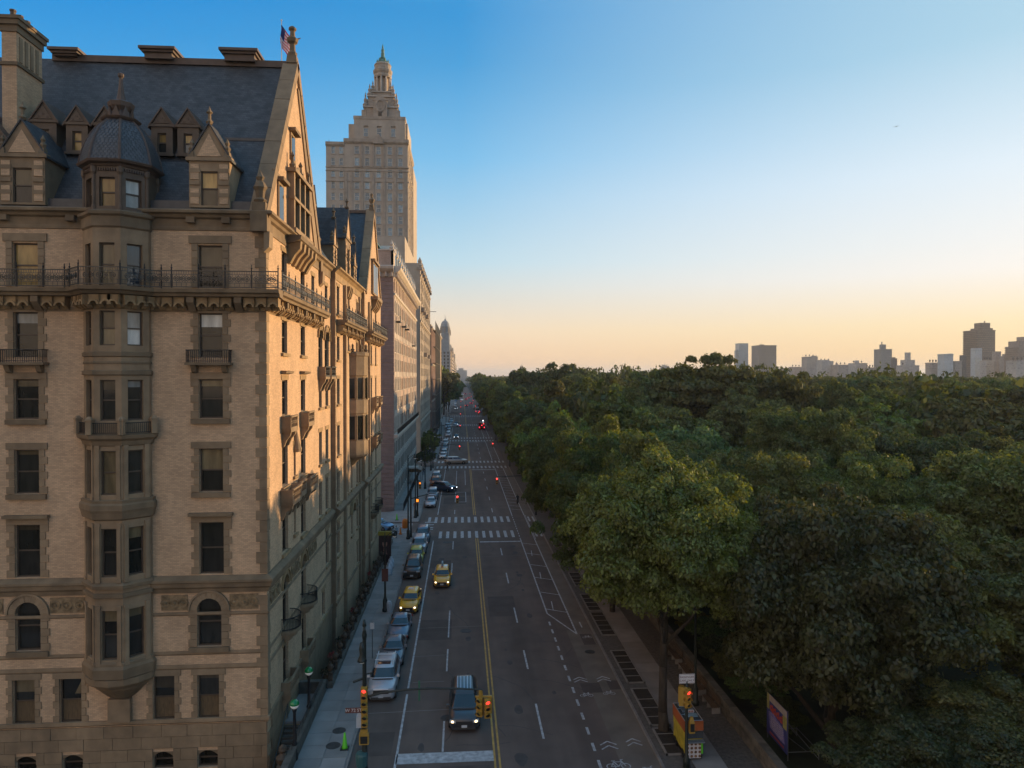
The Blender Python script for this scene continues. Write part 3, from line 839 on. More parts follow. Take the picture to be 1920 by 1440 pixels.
# --- dormers
def dormer(fr, u, z0, w, hw, hg, o, depth, kind, up='glass', lo=None):
    """stone or timber dormer: cheeks and gable (part) with roof, window, finials"""
    m = M['brown'] if kind == 'stone' else M['rust']
    sw, sh = w * .42, hw * .74
    d = MB(fr)
    zt = z0 + hw
    def fbox(a, b, c, e): d.box(a, b, o - .3, o, c, e)
    fbox(u - w / 2, u - sw / 2, z0, zt); fbox(u + sw / 2, u + w / 2, z0, zt)
    fbox(u - sw / 2, u + sw / 2, z0 + sh, zt); fbox(u - sw / 2, u + sw / 2, z0, z0 + .12)
    d.prism([(u - w / 2, zt), (u + w / 2, zt), (u, zt + hg)], o - .25, o)
    d.box(u - w / 2, u - w / 2 + .12, o - depth, o - .3, z0, zt); d.box(u + w / 2 - .12, u + w / 2, o - depth, o - .3, z0, zt)
    if kind == 'stone':
        for sx in (-1, 1):
            for q in (.25, .5, .75): d.box(u + sx * w * .36 - .3, u + sx * w * .36 + .3, o, o + .06, z0 + hw * q - .12, z0 + hw * q + .12)
        d.box(u - w / 2 - .15, u + w / 2 + .15, o - .3, o + .12, zt - .15, zt + .05)
    else:
        d.box(u - w / 2 - .12, u + w / 2 + .12, o - .3, o + .08, zt - .08, zt + .08); d.box(u - w / 2 - .08, u + w / 2 + .08, o - .2, o + .1, z0 - .12, z0 + .02)
    p = d.build('dormer', m, D)
    # roof of the dormer
    r = MB(fr); e = .16
    for sx in (-1, 1):
        a = (u + sx * (w / 2 + e), zt - .05); b = (u, zt + hg + .1)
        r.prism([a, b, (b[0], b[1] - .12), (a[0], a[1] - .14)], o - depth - .6, o + .1)
    r.build('dormer_roof', M['slate'] if kind == 'stone' else M['copper'], p)
    if kind == 'stone':
        MB(fr).prism([(u - w * .30, zt + .12), (u + w * .30, zt + .12), (u, zt + hg * .72)], o, o + .04).build('brick_tympanum', M['buff'], p)
        for sx in (-1, 1):
            for q in (0, 1):
                MB(fr).box(u + sx * w * .36 - .24, u + sx * w * .36 + .24, o, o + .045, z0 + .12 + hw * (.03 + .5 * q), z0 + hw * (.38 + .5 * q)).build('brick_panel', M['buff'], p)
            MB(fr).box(u + sx * w * .44 - .18, u + sx * w * .44 + .18, o - .3, o + .12, zt, zt + .4, .04).lathe([(.14, zt + .4), (.2, zt + .6), (.1, zt + .75), (.15, zt + .9), (0, zt + 1.2)], u + sx * w * .44, o - .1, 6).build('small_finial', M['brown2'], p)
        MB(fr).lathe([(.14, zt + hg), (.22, zt + hg + .15), (.1, zt + hg + .3), (.09, zt + hg + .6), (.2, zt + hg + .7), (.08, zt + hg + .85), (0, zt + hg + 1.1)], u, o - .1, 6).build('small_finial', M['brown2'], p)
    else:
        MB(fr).prism([(u - w * .34, zt + .14), (u + w * .34, zt + .14), (u, zt + hg * .8)], o, o + .05).build('gable_panel', M['rust'], p)
        mb = MB(fr)
        for k in (-1, 0, 1): mb.ring((u + k * w * .17, zt + .26 + (.18 if k == 0 else 0)), .04, .075, o + .04, o + .07, 8)
        mb.build('rosettes', M['copper'], p)
    W_ = Frame(0, 0, fr.a)
    f = shared(('dwin', sw, sh), lambda: MB(Frame()).box(-sw / 2, -sw / 2 + .06, -.2, -.1, .12, sh).box(sw / 2 - .06, sw / 2, -.2, -.1, .12, sh).box(-sw / 2, sw / 2, -.2, -.1, sh - .07, sh).box(-sw / 2, sw / 2, -.19, -.1, sh / 2 + .02, sh / 2 + .10).mesh('sash', M['sash']))
    put('sash', f, p, fr, u, o, z0)
    for mm, a, b in ((up, sh / 2 + .1, sh - .07), (lo or up, .12, sh / 2 + .02)):
        MB(fr).box(u - sw / 2 + .05, u + sw / 2 - .05, o - .19, o - .165, z0 + a, z0 + b).build('pane', M[mm], p)
dormer(FS, -3.17, 32.3, 2.3, 2.85, 2.0, .10, 2.6, 'stone', 'glass_y', 'glass_c')
dormer(FS, -13.6, 32.3, 2.5, 2.85, 2.0, .10, 2.6, 'stone', 'glass_c', 'glass')
for u, a, b in ((-11.95, 'glass_y', 'glass_y'), (-10.3, 'glass', 'glass'), (-6.92, 'glass_y', 'glass'), (-5.35, 'glass_y', 'glass_w')):
    dormer(FS, u, 36.15, 1.28, 1.75, 1.05, -slope_pt(36.0) + .2, 1.9, 'timber', a, b)
dormer(FS, -13.9, 36.2, 1.5, 1.8, 1.2, -slope_pt(36.0) + .2, 1.9, 'timber', 'glass', 'glass')
dormer(FS, -16.6, 34.2, 3.0, 2.0, 2.0, -slope_pt(34.2) + .3, 2.5, 'timber', 'glass', 'glass')

# --- chimney stacks and ridge ventilators
def chimney(x0, x1, y0, y1, z0, z1, m):
    c = MB().box(x0, x1, y0, y1, z0, z1 - .9).build('chimney', m, D)
    MB().box(x0 - .1, x1 + .1, y0 - .1, y1 + .1, z1 - 2.9, z1 - 2.7).build('chimney_band', M['brown2'], c)
    MB().box(x0 - .08, x1 + .08, y0 - .08, y1 + .08, z1 - .9, z1 - .5).box(x0 - .2, x1 + .2, y0 - .2, y1 + .2, z1 - .5, z1 - .2).box(x0 - .22, x1 + .28, y0 - .28, y1 + .28, z1 - .2, z1).build('chimney_cap', M['brown2'], c)
    mb = MB(); y = y0 + .25
    while y < y1 - .3: mb.box(x1, x1 + .05, y, y + .28, z1 - 2.6, z1 - 1.1); y += .55
    mb.build('chimney_panel', M['brown'], c)
    for k in range(3): MB().lathe([(.16, z1), (.15, z1 + .45), (.19, z1 + .5), (.19, z1 + .58)], (x0 + x1) / 2, y0 + .4 + k * .7, 8).build('chimney_pot', M['rust'], c)
chimney(-15.95, -15.1, 2.0, 4.6, 34.0, 44.0, M['buff'])
for a, b, h in ((-16.2, -14.2, .28), (-10.3, -7.9, .55), (-5.0, -2.4, .6)):
    MB().box(a + .3, b - .3, RY - .6, RY + .6, RZ, RZ + h).box(a, b, RY - .9, RY + .9, RZ + h, RZ + h + .18).box(a + .15, b - .15, RY - .75, RY + .75, RZ + h - .16, RZ + h).build('ridge_ventilator', M['copper'], D)
# roof tank railing at the left edge
mb = MB()
for k in range(5): mb.tube((-19 + k * .55, 6, 37.5), (-19 + k * .55, 6, 38.6), .03)
mb.tube((-19, 6, 38.6), (-16.6, 6, 38.6), .03); mb.tube((-19, 6, 38.1), (-16.6, 6, 38.1), .03)
mb.build('roof_railing', M['iron'], D)

# --- middle section of the avenue front
MW = [(1.65, 28.0, 1.3, 2.5), (6.4, 27.8, 1.0, 2.6), (7.8, 27.8, 1.0, 2.6), (13.4, 27.9, 1.2, 2.4), (1.65, 23.9, 1.4, 2.1), (1.65, 19.9, 1.4, 2.3), (1.65, 15.3, 1.4, 2.7), (1.65, 11, 1.4, 2.8), (1.65, 6.3, 1.4, 3.0), (1.65, 2.4, 1.3, 2.3),
      (6.2, 24.9, .8, 2.0), (7.5, 24.9, .8, 2.0), (13.2, 23.9, 1.3, 2.1), (13.2, 19.9, 1.3, 2.3), (13.2, 15.3, 1.3, 2.6), (13.2, 11, 1.3, 2.8), (13.2, 6.3, 1.3, 3.0), (5.6, 11, .8, 2.8), (7.0, 11, .8, 2.8), (9.4, 11, 1.0, 2.8), (5.8, 6.3, 1.1, 3.0), (9.4, 6.3, 1.1, 3.0), (5.8, 2.4, 1.1, 2.2), (13.2, 2.4, 1.1, 2.2)]
ops = [(u - w / 2, u + w / 2, z, z + h) for u, z, w, h in MW]
wall(FM, 0, 16.45, -3, TOP + 1, ops, .38).build('wall', M['buff'], D)
MB(FM).box(-.01, 0.0, -.45, -.002, -3, TOP + 1).build('wall_return', M['brown'], D)
for u, z, w, h in MW:
    window(D, FM, u, z, w, h, 'glass')
    blk('window_sill', D, FM, u - w / 2 - .2, u + w / 2 + .2, -.1, .15, z - .2, z - .01, M['brown_l'])
    blk('lintel', D, FM, u - w / 2 - .2, u + w / 2 + .2, -.02, .04, z + h, z + h + .3, M['brown_l'])
for k in range(48):
    zz = 1.0 + k * .64
    blk('quoin_stone', D, FM, 0, .55 if k % 2 else .38, .0, .03, zz + .012, zz + .62, M['brown'])
MB(FM).box(4.4, 4.95, 0, .28, -3, 31.0).build('pilaster', M['brown'], D)
MB(FM).box(14.3, 14.8, 0, .2, -3, 31.0).build('pilaster', M['brown'], D)
for fr, u1 in ((FM, 16.45), (FN, 16.2)):
    MB(fr).prism_u([(0, 9.72), (.16, 10.0), (.34, 10.36), (.42, 10.42), (.42, 10.55), (.12, 10.75), (0, 10.75)], 0, u1).build('cornice', M['brown2'], D)
    MB(fr).prism_u([(0, 8.4), (.09, 8.42), (.09, 8.6), (0, 8.6)], 0, u1).build('string_course', M['brown'], D)
    MB(fr).prism_u([(0, 2.02), (.14, 2.1), (.14, 2.35), (0, 2.35)], 0, u1).build('string_course', M['brown'], D)
MB(FM).prism_u([(-.02, 30.95), (.06, 31.0), (.05, 31.6), (.3, 31.85), (.5, 31.92), (.52, 32.06), (.4, 32.14), (-.3, 32.16)], 0, 16.45).build('cornice', M['brown_l'], D)
for u in (6.2, 7.1, 8.0): MB(FM).prism_u([(0, 30.0), (.2, 30.1), (.4, 30.8), (.42, 31.1), (0, 31.1)], u - .18, u + .18).build('cornice_bracket', M['brown_l'], D)
balcony7(FM, 0.6, 14.4, 8)
# oriel
oc = FM(9.9, -.3, 0)
mb = MB(); q = 1.04
mb.lathe([(.1, 13.2), (.5, 13.4), (1.0, 13.9), (1.75, 14.3), (1.85, 14.5), (1.85, 15.9), (1.75, 16.0), (1.75, 18.6), (1.85, 18.7), (1.85, 20.0), (1.75, 20.1), (1.75, 22.4), (1.86, 22.5), (1.9, 24.4), (2.0, 24.5), (2.0, 24.8), (1.7, 24.9)], oc[0], oc[1], 12)
ori = mb.build('oriel', M['brown'], D)
for zz, h in ((16.1, 2.3), (20.2, 2.0)):
    for a in (60, 90, 120, 150):
        f = Frame(oc[0], oc[1], R(a - 90 + 45))
        MB(f).box(-.34, .34, 1.60, 1.78, zz, zz + h).build('pane', M['glass'], ori)
        for sx in (-.4, .4): MB(f).box(sx - .06, sx + .06, 1.6, 1.84, zz - .1, zz + h + .1).build('mullion', M['brown'], ori)
for k in range(5):
    f = Frame(oc[0], oc[1], R(20 + 30 * k)); MB(f).lathe([(.14, 24.9), (.2, 25.1), (.1, 25.2), (.12, 25.5), (0, 25.7)], 0, 1.75, 6).build('small_finial', M['brown2'], ori)
balcony(FM, 13.2, 22.4, 1.9, .6, rail='iron')
MB(FM).ring((9.4, 8.6), 1.0, 1.4, 0, .3, 12, 0, math.pi).build('arch_stone', M['brown_l'], D)
# roof of the middle section with its dormers
mb = MB(); mb.face(((.2, 15.0, 32.1), (.2, 40, 32.1), (-6.2, 40, 42.0), (-6.2, 15.0, 42.0))); mb.build('roof', M['slate3'], D)
mb = MB(); mb.face(((-6.2, 8, 42.0), (-6.2, 46, 42.0), (-30, 46, 42.0), (-30, 8, 42.0))); mb.build('roof', M['lead'], D)
MB().box(-6.5, -6.0, 15, 40, 41.9, 42.2).build('ridge_cap', M['copper'], D)
dormer(FM, 1.2, 32.2, 1.7, 2.0, 2.3, -.2, 3.0, 'stone')
dormer(FM, 7.1, 32.2, 3.0, 3.6, 3.0, .05, 3.4, 'stone')
dormer(FM, 13.2, 32.2, 1.7, 2.0, 2.3, -.2, 3.0, 'stone')
for u in (-2.0, 2.6, 11.4): dormer(FM, u, 36.0, 1.5, 2.2, 1.6, -2.3, 2.2, 'timber')

# --- north pavilion
NW_ = [(6.2, 28, 1.3, 2.5), (10.6, 28, 1.3, 2.5), (6.2, 23.9, 1.3, 2.1), (10.6, 23.9, 1.3, 2.1), (6.2, 19.9, 1.3, 2.3), (10.6, 19.9, 1.3, 2.3), (6.2, 15.3, 1.3, 2.8), (10.6, 15.3, 1.3, 2.8), (6.2, 11, 1.3, 2.8), (10.6, 11, 1.3, 2.8), (6.2, 6.3, 1.4, 3.0), (10.6, 6.3, 1.4, 3.0), (6.2, 2.4, 1.3, 2.3), (10.6, 2.4, 1.3, 2.3), (2.3, 15.3, 1.0, 2.6), (2.3, 19.9, 1.0, 2.2), (14.2, 15.3, .9, 2.6)]
wall(FN, 0, 16.2, -3, TOP + 1, [(u - w / 2, u + w / 2, z, z + h) for u, z, w, h in NW_], .38).build('wall', M['buff'], D)
MB(FN).box(-.01, 0, -.4, -.002, -3, TOP + 1).build('wall_return', M['brown'], D)
for u, z, w, h in NW_:
    window(D, FN, u, z, w, h, 'glass')
    blk('window_sill', D, FN, u - w / 2 - .2, u + w / 2 + .2, -.1, .15, z - .2, z - .01, M['brown_l'])
    blk('lintel', D, FN, u - w / 2 - .2, u + w / 2 + .2, -.02, .04, z + h, z + h + .3, M['brown_l'])
for k in range(48):
    zz = 1.0 + k * .64
    blk('quoin_stone', D, FN, 0, .55 if k % 2 else .38, .0, .03, zz + .012, zz + .62, M['brown'])
MB(FN).box(3.3, 3.8, 0, .2, -3, 31).build('pilaster', M['brown'], D)
balcony7(FN, .4, 15.4, 9)
for zz in (18.85, 14.2): balcony(FN, 6.2, zz, 2.0); balcony(FN, 10.6, zz, 2.0)
balcony(FN, 6.2, 5.9, 2.2, .9, True); balcony(FN, 10.6, 5.9, 2.2, .9, True)
gy, gz_ = 8.6, 42.6
MB(FN).prism([(1.2, 32.1), (16.0, 32.1), (gy, gz_)], -.5, -.002).build('gable_wall', M['buff'], D)
rake(FN, 1.0, 31.9, gy, gz_ + .2, 6, -.85, .16); rake(FN, 16.2, 31.9, gy, gz_ + .2, 6, -.85, .16)
for s0, s1 in ((1.2, gy), (16.0, gy)):
    mb = MB(); mb.face((FN(s0, -.3, 32.1), FN(s1, -.3, gz_), FN(s1, -22, gz_), FN(s0, -22, 32.1))); mb.build('roof', M['slate3'], D)
MB(FN).box(gy - .25, gy + .25, -22, -.7, gz_ - .2, gz_ + .15).build('ridge_cap', M['copper'], D)
MB(FN).box(gy - .3, gy + .3, -.55, .1, gz_ + .1, gz_ + .6, .06).lathe([(.26, gz_ + .6), (.32, gz_ + .8), (.18, gz_ + 1.0), (.34, gz_ + 1.3), (.38, gz_ + 1.5), (.16, gz_ + 1.7), (.14, gz_ + 2.0), (.22, gz_ + 2.1), (.05, gz_ + 2.3)], gy, -.2, 8).build('gable_finial', M['brown2'], D)
f = MB(FN).box(gy - 2.4, gy + 2.4, 0, .25, 32.3, 36.2).box(gy - 2.5, gy + 2.5, 0, .8, 31.6, 32.0).box(gy - 2.5, gy + 2.5, 0, .5, 36.2, 36.5).build('gable_window', M['brown'], D)
for i in range(3): MB(FN).box(gy - 2.0 + i * 1.45, gy - .9 + i * 1.45, .22, .27, 32.5, 36.0).build('pane', M['glass'], f)
for u in (gy - 2, gy - .7, gy + .7, gy + 2): MB(FN).prism_u([(0, 30.2), (.5, 30.8), (.75, 31.6), (0, 31.6)], u - .2, u + .2).build('balcony_bracket', M['brown_l'], D)
dormer(Frame(-7.0, 39.5, 0), 0, 32.6, 2.0, 2.2, 1.6, .6, 2.6, 'timber', 'glass_w', 'glass_w')
# closing walls out of sight
MB().box(.70 - .002, -30, 53.38, 53.4, -3, 32.1).build('wall', M['buff'], D)
MB().box(-30.1, -30, 0, 53.4, -3, 44).build('wall', M['buff'], D)
# seventh-floor ledge clutter, small balconies on the south front at the sixth floor
for u in (-3.17, -13.52):
    b = MB(FS).box(u - 1.28, u + 1.28, 0, .62, 23.1, 23.25).prism_u([(0, 22.6), (.3, 22.72), (.5, 23.1), (0, 23.1)], u - 1.0, u - .72).prism_u([(0, 22.6), (.3, 22.72), (.5, 23.1), (0, 23.1)], u + .72, u + 1.0).build('balcony', M['brown2'], D)
    mb = MB(FS)
    for o in (.58,):
        mb.box(u - 1.2, u + 1.2, o - .02, o + .02, 23.95, 24.0); mb.box(u - 1.2, u + 1.2, o - .015, o + .015, 23.32, 23.35)
        k = u - 1.2
        while k < u + 1.21: mb.box(k - .012, k + .012, o - .012, o + .012, 23.25, 23.97); k += .12
    for sx in (-1.2, 1.2):
        mb.box(u + sx - .02, u + sx + .02, 0, .6, 23.95, 24.0)
        for k in range(5): mb.box(u + sx - .012, u + sx + .012, .1 + k * .11, .124 + k * .11, 23.25, 23.97)
    mb.build('iron_railing', M['iron'], b)
# ================================================================== the buildings up the avenue
M['pinkbrick'] = mat('pink_brick', (.45, .31, .235), .85, .1, 1, .2, 20, brick=(.24, .09, .012, (.34, .25, .20), .15), stain=.12)
M['pinkgroove'] = mat('rusticated_pink_brick', (.31, .21, .18), .85, .12, 1.5, .2, 20, stain=.12, objvar=.05)
M['lime'] = mat('pale_limestone', (.58, .48, .39), .8, .12, 1.2, .2, 8, stain=.14)
M['limedark'] = mat('grey_limestone', (.42, .36, .31), .8, .14, 1.2, .3, 8, stain=.2)
M['sanremo'] = mat('tan_limestone_brick', (.46, .37, .285), .85, .1, .5, .15, 10, stain=.14)
M['srtrim'] = mat('tan_stone_trim', (.40, .315, .24), .85, .18, 1, .3, 8, stain=.2)
M['verd'] = mat('verdigris_copper', (.10, .22, .17), .6, .25, 1.5, .2, 5)
M['redbrick'] = mat('dark_red_brick', (.155, .08, .062), .9, .15, 1, .2, 20, brick=(.5, .2, .02, (.12, .085, .075), .2), stain=.2)
M['tanbrick'] = mat('tan_brick', (.36, .26, .18), .9, .12, .6, .15, 20, stain=.16)
M['greystone'] = mat('blue_grey_stone', (.30, .30, .30), .85, .12, .4, .2, 8, stain=.15)

M['towerglass'] = glass('tower_window_glass', (.13, .22, .27), .06, .8)  # pale blue base colour stands in for the reflected sky
def far_win(w, h, m='blueglass', fm='sash_w', d=.16):
    def f():
        mb = MB(Frame())
        mb.m = 0
        t = .09
        for a in (-w / 2, w / 2 - t): mb.box(a, a + t, -d - .03, -.012, 0, h)
        mb.box(-w / 2 + t, w / 2 - t, -d - .03, -d + .05, 0, t); mb.box(-w / 2 + t, w / 2 - t, -d - .03, -d + .05, h - t, h); mb.box(-w / 2 + t, w / 2 - t, -d - .03, -d + .05, h / 2 - .05, h / 2 + .05)
        mb.m = 1
        mb.box(-w / 2 + t, w / 2 - t, -d - .06, -d, t, h / 2 - .05); mb.box(-w / 2 + t, w / 2 - t, -d - .06, -d, h / 2 + .05, h - t)
        return mb.mesh('window', M[fm], M[m])
    return shared(('fw', w, h, m, fm, d), f)

def facade(parent, fr, u0, u1, z0, z1, cols, rows, w, h, m, gm='towerglass', fm='sash_w', sills=True, skip=(), depth=.25):
    ops = [(u - w / 2, u + w / 2, z, z + h) for u in cols for z in rows if (u, z) not in skip]
    wall(fr, u0, u1, z0, z1, ops, depth).build('wall', M[m], parent)
    for a, b, c, d in ops:
        put('window', far_win(w, h, gm, fm), parent, fr, (a + b) / 2, 0, c)
        if sills: blk('window_sill', parent, fr, a - .12, b + .12, -.05, .1, c - .16, c - .005, M['lime'] if m != 'sanremo' else M['srtrim'])

# --- pale pink apartment house across the side street
LG = thing('apartment_house', 'pink brick and white limestone apartment house with a bracketed cornice beyond the gabled house', 'building', (-11.15, 118, 0))
LE, LS = Frame(0, 0, R(90)), Frame(0, 0, 0)
cols = [2.2 + 3.05 * k for k in range(19)]
rows_b = [1.6, 5.3, 9.0]; rows_u = [13.4 + 3.25 * k for k in range(7)] + [36.6]
facade(LG, LE, 0, 58, 0, 12.4, cols, rows_b, 1.35, 2.3, 'limedark', 'glass', 'sash')
facade(LG, LE, 0, 58, 12.4, 39.4, cols, rows_u, 1.35, 2.05, 'pinkbrick', 'glass', 'sash')
for k in (0, 1, 2, 3, 6, 9, 12, 13, 15, 16, 18):
    u = cols[k]
    for sx in (-1, 1):
        MB(LE).box(u + sx * 1.0 - .28, u + sx * 1.0 + .28, -.02, .07, 13.0, 35.2).build('stone_pilaster', M['lime'], LG)
for z in (16.0, 22.5, 29.0, 35.3):
    for k in range(19): blk('spandrel', LG, LE, cols[k] - .66, cols[k] + .66, -.02, .08, z - .25, z + .55, M['lime'])
def band(parent, fr, u0, u1, z0, z1, out, m, name='string_course'):
    return MB(fr).prism_u([(0, z0), (out, z0 + (z1 - z0) * .4), (out, z1), (0, z1)], u0, u1).build(name, M[m], parent)
band(LG, LE, -.3, 58.2, 12.1, 12.75, .7, 'lime', 'balcony_ledge')
rl = MB(LE)
for k in range(116): rl.box(.2 + .5 * k, .24 + .5 * k, .6, .64, 12.75, 13.6)
rl.box(0, 58, .58, .66, 13.55, 13.65).build('iron_railing', M['iron'], LG)
for z in (4.3, 8.2): band(LG, LE, 0, 58, z, z + .35, .15, 'limedark')
band(LG, LE, 0, 58, 35.6, 36.1, .3, 'lime')
# rusticated south flank: grooved courses, each course a stone band
for k in range(55):
    z = .1 + k * .70
    if z > 38.6: break
    blk('stone_course', LG, LS, -34, 0, -.02, .06, z + .04, z + .66, M['pinkgroove'])
MB(LS).box(-34, -.02, -.4, -.02, 0, 39.4).build('wall', M['pinkbrick'], LG)
for k in range(54):
    blk('quoin_stone', LG, LE, -.05, .8 if k % 2 else .55, 0, .05, .1 + k * .7 + .04, .1 + k * .7 + .66, M['pinkgroove'])
for fr, a, b in ((LE, -.1, 58.2), (LS, -34, .1)):
    MB(fr).prism_u([(0, 38.6), (.15, 38.7), (.2, 39.3), (.7, 39.5), (1.15, 39.9), (1.25, 40.3), (1.15, 40.45), (0, 40.5)], a, b).build('cornice', M['lime'], LG)
    u = a + .5
    while u < b - .2:
        blk('cornice_bracket', LG, fr, u - .13, u + .13, 0, .65, 38.75, 39.45, M['lime']); u += .95
MB(LS).box(-34, .0, -.35, .0, 40.5, 43.0).build('parapet', M['pinkbrick'], LG)
MB(LS).box(-34.1, .12, -.5, .12, 43.0, 43.25).build('parapet_coping', M['lime'], LG)
MB(LE).box(.0, 2.2, -.4, -.0, 40.5, 43.0).build('parapet', M['lime'], LG)
for u in (.3, 2.0): MB(LE).lathe([(.3, 43.2), (.42, 43.5), (.2, 43.7), (.32, 44.1), (.15, 44.4), (0, 44.9)], u, -.3, 8).build('parapet_urn', M['lime'], LG)
mb = MB(LE); mb.face(((2.2, -.5, 40.5), (58, -.5, 40.5), (58, -4, 46.5), (2.2, -4, 46.5))); mb.build('mansard_roof', M['verd'], LG)
MB(LE).box(0, 58, -20, -4, 40, 46.4).build('roof', M['lead'], LG)
for k in range(13):
    u = 4.6 + 4.2 * k
    d = MB(LE).box(u - .9, u + .9, -2.6, -.1, 40.5, 43.2).prism([(u - 1.1, 43.2), (u + 1.1, 43.2), (u, 44.6)], -2.6, 0).lathe([(.15, 44.5), (.2, 44.8), (0, 45.3)], u, -.2, 6).build('dormer', M['lime'], LG)
    MB(LE).box(u - .5, u + .5, -.12, -.05, 40.9, 42.9).build('pane', M['glass'], d)
MB(LE).box(28, 31, -.1, 2.2, 3.4, 3.7).box(28.2, 30.8, .0, .3, 0, 3.4).build('entrance_canopy', M['limedark'], LG)
for u, z in ((4.6, 31.5), (17, 31.5), (25, 31.5), (43, 29)): MB(LE).box(u - .9, u + .9, 0, .8, z, z + .25).box(u - .85, u + .85, .7, .76, z + .25, z + 1.1).build('balcony', M['iron'], LG)

# --- the twin-towered apartment house
SR = thing('tower_apartment', 'tan stone twin tower apartment building crowned by a columned lantern and green copper spire', 'building', (-11.06, 190, 0))
SE_, SS_ = Frame(0, 0, R(90)), Frame(0, 0, 0)
facade(SR, SE_, 0, 60, 0, 52.3, [2.4 + 3.7 * k for k in range(16)], [2 + 3.4 * k for k in range(15)], 1.5, 2.1, 'sanremo', 'glass', 'sash')
MB(SS_).box(-34, -.01, -.4, 0, 0, 52.3).build('wall', M['sanremo'], SR)
for k in range(9):
    u = .6 + 7.3 * k
    MB(SE_).box(u - .7, u + .7, -.02, .14, 0, 50.5).box(u - .9, u + .9, -.8, .7, 50.5, 51.2).lathe([(.5, 51.2), (.75, 51.7), (.4, 52.2), (.6, 52.9), (0, 54.0)], u, 0, 8).build('pier', M['srtrim'], SR)
for z in (9.6, 36.5, 48.6): band(SR, SE_, 0, 60, z, z + .7, .35, 'srtrim')
for u, z in ((8, 40), (17, 40), (30, 40), (22, 28), (44, 28)): MB(SE_).box(u - 1.5, u + 1.5, 0, 1.0, z, z + 1.2).build('balcony', M['srtrim'], SR)
MB().box(-34, -.4, .4, 60, 52.0, 52.25).build('roof', M['lead'], SR)
MB().box(-34, -4.2, 4, 58, 52.2, 60.0).build('setback_storey', M['sanremo'], SR)
TS_, TE_ = Frame(-4.44, 16, 0), Frame(-4.44, 16, R(90))           # south tower
tr = [52.6 + 3.3 * k for k in range(11)]
tc = [-1.9, -4.9, -8.1, -11.3, -14.2]
facade(SR, TS_, -17.75, 0, 52.3, 89.5, tc, tr, 1.3, 2.3, 'sanremo')
for u in (-.5, -3.4, -6.5, -9.7, -12.75, -15.7, -17.3): MB(TS_).box(u - .35, u + .35, -.02, .22, 52.3, 80.4).build('pier', M['srtrim'], SR)
facade(SR, TS_, -22.9, -17.8, 52.3, 88.6, [-20.9, -18.6], [z for z in tr], 1.1, 2.1, 'sanremo')
facade(SR, TE_, 0, 22, 52.3, 89.5, [2.2 + 3.4 * k for k in range(6)], tr, 1.2, 2.1, 'sanremo', 'glass', 'sash')
for k in range(5): MB(TE_).box(.4 + 5.2 * k - .4, .4 + 5.2 * k + .4, 0, .2, 52.3, 88.6).build('pier', M['srtrim'], SR)
for fr, a, b in ((TS_, -17.9, .4), (TE_, -.3, 22.3)):
    band(SR, fr, a, b, 88.4, 89.9, .5, 'srtrim', 'cornice')
    for z, o in ((81.6, .22), (80.6, .15), (77.6, .12)): band(SR, fr, a, b, z, z + .35, o, 'srtrim')
band(SR, TS_, -23.0, -17.8, 87.6, 88.9, .4, 'srtrim', 'cornice')
for z in (81.6, 80.6, 77.6): band(SR, TS_, -23.0, -17.8, z, z + .35, .15, 'srtrim')
MB(TS_).prism([(-9.6, 88.5), (-6.6, 88.5), (-6.8, 89.8), (-8.1, 90.9), (-9.4, 89.8)], .3, .8).build('broken_pediment', M['srtrim'], SR)
for u in (-9.6, -6.6, -12.8, -3.4): MB(TS_).box(u - .25, u + .25, 0, .3, 82.1, 88.4).build('pilaster', M['srtrim'], SR)
MB().box(-27.3, -4.45, 16.35, 38, 52.3, 88.5).build('tower_core', M['sanremo'], SR)
def ucx(u): return u - 4.44
cx, cy = -12.5, 27.0
facade(SR, Frame(-5.2, 18.2, 0), -14.6, 0, 89.5, 95.4, [-3.4, -7.4, -11.2], [91.0], 1.3, 2.4, 'sanremo')
MB().box(-19.8, -5.2, 18.55, 36, 89.5, 95.4).build('tower_stage', M['sanremo'], SR)
MB().box(-21.6, -19.8, 20, 35, 88.5, 94.2).build('tower_shoulder', M['sanremo'], SR)
MB().box(-5.2, -4.6, 20, 35, 89.5, 94.6).build('tower_shoulder', M['sanremo'], SR)
MB().box(-19.95, -5.05, 18.1, 36.1, 94.9, 95.6).build('cornice', M['srtrim'], SR)
for w_, z0, z1 in ((5.0, 95.4, 98.6), (3.9, 98.6, 101.2), (3.1, 101.2, 102.4)):
    st = MB().box(cx - w_, cx + w_, cy - w_ - .8, cy + w_ + .8, z0, z1, .25).build('tower_stage', M['srtrim'], SR)
    MB().box(cx - w_ - .15, cx + w_ + .15, cy - w_ - .95, cy + w_ + .95, z1 - .3, z1, .1).build('cornice', M['sanremo'], st)
    for sx in (-1, 1):
        MB().lathe([(.7, z1), (.85, z1 + .5), (.4, z1 + .9), (.55, z1 + 1.5), (.2, z1 + 2.0), (.25, z1 + 2.4), (0, z1 + 3.3)], cx + sx * (w_ - .5), cy - w_ + .1, 8).build('corner_urn', M['srtrim'], st)
    MB().prism_z([(cx - w_ - .6, cy - w_ - .4), (cx - w_ + .8, cy - w_ - .8), (cx - w_ + .8, cy)], z0, z1 - .8).build('buttress', M['srtrim'], st)
    MB().prism_z([(cx + w_ + .6, cy - w_ - .4), (cx + w_ - .8, cy - w_ - .8), (cx + w_ - .8, cy)], z0, z1 - .8).build('buttress', M['srtrim'], st)
MB(Frame(cx, cy - 7, 0)).box(-2, 2, -.5, .3, 95.6, 99.4).ring((0, 98.4), 1.0, 1.5, .2, .5, 12).prism([(-2.2, 99.4), (2.2, 99.4), (0, 100.8)], -.4, .4).build('niche', M['srtrim'], SR)
MB(Frame(cx, cy - 7, 0)).box(-.5, .5, .25, .33, 95.8, 97.6).build('pane', M['glass'], SR)
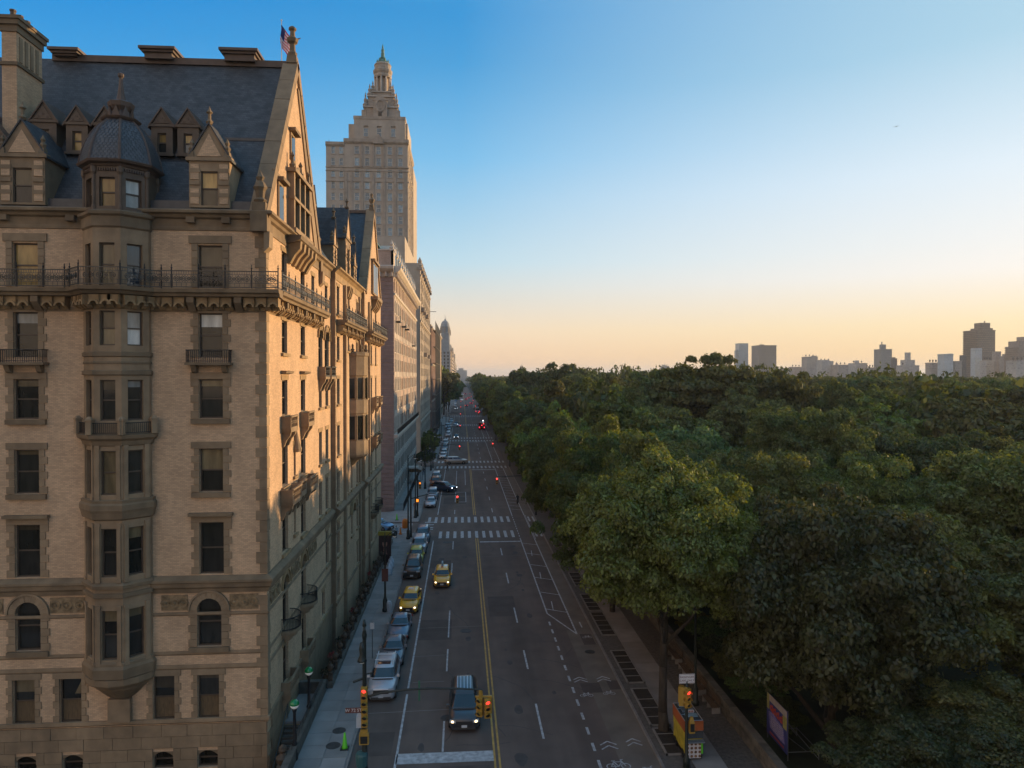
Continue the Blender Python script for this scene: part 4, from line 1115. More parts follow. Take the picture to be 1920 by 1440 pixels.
MB().lathe([(2.9, 101.5), (2.9, 102.0), (2.7, 102.2), (2.7, 102.3), (1.6, 102.3), (1.6, 107.6)], cx, cy, 16).build('lantern_core', M['srtrim'], SR)
for k in range(10):
    a = 2 * math.pi * (k + .35) / 10
    MB().lathe([(.36, 102.2), (.30, 102.6), (.27, 107.1), (.38, 107.4)], cx + 2.3 * math.cos(a), cy + 2.3 * math.sin(a), 8).build('column', M['lime'], SR)
MB().lathe([(2.6, 107.3), (2.7, 107.6), (2.55, 108.0), (2.85, 108.4), (2.9, 108.8), (2.5, 109.0), (2.45, 109.7), (2.6, 109.9), (2.3, 110.2), (1.7, 110.3)], cx, cy, 16).build('lantern_entablature', M['srtrim'], SR)
MB().lathe([(1.75, 110.2), (1.75, 110.9), (1.35, 111.2), (1.25, 111.6), (.8, 112.0), (1.0, 112.4), (.6, 112.8), (.5, 113.8), (.6, 114.1), (.4, 114.4), (.5, 115.4), (.22, 116.2), (.28, 116.5), (.05, 117.6)], cx, cy, 10).build('copper_spire', M['verd'], SR)
for k in range(6):
    a = math.pi / 3 * k; MB().lathe([(.25, 110.8), (.3, 111.4), (0, 112.2)], cx + 1.6 * math.cos(a), cy + 1.6 * math.sin(a), 6).build('copper_urn', M['verd'], SR)
for x in (-27.2, -20.9): MB().tube((x, 20, 88.6), (x, 20, 90.5), .06).build('roof_aerial', M['iron'], SR)
# north tower, only its flank shows
facade(SR, Frame(-4.44, 42, R(90)), 0, 18, 52.3, 89.5, [2.4 + 3.4 * k for k in range(5)], tr[::2], 1.2, 2.1, 'sanremo', 'glass', 'sash', sills=False)
MB().box(-27, -4.45, 42.01, 60, 52.3, 89.3).build('tower_core', M['sanremo'], SR)

# the crown of the south tower, stretched to its full height
def _zm(z): return float(np.interp(z, [89.5, 95.4, 102.4, 107.4, 110.2, 117.6], [89.5, 97.0, 106.5, 111.7, 115.9, 122.0]))
_seen = set()
def _stretch(o):
    for ch in o.children:
        if ch.type == 'MESH':
            if ch.location.z > 89.6: ch.location.z = _zm(ch.location.z)
            elif ch.location.z < .01 and ch.data.name not in _seen and max(v.co.z for v in ch.data.vertices) > 90.0:
                _seen.add(ch.data.name)
                for v in ch.data.vertices:
                    if v.co.z > 89.5: v.co.z = _zm(v.co.z)
        _stretch(ch)
_stretch(SR)
# --- red brick house behind scaffolding
KW = thing('scaffolded_building', 'dark red brick apartment building wrapped in scaffolding past the twin tower building', 'building', (-11.06, 262, 0))
KE = Frame(0, 0, R(90))
facade(KW, KE, 0, 58, 0, 40.5, [2.5 + 3.9 * k for k in range(15)], [2 + 3.5 * k for k in range(11)], 1.4, 2.1, 'redbrick', 'glass', 'sash', sills=False)
MB().box(-25, -.01, 0, 58, 0, 40.5).build('body', M['redbrick'], KW)
for z in (12.5, 26, 39.8): band(KW, KE, 0, 58, z, z + .7, .5, 'limedark', 'cornice')
for k in range(15):
    MB(KE).tube((.5 + 4.1 * k, 1.5, 0), (.5 + 4.1 * k, 1.5, 42.5), .07).build('scaffold_pole', M['iron_l'], KW)
for z in (3.0, 9, 15, 21, 27, 33, 39):
    MB(KE).box(.3, 58, .6, 1.6, z, z + .12).build('scaffold_deck', M['rust'], KW)
MB().tube((-3, 6, 40.5), (-3, 6, 47), .12).tube((-3, 6, 46.4), (1.6, 6, 46.4), .1).tube((-3, 22, 40.5), (-3, 22, 46), .1).build('roof_hoist', M['iron'], KW)
# --- plain tan block, then the domed pair and the row that fades up the avenue
TB = thing('apartment_building', 'tan brick apartment building lit by the sun just beyond the scaffolding', 'building', (-10.9, 324, 0))
facade(TB, Frame(0, 0, R(90)), 0, 60, 0, 43, [2.5 + 4.2 * k for k in range(14)], [3 + 3.6 * k for k in range(11)], 1.5, 2.1, 'tanbrick', 'glass', 'sash', sills=False)
MB().box(-25, -.01, 0, 60, 0, 43).box(-20, -3, 4, 40, 43, 46).build('body', M['tanbrick'], TB)
band(TB, Frame(0, 0, R(90)), 0, 60, 41.6, 42.6, .6, 'limedark', 'cornice')
BE = thing('domed_apartment', 'blue grey shaded apartment block with two domed towers far up the avenue', 'building', (-11.3, 728, 0))
facade(BE, Frame(0, 0, 0), -40, 0, 0, 48, [-2.5 - 3.6 * k for k in range(10)], [14 + 3.4 * k for k in range(10)], 1.5, 2.1, 'greystone', 'glass', 'sash', sills=False)
facade(BE, Frame(0, 0, R(90)), 0, 62, 0, 48, [2.5 + 3.9 * k for k in range(15)], [14 + 3.4 * k for k in range(10)], 1.5, 2.1, 'tanbrick', 'glass', 'sash', sills=False)  # sunlit side tan, shaded south side grey: the light is in the wall colours
MB().box(-40, -.3, .3, 62, 0, 47.9).build('body', M['greystone'], BE)
for y0 in (2.0, 44.0):
    MB().box(-10.5, -1.0, y0, y0 + 15, 48, 56).build('setback_storey', M['greystone'], BE)
    t = MB().box(-9.6, -1.6, y0 + 1, y0 + 12, 56, 66).build('tower', M['greystone'], BE)
    MB().lathe([(4.6, 66), (4.6, 72), (5.0, 72.4), (5.0, 73), (4.5, 73.4), (4.2, 75.5), (3.2, 77.6), (1.6, 79), (.7, 79.4), (.7, 80.6), (.2, 81), (.15, 85)], -5.6, y0 + 6, 12).build('tower_dome', M['greystone'], t)
    for k in range(8):
        a = k * math.pi / 4; MB().lathe([(.5, 66), (.4, 71.8)], -5.6 + 4.8 * math.cos(a), y0 + 6 + 4.8 * math.sin(a), 6).build('column', M['tanbrick'], t)
for i, (y, l, h, sb, lab) in enumerate(((806, 70, 52, 9, 'tan stepped apartment block right behind the domed towers'), (888, 66, 46, 0, 'plain pale apartment block in the row beyond the domed towers'), (968, 70, 55, 8, 'taller brown apartment block deep in the far row up the avenue'),
                                        (1060, 90, 48, 0, 'tan apartment block near the end of the far row'), (1170, 110, 58, 10, 'greyish apartment tower near the end of the far row'), (1300, 300, 46, 0, 'last pale row of blocks where the avenue vanishes'))):
    b = thing('apartment_building', lab, 'building', (-11.2, y, 0))
    mm = M[('tanbrick', 'lime', 'sanremo', 'tanbrick', 'limedark', 'lime')[i]]
    MB().box(-30, 0, 0, l, 0, h).build('body', mm, b)
    if sb: MB().box(-14, -2, 4, l * .5, h, h + sb, .4).lathe([(2.2, h + sb), (2.0, h + sb + 3), (0, h + sb + 7)], -7, l * .25, 8).build('roof_tower', mm, b)
    MB().box(-30.2, .3, -.2, l, h - 1.6, h - .4).build('cornice', mm, b)
    fr = Frame(0, 0, R(90))
    for z in range(12, int(h) - 3, 4):
        mb = MB(fr)
        for k in range(int(l / 5)): mb.box(2 + 5 * k, 3.6 + 5 * k, -.05, .04, z, z + 2.2)
        tag(mb.build('window_row', M['glass'], b), kind='stuff')
e = thing('distant_tower', 'tiny pale tower closing the end of the avenue', 'building', (4, 2400, 0))
MB().box(-22, 14, 0, 40, 0, 40).box(-14, 2, 5, 30, 40, 47).build('body', M['greystone'], e)

# --- skyline beyond the park
M['sk_glass'] = mat('blue_curtain_wall', (.16, .22, .27), .25, .1, .05, brick=(3.2, 3.8, .35, (.10, .14, .17), .15))
M['sk_brown'] = mat('dark_brown_cladding', (.085, .06, .05), .6, .1, .05, brick=(3.0, 4.0, .5, (.045, .035, .03), .15))
M['sk_brownT'] = mat('brown_balconied_brick', (.20, .14, .10), .8, .1, .05, brick=(4.0, 3.0, .7, (.10, .075, .06), .2))
M['sk_tan'] = mat('distant_tan_masonry', (.24, .205, .18), .85, .15, .05, brick=(4.0, 3.6, .9, (.29, .25, .22), .3))
M['sk_pale'] = mat('distant_pale_masonry', (.30, .28, .27), .85, .12, .05, brick=(4.0, 3.4, .9, (.36, .34, .32), .35))
M['sk_white'] = mat('white_glazed_brick', (.34, .38, .41), .6, .1, .05, brick=(3.6, 3.3, .8, (.40, .43, .45), .2))
M['sk_tower'] = mat('grey_precast', (.24, .23, .22), .8, .1, .05, brick=(2.6, 3.2, .7, (.16, .155, .15), .2))
M['sk_balc'] = mat('brown_balcony_tower', (.19, .15, .125), .8, .12, .05, brick=(5, 3.0, .9, (.26, .21, .18), .3))
SKY_B = [
    ('glass', 820, 2034, [(0.0, 27.7, 116.4), (-14.5, 10.8, 96.1)], 'slim blue glass tower at the left end of the far skyline'),
    ('brown', 820, 1881, [(0.0, 48.5, 103.8), (-6.0, 8.8, 106.7)], 'broad dark brown tower beside the slim glass tower'),
    ('tan', 800, 1725, [(0.0, 26.1, 39.8)], 'low grey rooftop block right of the broad brown tower'),
    ('tan', 790, 1632, [(0.0, 23.6, 42.7)], 'low pale block left of the flat-topped grey block'),
    ('tan', 800, 1586, [(0.0, 25.6, 65.5), (10.2, 9.2, 68.0)], 'flat-topped grey block with a raised roof edge, mid skyline'),
    ('pale', 780, 1479, [(0.0, 24.6, 53.5), (-4.2, 18.7, 55.8)], 'lower pale annex joined to the right of the grey block'),
    ('tan', 800, 1451, [(0.0, 27.4, 45.1), (-8.8, 3.3, 48.4)], 'low block with little roof tanks in mid skyline'),
    ('pale', 790, 1369, [(0.0, 25.0, 47.0), (-2.2, 6.2, 52.4)], 'low pale block topped by a small round dome'),
    ('tan', 800, 1343, [(0.0, 16.8, 38.2)], 'very low block just left of the antenna tower'),
    ('tower', 820, 1333, [(0.0, 22.7, 73.5), (-0.5, 8.3, 82.9), (-2.2, 1.5, 88.1)], 'square grey tower with a drum and antenna on its roof'),
    ('brown', 810, 1281, [(0.0, 7.3, 54.6), (-1.0, 4.4, 56.6)], 'narrow dark block right of the antenna tower'),
    ('pale', 800, 1225, [(0.0, 26.3, 40.7), (0.0, 16.6, 50.3), (0.0, 6.9, 63.7)], 'stepped pale apartment tower rising to a small top block'),
    ('tan', 800, 1156, [(0.0, 16.3, 44.3)], 'low rooftop cluster left of the blue-white block'),
    ('white', 780, 1097, [(0.0, 15.5, 57.0), (7.2, 5.6, 57.8)], 'blue-white flat-topped block above the treetops'),
    ('tan', 800, 1099, [(0.0, 11.1, 45.8)], 'low block right of the blue-white block'),
    ('brown', 815, 1104, [(0.0, 6.8, 55.5)], 'small dark roof block at the foot of the tallest tower'),
    ('brownT', 850, 1114, [(0.0, 31.4, 96.3), (4.2, 21.9, 99.8), (5.1, 15.7, 108.6), (9.2, 1.3, 112.2)], 'tallest brown tower with stepped roofline at the right'),
    ('white', 790, 1041, [(0.0, 10.5, 64.4)], 'pale slab standing in front of the tallest brown tower'),
    ('pale', 790, 1018, [(0.0, 13.2, 45.0)], 'lower pale block at the right foot of the tallest tower'),
    ('tan', 800, 1012, [(0.0, 8.0, 58.5)], 'plain grey block right of the tallest tower'),
    ('tan', 800, 996, [(0.0, 9.5, 50.9), (-1.7, 2.8, 54.0)], 'low block between the tall tower and the balconied tower'),
    ('balc', 800, 967, [(0.0, 25.0, 63.9), (2.0, 22.3, 71.5), (7.7, 14.7, 77.7)], 'balconied stepped tower cut by the right edge of the view'),
    ('pale', 770, 935, [(0.0, 18.4, 43.2)], 'low pale block below the balconied tower'),
    ('tan', 615, 2600, [(0.0, 29.6, 48.2)], 'small faint roof block above the middle treetops'),
    ('tan', 754, 2600, [(0.0, 25.6, 58.2), (-2.0, 9.6, 62.2)], 'small faint tower top left of the tall wispy tree'),
    ('tan', 840, 2198, [(0.0, 31.4, 42.8)], 'small low block left of the slim glass tower'),
]
for st, X, Y, tiers, lab in SKY_B:
    b = thing('skyline_building', lab, 'building', (X, Y, 0))
    mm = M['sk_' + st]
    zlast = 0
    for i, (off, k, z) in enumerate(tiers):
        MB().box(off - k / 2, off + k / 2, -k / 2, k / 2, zlast if i else 0, z).build('tower_body' if i == 0 else 'roof_block', mm, b)
        if i == 0 and k > 12:
            MB().box(off - k / 2 - .5, off + k / 2 + .5, -k / 2 - .5, k / 2 + .5, z - 1.6, z - .5).build('parapet', mm, b)
        zlast = z if (i == 0 or off == 0 or k < tiers[0][1]) and st != 'glass' else 0
    if st in ('tan', 'pale') and tiers[0][1] > 12:
        off, k, z = tiers[0]
        for q in range(3):
            x = -k * .35 + q * k * .33
            MB().tube((x, 0, z), (x, 0, z + 1.5), .3).lathe([(1.3, z + 1.5), (1.3, z + 4.2), (.2, z + 5.4)], x, 0, 8).build('water_tank', M['sk_brown'], b)
    if st in ('balc', 'brownT'):
        off, k, z = tiers[0]
        for q in range(int(z / 6)):
            MB().box(off - k / 2 - 1.4, off - k / 2 + 3, -k / 2 - 1.2, k / 2, z - 3 - q * 3.1, z - 2.2 - q * 3.1).build('balcony', mm, b)
# ================================================================== ground, avenue, pavements
def struct(name, mb, m, parent=None, **k):
    o = mb.build(name, m, parent, **k)
    if parent is None: o['kind'] = 'structure'
    return o
def rect(x0, x1, y0, y1, z): return MB().box(x0, x1, y0, y1, z - .02, z)
def sheet(x0, x1, y0, y1, z):
    mb = MB(); mb.face(((x0, y0, z), (x1, y0, z), (x1, y1, z), (x0, y1, z))); return mb
KW_, KE_ = -6.6, 11.5                      # kerb lines
struct('ground', sheet(-12000, 12000, -3000, 16000, -3.2), M['grass'])
ROAD = struct('road', sheet(KW_, KE_, -60, 3200, 0), M['asphalt'])
for y0, y1 in ((101.9, 108.9), (175, 183.5), (245, 254.5), (318.5, 324), (387, 396)):
    struct('side_street', sheet(-160, KW_, y0, y1, 0), M['asphalt'])
struct('side_street', sheet(-160, KW_, -8, 20, 0), M['asphalt'])
def mark(name, x0, x1, y0, y1, m='white', z=.008):
    return sheet(x0, x1, y0, y1, z).build(name, M[m], ROAD)
def line(name, xa, ya, xb, yb, w, m='white', z=.008):
    d = Vector((xb - xa, yb - ya)); n = Vector((-d.y, d.x)).normalized() * w / 2
    mb = MB(); mb.face(((xa - n.x, ya - n.y, z), (xb - n.x, yb - n.y, z), (xb + n.x, yb + n.y, z), (xa + n.x, ya + n.y, z)))
    return mb.build(name, M[m], ROAD)
M['asph_tar'] = mat('tar_dark_asphalt', (.058, .047, .041), .75, .3, 2)
# surface differences
mark('bike_lane', 10.0, KE_ - .02, 62, 96, 'bike', .004); mark('bike_lane', 10.0, KE_ - .02, 113, 172, 'bike', .004)
mark('concrete_pad', 9.2, KE_ - .02, -40, 62, 'bike', .004)
for x0, x1, y0, y1 in ((-3.7, -.9, 60.5, 65.5), (-3.7, -1.3, 83, 86.5), (-6.3, -4.2, 42.2, 45), (8.6, 10, 49.6, 51.2), (10.2, 11.2, 58.5, 61), (10.6, 11.4, 50, 51.5), (-1.2, 1.6, 37.5, 40.8), (2.6, 5.2, 66, 72), (-3.5, 1.8, 133.2, 137.5), (-3.2, .8, 124.5, 131.5)):
    mark('asphalt_patch', x0, x1, y0, y1, 'asph2', .006)
for xa, ya, xb, yb in ((-3.8, 57.0, -1.2, 57.2), (-3.8, 63.4, 1.8, 63.6), (-6.4, 47.6, 1.6, 47.9), (2.3, 88, 7.8, 88.2), (-3.6, 52.2, -1.3, 52.25)):
    line('asphalt_seam', xa, ya, xb, yb, .05, 'concrete', .0075)
g4 = random.Random(4)
for k in range(26):           # tar-filled cracks
    x, y = g4.uniform(-3.4, 9.4), g4.uniform(37, 96); a = g4.choice((0, 1.57)) + g4.uniform(-.25, .25)
    for q in range(g4.randint(4, 9)):
        l = g4.uniform(.5, 1.1); a += g4.uniform(-.35, .35); x2, y2 = x + l * math.sin(a), y + l * math.cos(a)
        if -6 < x2 < 9.1: line('tar_seam', x, y, x2, y2, .055, 'asph_tar', .0065 + .00002 * k)
        x, y = x2, y2
for k in range(22):           # oil drips in the lanes
    x, y, r = g4.choice((-2.4, .45, 3.6, 6.5)) + g4.uniform(-.25, .25), g4.uniform(38, 96), g4.uniform(.12, .4)
    mb = MB(); mb.face([(x + r * g4.uniform(.7, 1.1) * math.cos(q * .7), y + 2.2 * r * g4.uniform(.7, 1.1) * math.sin(q * .7), .0055) for q in range(9)]); mb.build('oil_stain', M['asph_tar'], ROAD)
# lines
for y0, y1 in ((-20, 98.0), (114.5, 170.5), (187, 242), (257.5, 316), (327, 385), (399, 900)):
    mark('centre_line', 1.86, 1.98, y0, y1, 'yellow'); mark('centre_line', 2.14, 2.26, y0, y1, 'yellow')
for y0, y1 in ((-20, 50.3), (51.2, 62.0), (62.05, 97.0), (115, 170.5), (187, 242), (257, 316), (327, 385)):
    mark('parking_line', -3.92, -3.78, y0, y1)
def dashes(x, spans, w=.12, m='white', name='lane_dash'):
    me = {}
    for y0, y1 in spans:
        l = round(y1 - y0, 2)
        if l not in me: me[l] = sheet(-w / 2, w / 2, 0, l, .008).mesh(name, M[m])
        obj(name, me[l], ROAD, (x, y0, 0))
dashes(-1.15, [(42.4, 46.2), (54.0, 58.4), (61.0, 68.0), (81.2, 85.2), (92, 96.5)] + [(115.5, 119)])
dashes(-1.15, [(y, y + 4) for y in range(262, 900, 12)], .14)
dashes(5.05, [(43.5, 48.2), (54.0, 57.7), (64.2, 68.4), (76.5, 80.6), (88.5, 92.2), (116.5, 120), (128, 131.5), (140, 143.5), (152, 155), (163, 166), (192, 195)] + [(y, y + 4) for y in range(204, 900, 12)], .14)
dashes(7.95, [(36 + 1.95 * k, 36.95 + 1.95 * k) for k in range(15)], .17, name='bike_dash')
# turn-lane box beyond the first crossing
for x in (-1.15, .75): mark('lane_line', x - .06, x + .06, 126.5, 137); mark('lane_line', x - .06, x + .06, 146, 168)
mark('lane_line', -1.2, .8, 126.3, 126.55); mark('lane_line', -1.2, .8, 137, 137.2)
# buffered bike lane
def buffer(y0, y1, step, taper=False):
    mark('buffer_line', 7.98, 8.12, y0 + (4 if taper else 0), y1); mark('buffer_line', 9.92, 10.06, y0 - (1.5 if taper else 0), y1)
    if taper: line('buffer_line', 8.05, y0 + 4, 9.99, y0 - 1.5, .14)
    y = y0 + 4.2
    while y < y1 - 1:
        line('buffer_hatch', 8.1, y + 1.1, 9.95, y, .14); y += step
buffer(62.5, 97.0, 5.4, True); buffer(114, 172, 3.3); buffer(188, 243, 3.3); buffer(258, 316, 4.5)
for y in (67.5, 78, 88): line('buffer_mark', 8.75, y, 8.9, y + 2.6, .1)
for y0, y1 in ((97, 114),): 
    dashes(8.05, [(y, y + .9) for y in np.arange(y0, y1, 1.6)], .12); mark('lane_line', 9.95, 10.05, y0, y1); mark('lane_line', 10.12, 10.2, y0, y1)
mark('stop_line', 2.45, 7.95, 95.6, 96.1); mark('stop_line', 2.45, 7.95, 169.2, 169.9); mark('stop_line', 2.45, 7.95, 240.6, 241.4)
mark('stop_line', -3.85, 1.86, 41.2, 42.35)
def crosswalk(y0, y1, x0, x1, step=1.02, w=.42):
    me = sheet(-w / 2, w / 2, 0, y1 - y0, .008).mesh('crosswalk_bar', M['white'])
    x = x0
    while x <= x1:
        obj('crosswalk_bar', me, ROAD, (x, y0, 0)); x += step
crosswalk(98.4, 102.6, -3.0, 7.6); crosswalk(108.7, 113.0, -5.0, 7.6)
crosswalk(98.6, 102.3, 10.5, 11.4, .7, .3); crosswalk(108.9, 112.6, 10.5, 11.4, .7, .3)
crosswalk(172.4, 176.4, -5.9, 11.2, .98, .44); crosswalk(183.2, 187, -5.9, 11.2, .98, .44)
crosswalk(243.2, 247.2, -5.9, 11.2, .98, .46); crosswalk(253.6, 257.6, -5.9, 11.2, .98, .46)
crosswalk(317, 320.5, -5.9, 11.2, .98, .5); crosswalk(324, 327.5, -5.9, 11.2, .98, .5); crosswalk(386, 390, -5.9, 11.2, .98, .5); crosswalk(396, 400, -5.9, 11.2, .98, .5)
for y in (101.0, 102.2, 104.2, 106.0): mark('worn_marking', -5.6, -4.2, y + 3, y + 3.5); 
# crosswalk across the side street: long bars seen edge on
for k in range(8): sheet(-12.5, -7.4, 102.3 + k * .82, 102.72 + k * .82, .008).build('crosswalk_bar', M['white'], ROAD)
# chevrons and bicycle symbols in the bike lanes
def chevron(x, y, s=1.0, gap=.42):
    for k in (0, gap):
        line('chevron', x - .5 * s, y + k, x, y + .42 * s + k, .10); line('chevron', x + .5 * s, y + k, x, y + .42 * s + k, .10)
def bicycle(x, y, s=1.0, flip=1):
    b = MB(); P = lambda u, v: (x + u * s, y + v * s, .009)
    def seg(a, c, w=.07):
        d = Vector((c[0] - a[0], c[1] - a[1])); n = Vector((-d.y, d.x)).normalized() * w / 2
        b.face((P(a[0] - n.x, a[1] - n.y), P(c[0] - n.x, c[1] - n.y), P(c[0] + n.x, c[1] + n.y), P(a[0] + n.x, a[1] + n.y)))
    for cx_ in (-.45, .45):
        for k in range(14):
            a, c = 2 * math.pi * k / 14, 2 * math.pi * (k + 1) / 14
            seg((cx_ + .27 * math.cos(a), .3 * math.sin(a)), (cx_ + .27 * math.cos(c), .3 * math.sin(c)))
    for a, c in (((-.45, 0), (-.2, .5)), ((-.2, .5), (.3, .5)), ((.3, .5), (.45, 0)), ((-.45, 0), (.02, 0)), ((.02, 0), (.3, .5)), ((.02, 0), (-.2, .5)), ((.3, .5), (.25, .72)), ((.25, .72), (.42, .76)), ((-.2, .5), (-.22, .62)), ((-.34, .62), (-.1, .62))): seg(a, c, .08)
    b.build('bicycle_symbol', M['white'], ROAD)
chevron(8.72, 51.4); chevron(10.45, 51.4); bicycle(8.75, 49.2, .62); bicycle(10.4, 49.4, .58)
chevron(8.9, 42.0, 1.0, .5); chevron(10.5, 42.3, .9, .45); bicycle(9.0, 40.1, .95); bicycle(10.6, 39.4, .8)
bicycle(10.75, 60.2, .55); line('arrow', 10.7, 62.6, 10.7, 64.0, .12)
bicycle(-5.0, 104.6, .6)
# kerbs
def kerb_run(x, y0, y1, w=.16, h=.15):
    y = y0
    while y < y1:
        l = min(2.4, y1 - y)
        me = shared(('kerb', round(l, 2), w, h), lambda: MB().box(-w / 2, w / 2, .01, l - .01, -.05, h, .012).mesh('kerb_stone', M['kerb']))
        yield me, (x, y, 0); y += l
PW = struct('pavement', MB().box(-9.6, KW_ - .09, 20.2, 101.4, -3.2, .128), M['concrete'])
PWN = struct('pavement', MB().box(-11.5, KW_ - .09, 109.3, 174.6, -3.2, .14), M['concrete'])
PE = struct('pavement', MB().box(KE_ + .09, 17.15, -40, 98, -3.2, .128), M['hexpave'])
PEN = struct('pavement', MB().box(KE_ + .09, 17.15, 98.1, 900, -3.2, .128), M['hexpave'])
for me, p in kerb_run(KW_, 24, 101.4): obj('kerb_stone', me, PW, p)
for me, p in kerb_run(KE_, 24, 98): obj('kerb_stone', me, PE, p)
for me, p in kerb_run(KW_, 109.3, 174.6): obj('kerb_stone', me, PWN, p)
for me, p in kerb_run(KE_, 98.1, 175): obj('kerb_stone', me, PEN, p)
for y0, y1 in ((184, 244.6), (255, 318), (324.5, 386.5), (396.5, 1500)):
    struct('pavement', MB().box(-11.4, KW_, y0, y1, -3.2, .14), M['concrete'])
struct('pavement', MB().box(-60, -11.6, 20.2, 36.5, -3.2, .13), M['concrete'])
struct('pavement', MB().box(-80, -11.0, 96.3, 101.4, -3.2, .13), M['concrete'])
struct('pavement', MB().box(-80, -11.5, 109.3, 117.6, -3.2, .13), M['concrete'])
struct('pavement', MB().box(-5.9, -4.6, 20, 40.6, -.2, .12, ), M['concrete'])     # kerb build-out at the signal pole
# paving slabs of the near west pavement
for j in range(44):
    y = 36.0 + j * 1.48
    for i, (a, b) in enumerate(((-9.55, -8.1), (-8.1, -6.72))):
        me = shared(('slab', i), lambda: MB().box(a + .012, b - .012, .012, 1.468, 0, .03).mesh('paving_slab', M['concrete']))
        obj('paving_slab', me, PW, (0, y, .128 + .004 * rnd.random()))
for j in range(60):
    y = 30 + j * 1.5
    me = shared(('slabE',), lambda: MB().box(13.3, 15.1, .012, 1.488, 0, .03).mesh('paving_slab', M['concrete']))
    if y < 96: obj('paving_slab', me, PE, (0, y, .127 + .003 * rnd.random()))
# hexagonal blocks in the near part beside the wall
hexme = MB().prism_z([(.225 * math.cos(math.pi / 3 * k), .225 * math.sin(math.pi / 3 * k)) for k in range(6)], 0, .03).mesh('paving_block', M['hexpave'])
M['hexpave'].node_tree
nh = 0
for i in range(6):
    for j in range(48):
        x = 15.35 + i * .352; y = 36.2 + j * .41 + (i % 2) * .205
        if nh < 290:
            obj('paving_block', hexme, PE, (x, y, .126 + .006 * rnd.random())); nh += 1
# the sunken landing of the underground entrance and its stairs
struct('pavement', MB().box(-11.45, -9.62, 46.6, 51.4, -3.2, .13), M['concrete'])
ST = thing('stairs', 'stairs going down to the subway beside the corner of the gabled house', 'stairs', (-10.6, 46.6, 0))
for k in range(15):
    MB().box(-.78, .68, -.30 * (k + 1), -.30 * k, -3.1, .10 - .18 * (k + 1)).build('step', M['tread'], ST)
    MB().box(-.78, .68, -.30 * k - .05, -.30 * k, .10 - .18 * (k + 1) - .02, .104 - .18 * (k + 1)).build('step_nosing', M['yellow'] if k == 0 else M['concrete'], ST)
MB().tube((-.72, .4, 1.1), (-.72, -4.4, -1.75), .03).tube((-.72, .4, 1.1), (-.72, .4, .1), .03).tube((-.72, -2.4, -.55), (-.72, -2.4, -1.5), .03).build('handrail', M['iron_l'], ST)
SW_ = thing('parapet_wall', 'low stone parapet around the subway stairs with iron railing on top', 'wall', (-9.75, 46, 0))
MB().box(-.14, .14, -8, 4.9, 0, .85).box(-.2, .2, -8.05, 4.95, .85, .98).build('wall', M['parkwall'], SW_)
MB().box(-1.75, -.14, 4.6, 4.9, 0, .85).box(-1.8, -.14, 4.55, 4.95, .85, .98).build('wall', M['parkwall'], SW_)
mb = MB()
for k in range(24): mb.tube((0, -4.6 + k * .39, .98), (0, -4.6 + k * .39, 1.45), .02, .012, 5)
mb.tube((0, -4.7, 1.4), (0, 4.7, 1.4), .025); mb.build('iron_railing', M['iron'], SW_)
M['green_glass'] = mat('green_globe_glass', (.005, .16, .045), .25, emit=((.0, .35, .09), .03), coat=.4)
M['opal'] = mat('opal_glass', (.55, .55, .53), .3, emit=((1, .98, .9), .08))
def globe(x, y, label):
    t = thing('globe_lamp', label, 'lamp', (x, y, .98))
    MB().lathe([(.20, -.98), (.20, -.5), (.15, -.4), (.14, 0), (.17, .1), (.10, .25), (.085, 1.9), (.13, 2.0), (.15, 2.1), (.10, 2.15)], 0, 0, 10).build('post', M['iron'], t, smooth=True)
    MB().lathe([(.12, 2.14), (.21, 2.22), (.27, 2.36)], 0, 0, 14).build('globe_lower_half', M['opal'], t, smooth=True)
    MB().lathe([(.275, 2.36), (.265, 2.46), (.21, 2.57), (.11, 2.64), (0, 2.66)], 0, 0, 14).build('globe_upper_half', M['green_glass'], t, smooth=True)
globe(-9.72, 41.95, 'green topped globe lamp nearest the bottom of the subway stairs')
globe(-9.88, 46.6, 'green topped globe lamp at the head of the subway stairs')
# moat fence along the gabled house: stone kerb, iron heads and rails
M['iron_rust'] = mat('rusty_iron', (.06, .038, .022), .7, .4, 4, .5, 12)
M['flower'] = mat('red_flowers', (.25, .035, .03), .8, .5, 14, .5, 20)
FN_ = thing('iron_fence', 'ornate iron fence with sculpted heads on a stone base beside the house', 'fence', (-9.42, 51.3, .13))
MB().box(-.2, .2, 0, 44.6, -2.2, .35).box(-.24, .24, 0, 44.6, .35, .45).build('stone_base', M['parkwall'], FN_)
post = MB().box(-.14, .14, -.14, .14, .45, 1.0).lathe([(.16, 1.0), (.22, 1.08), (.12, 1.15), (.20, 1.28), (.25, 1.42), (.20, 1.58), (.1, 1.66), (.05, 1.8)], 0, 0, 8).mesh('fence_post', M['iron_rust'])
rail = MB()
for z in (.6, .95): rail.tube((0, .14, z), (0, 1.9, z), .03)
for k in range(7): rail.tube((0, .3 + k * .24, .45), (0, .3 + k * .24, 1.05), .018)

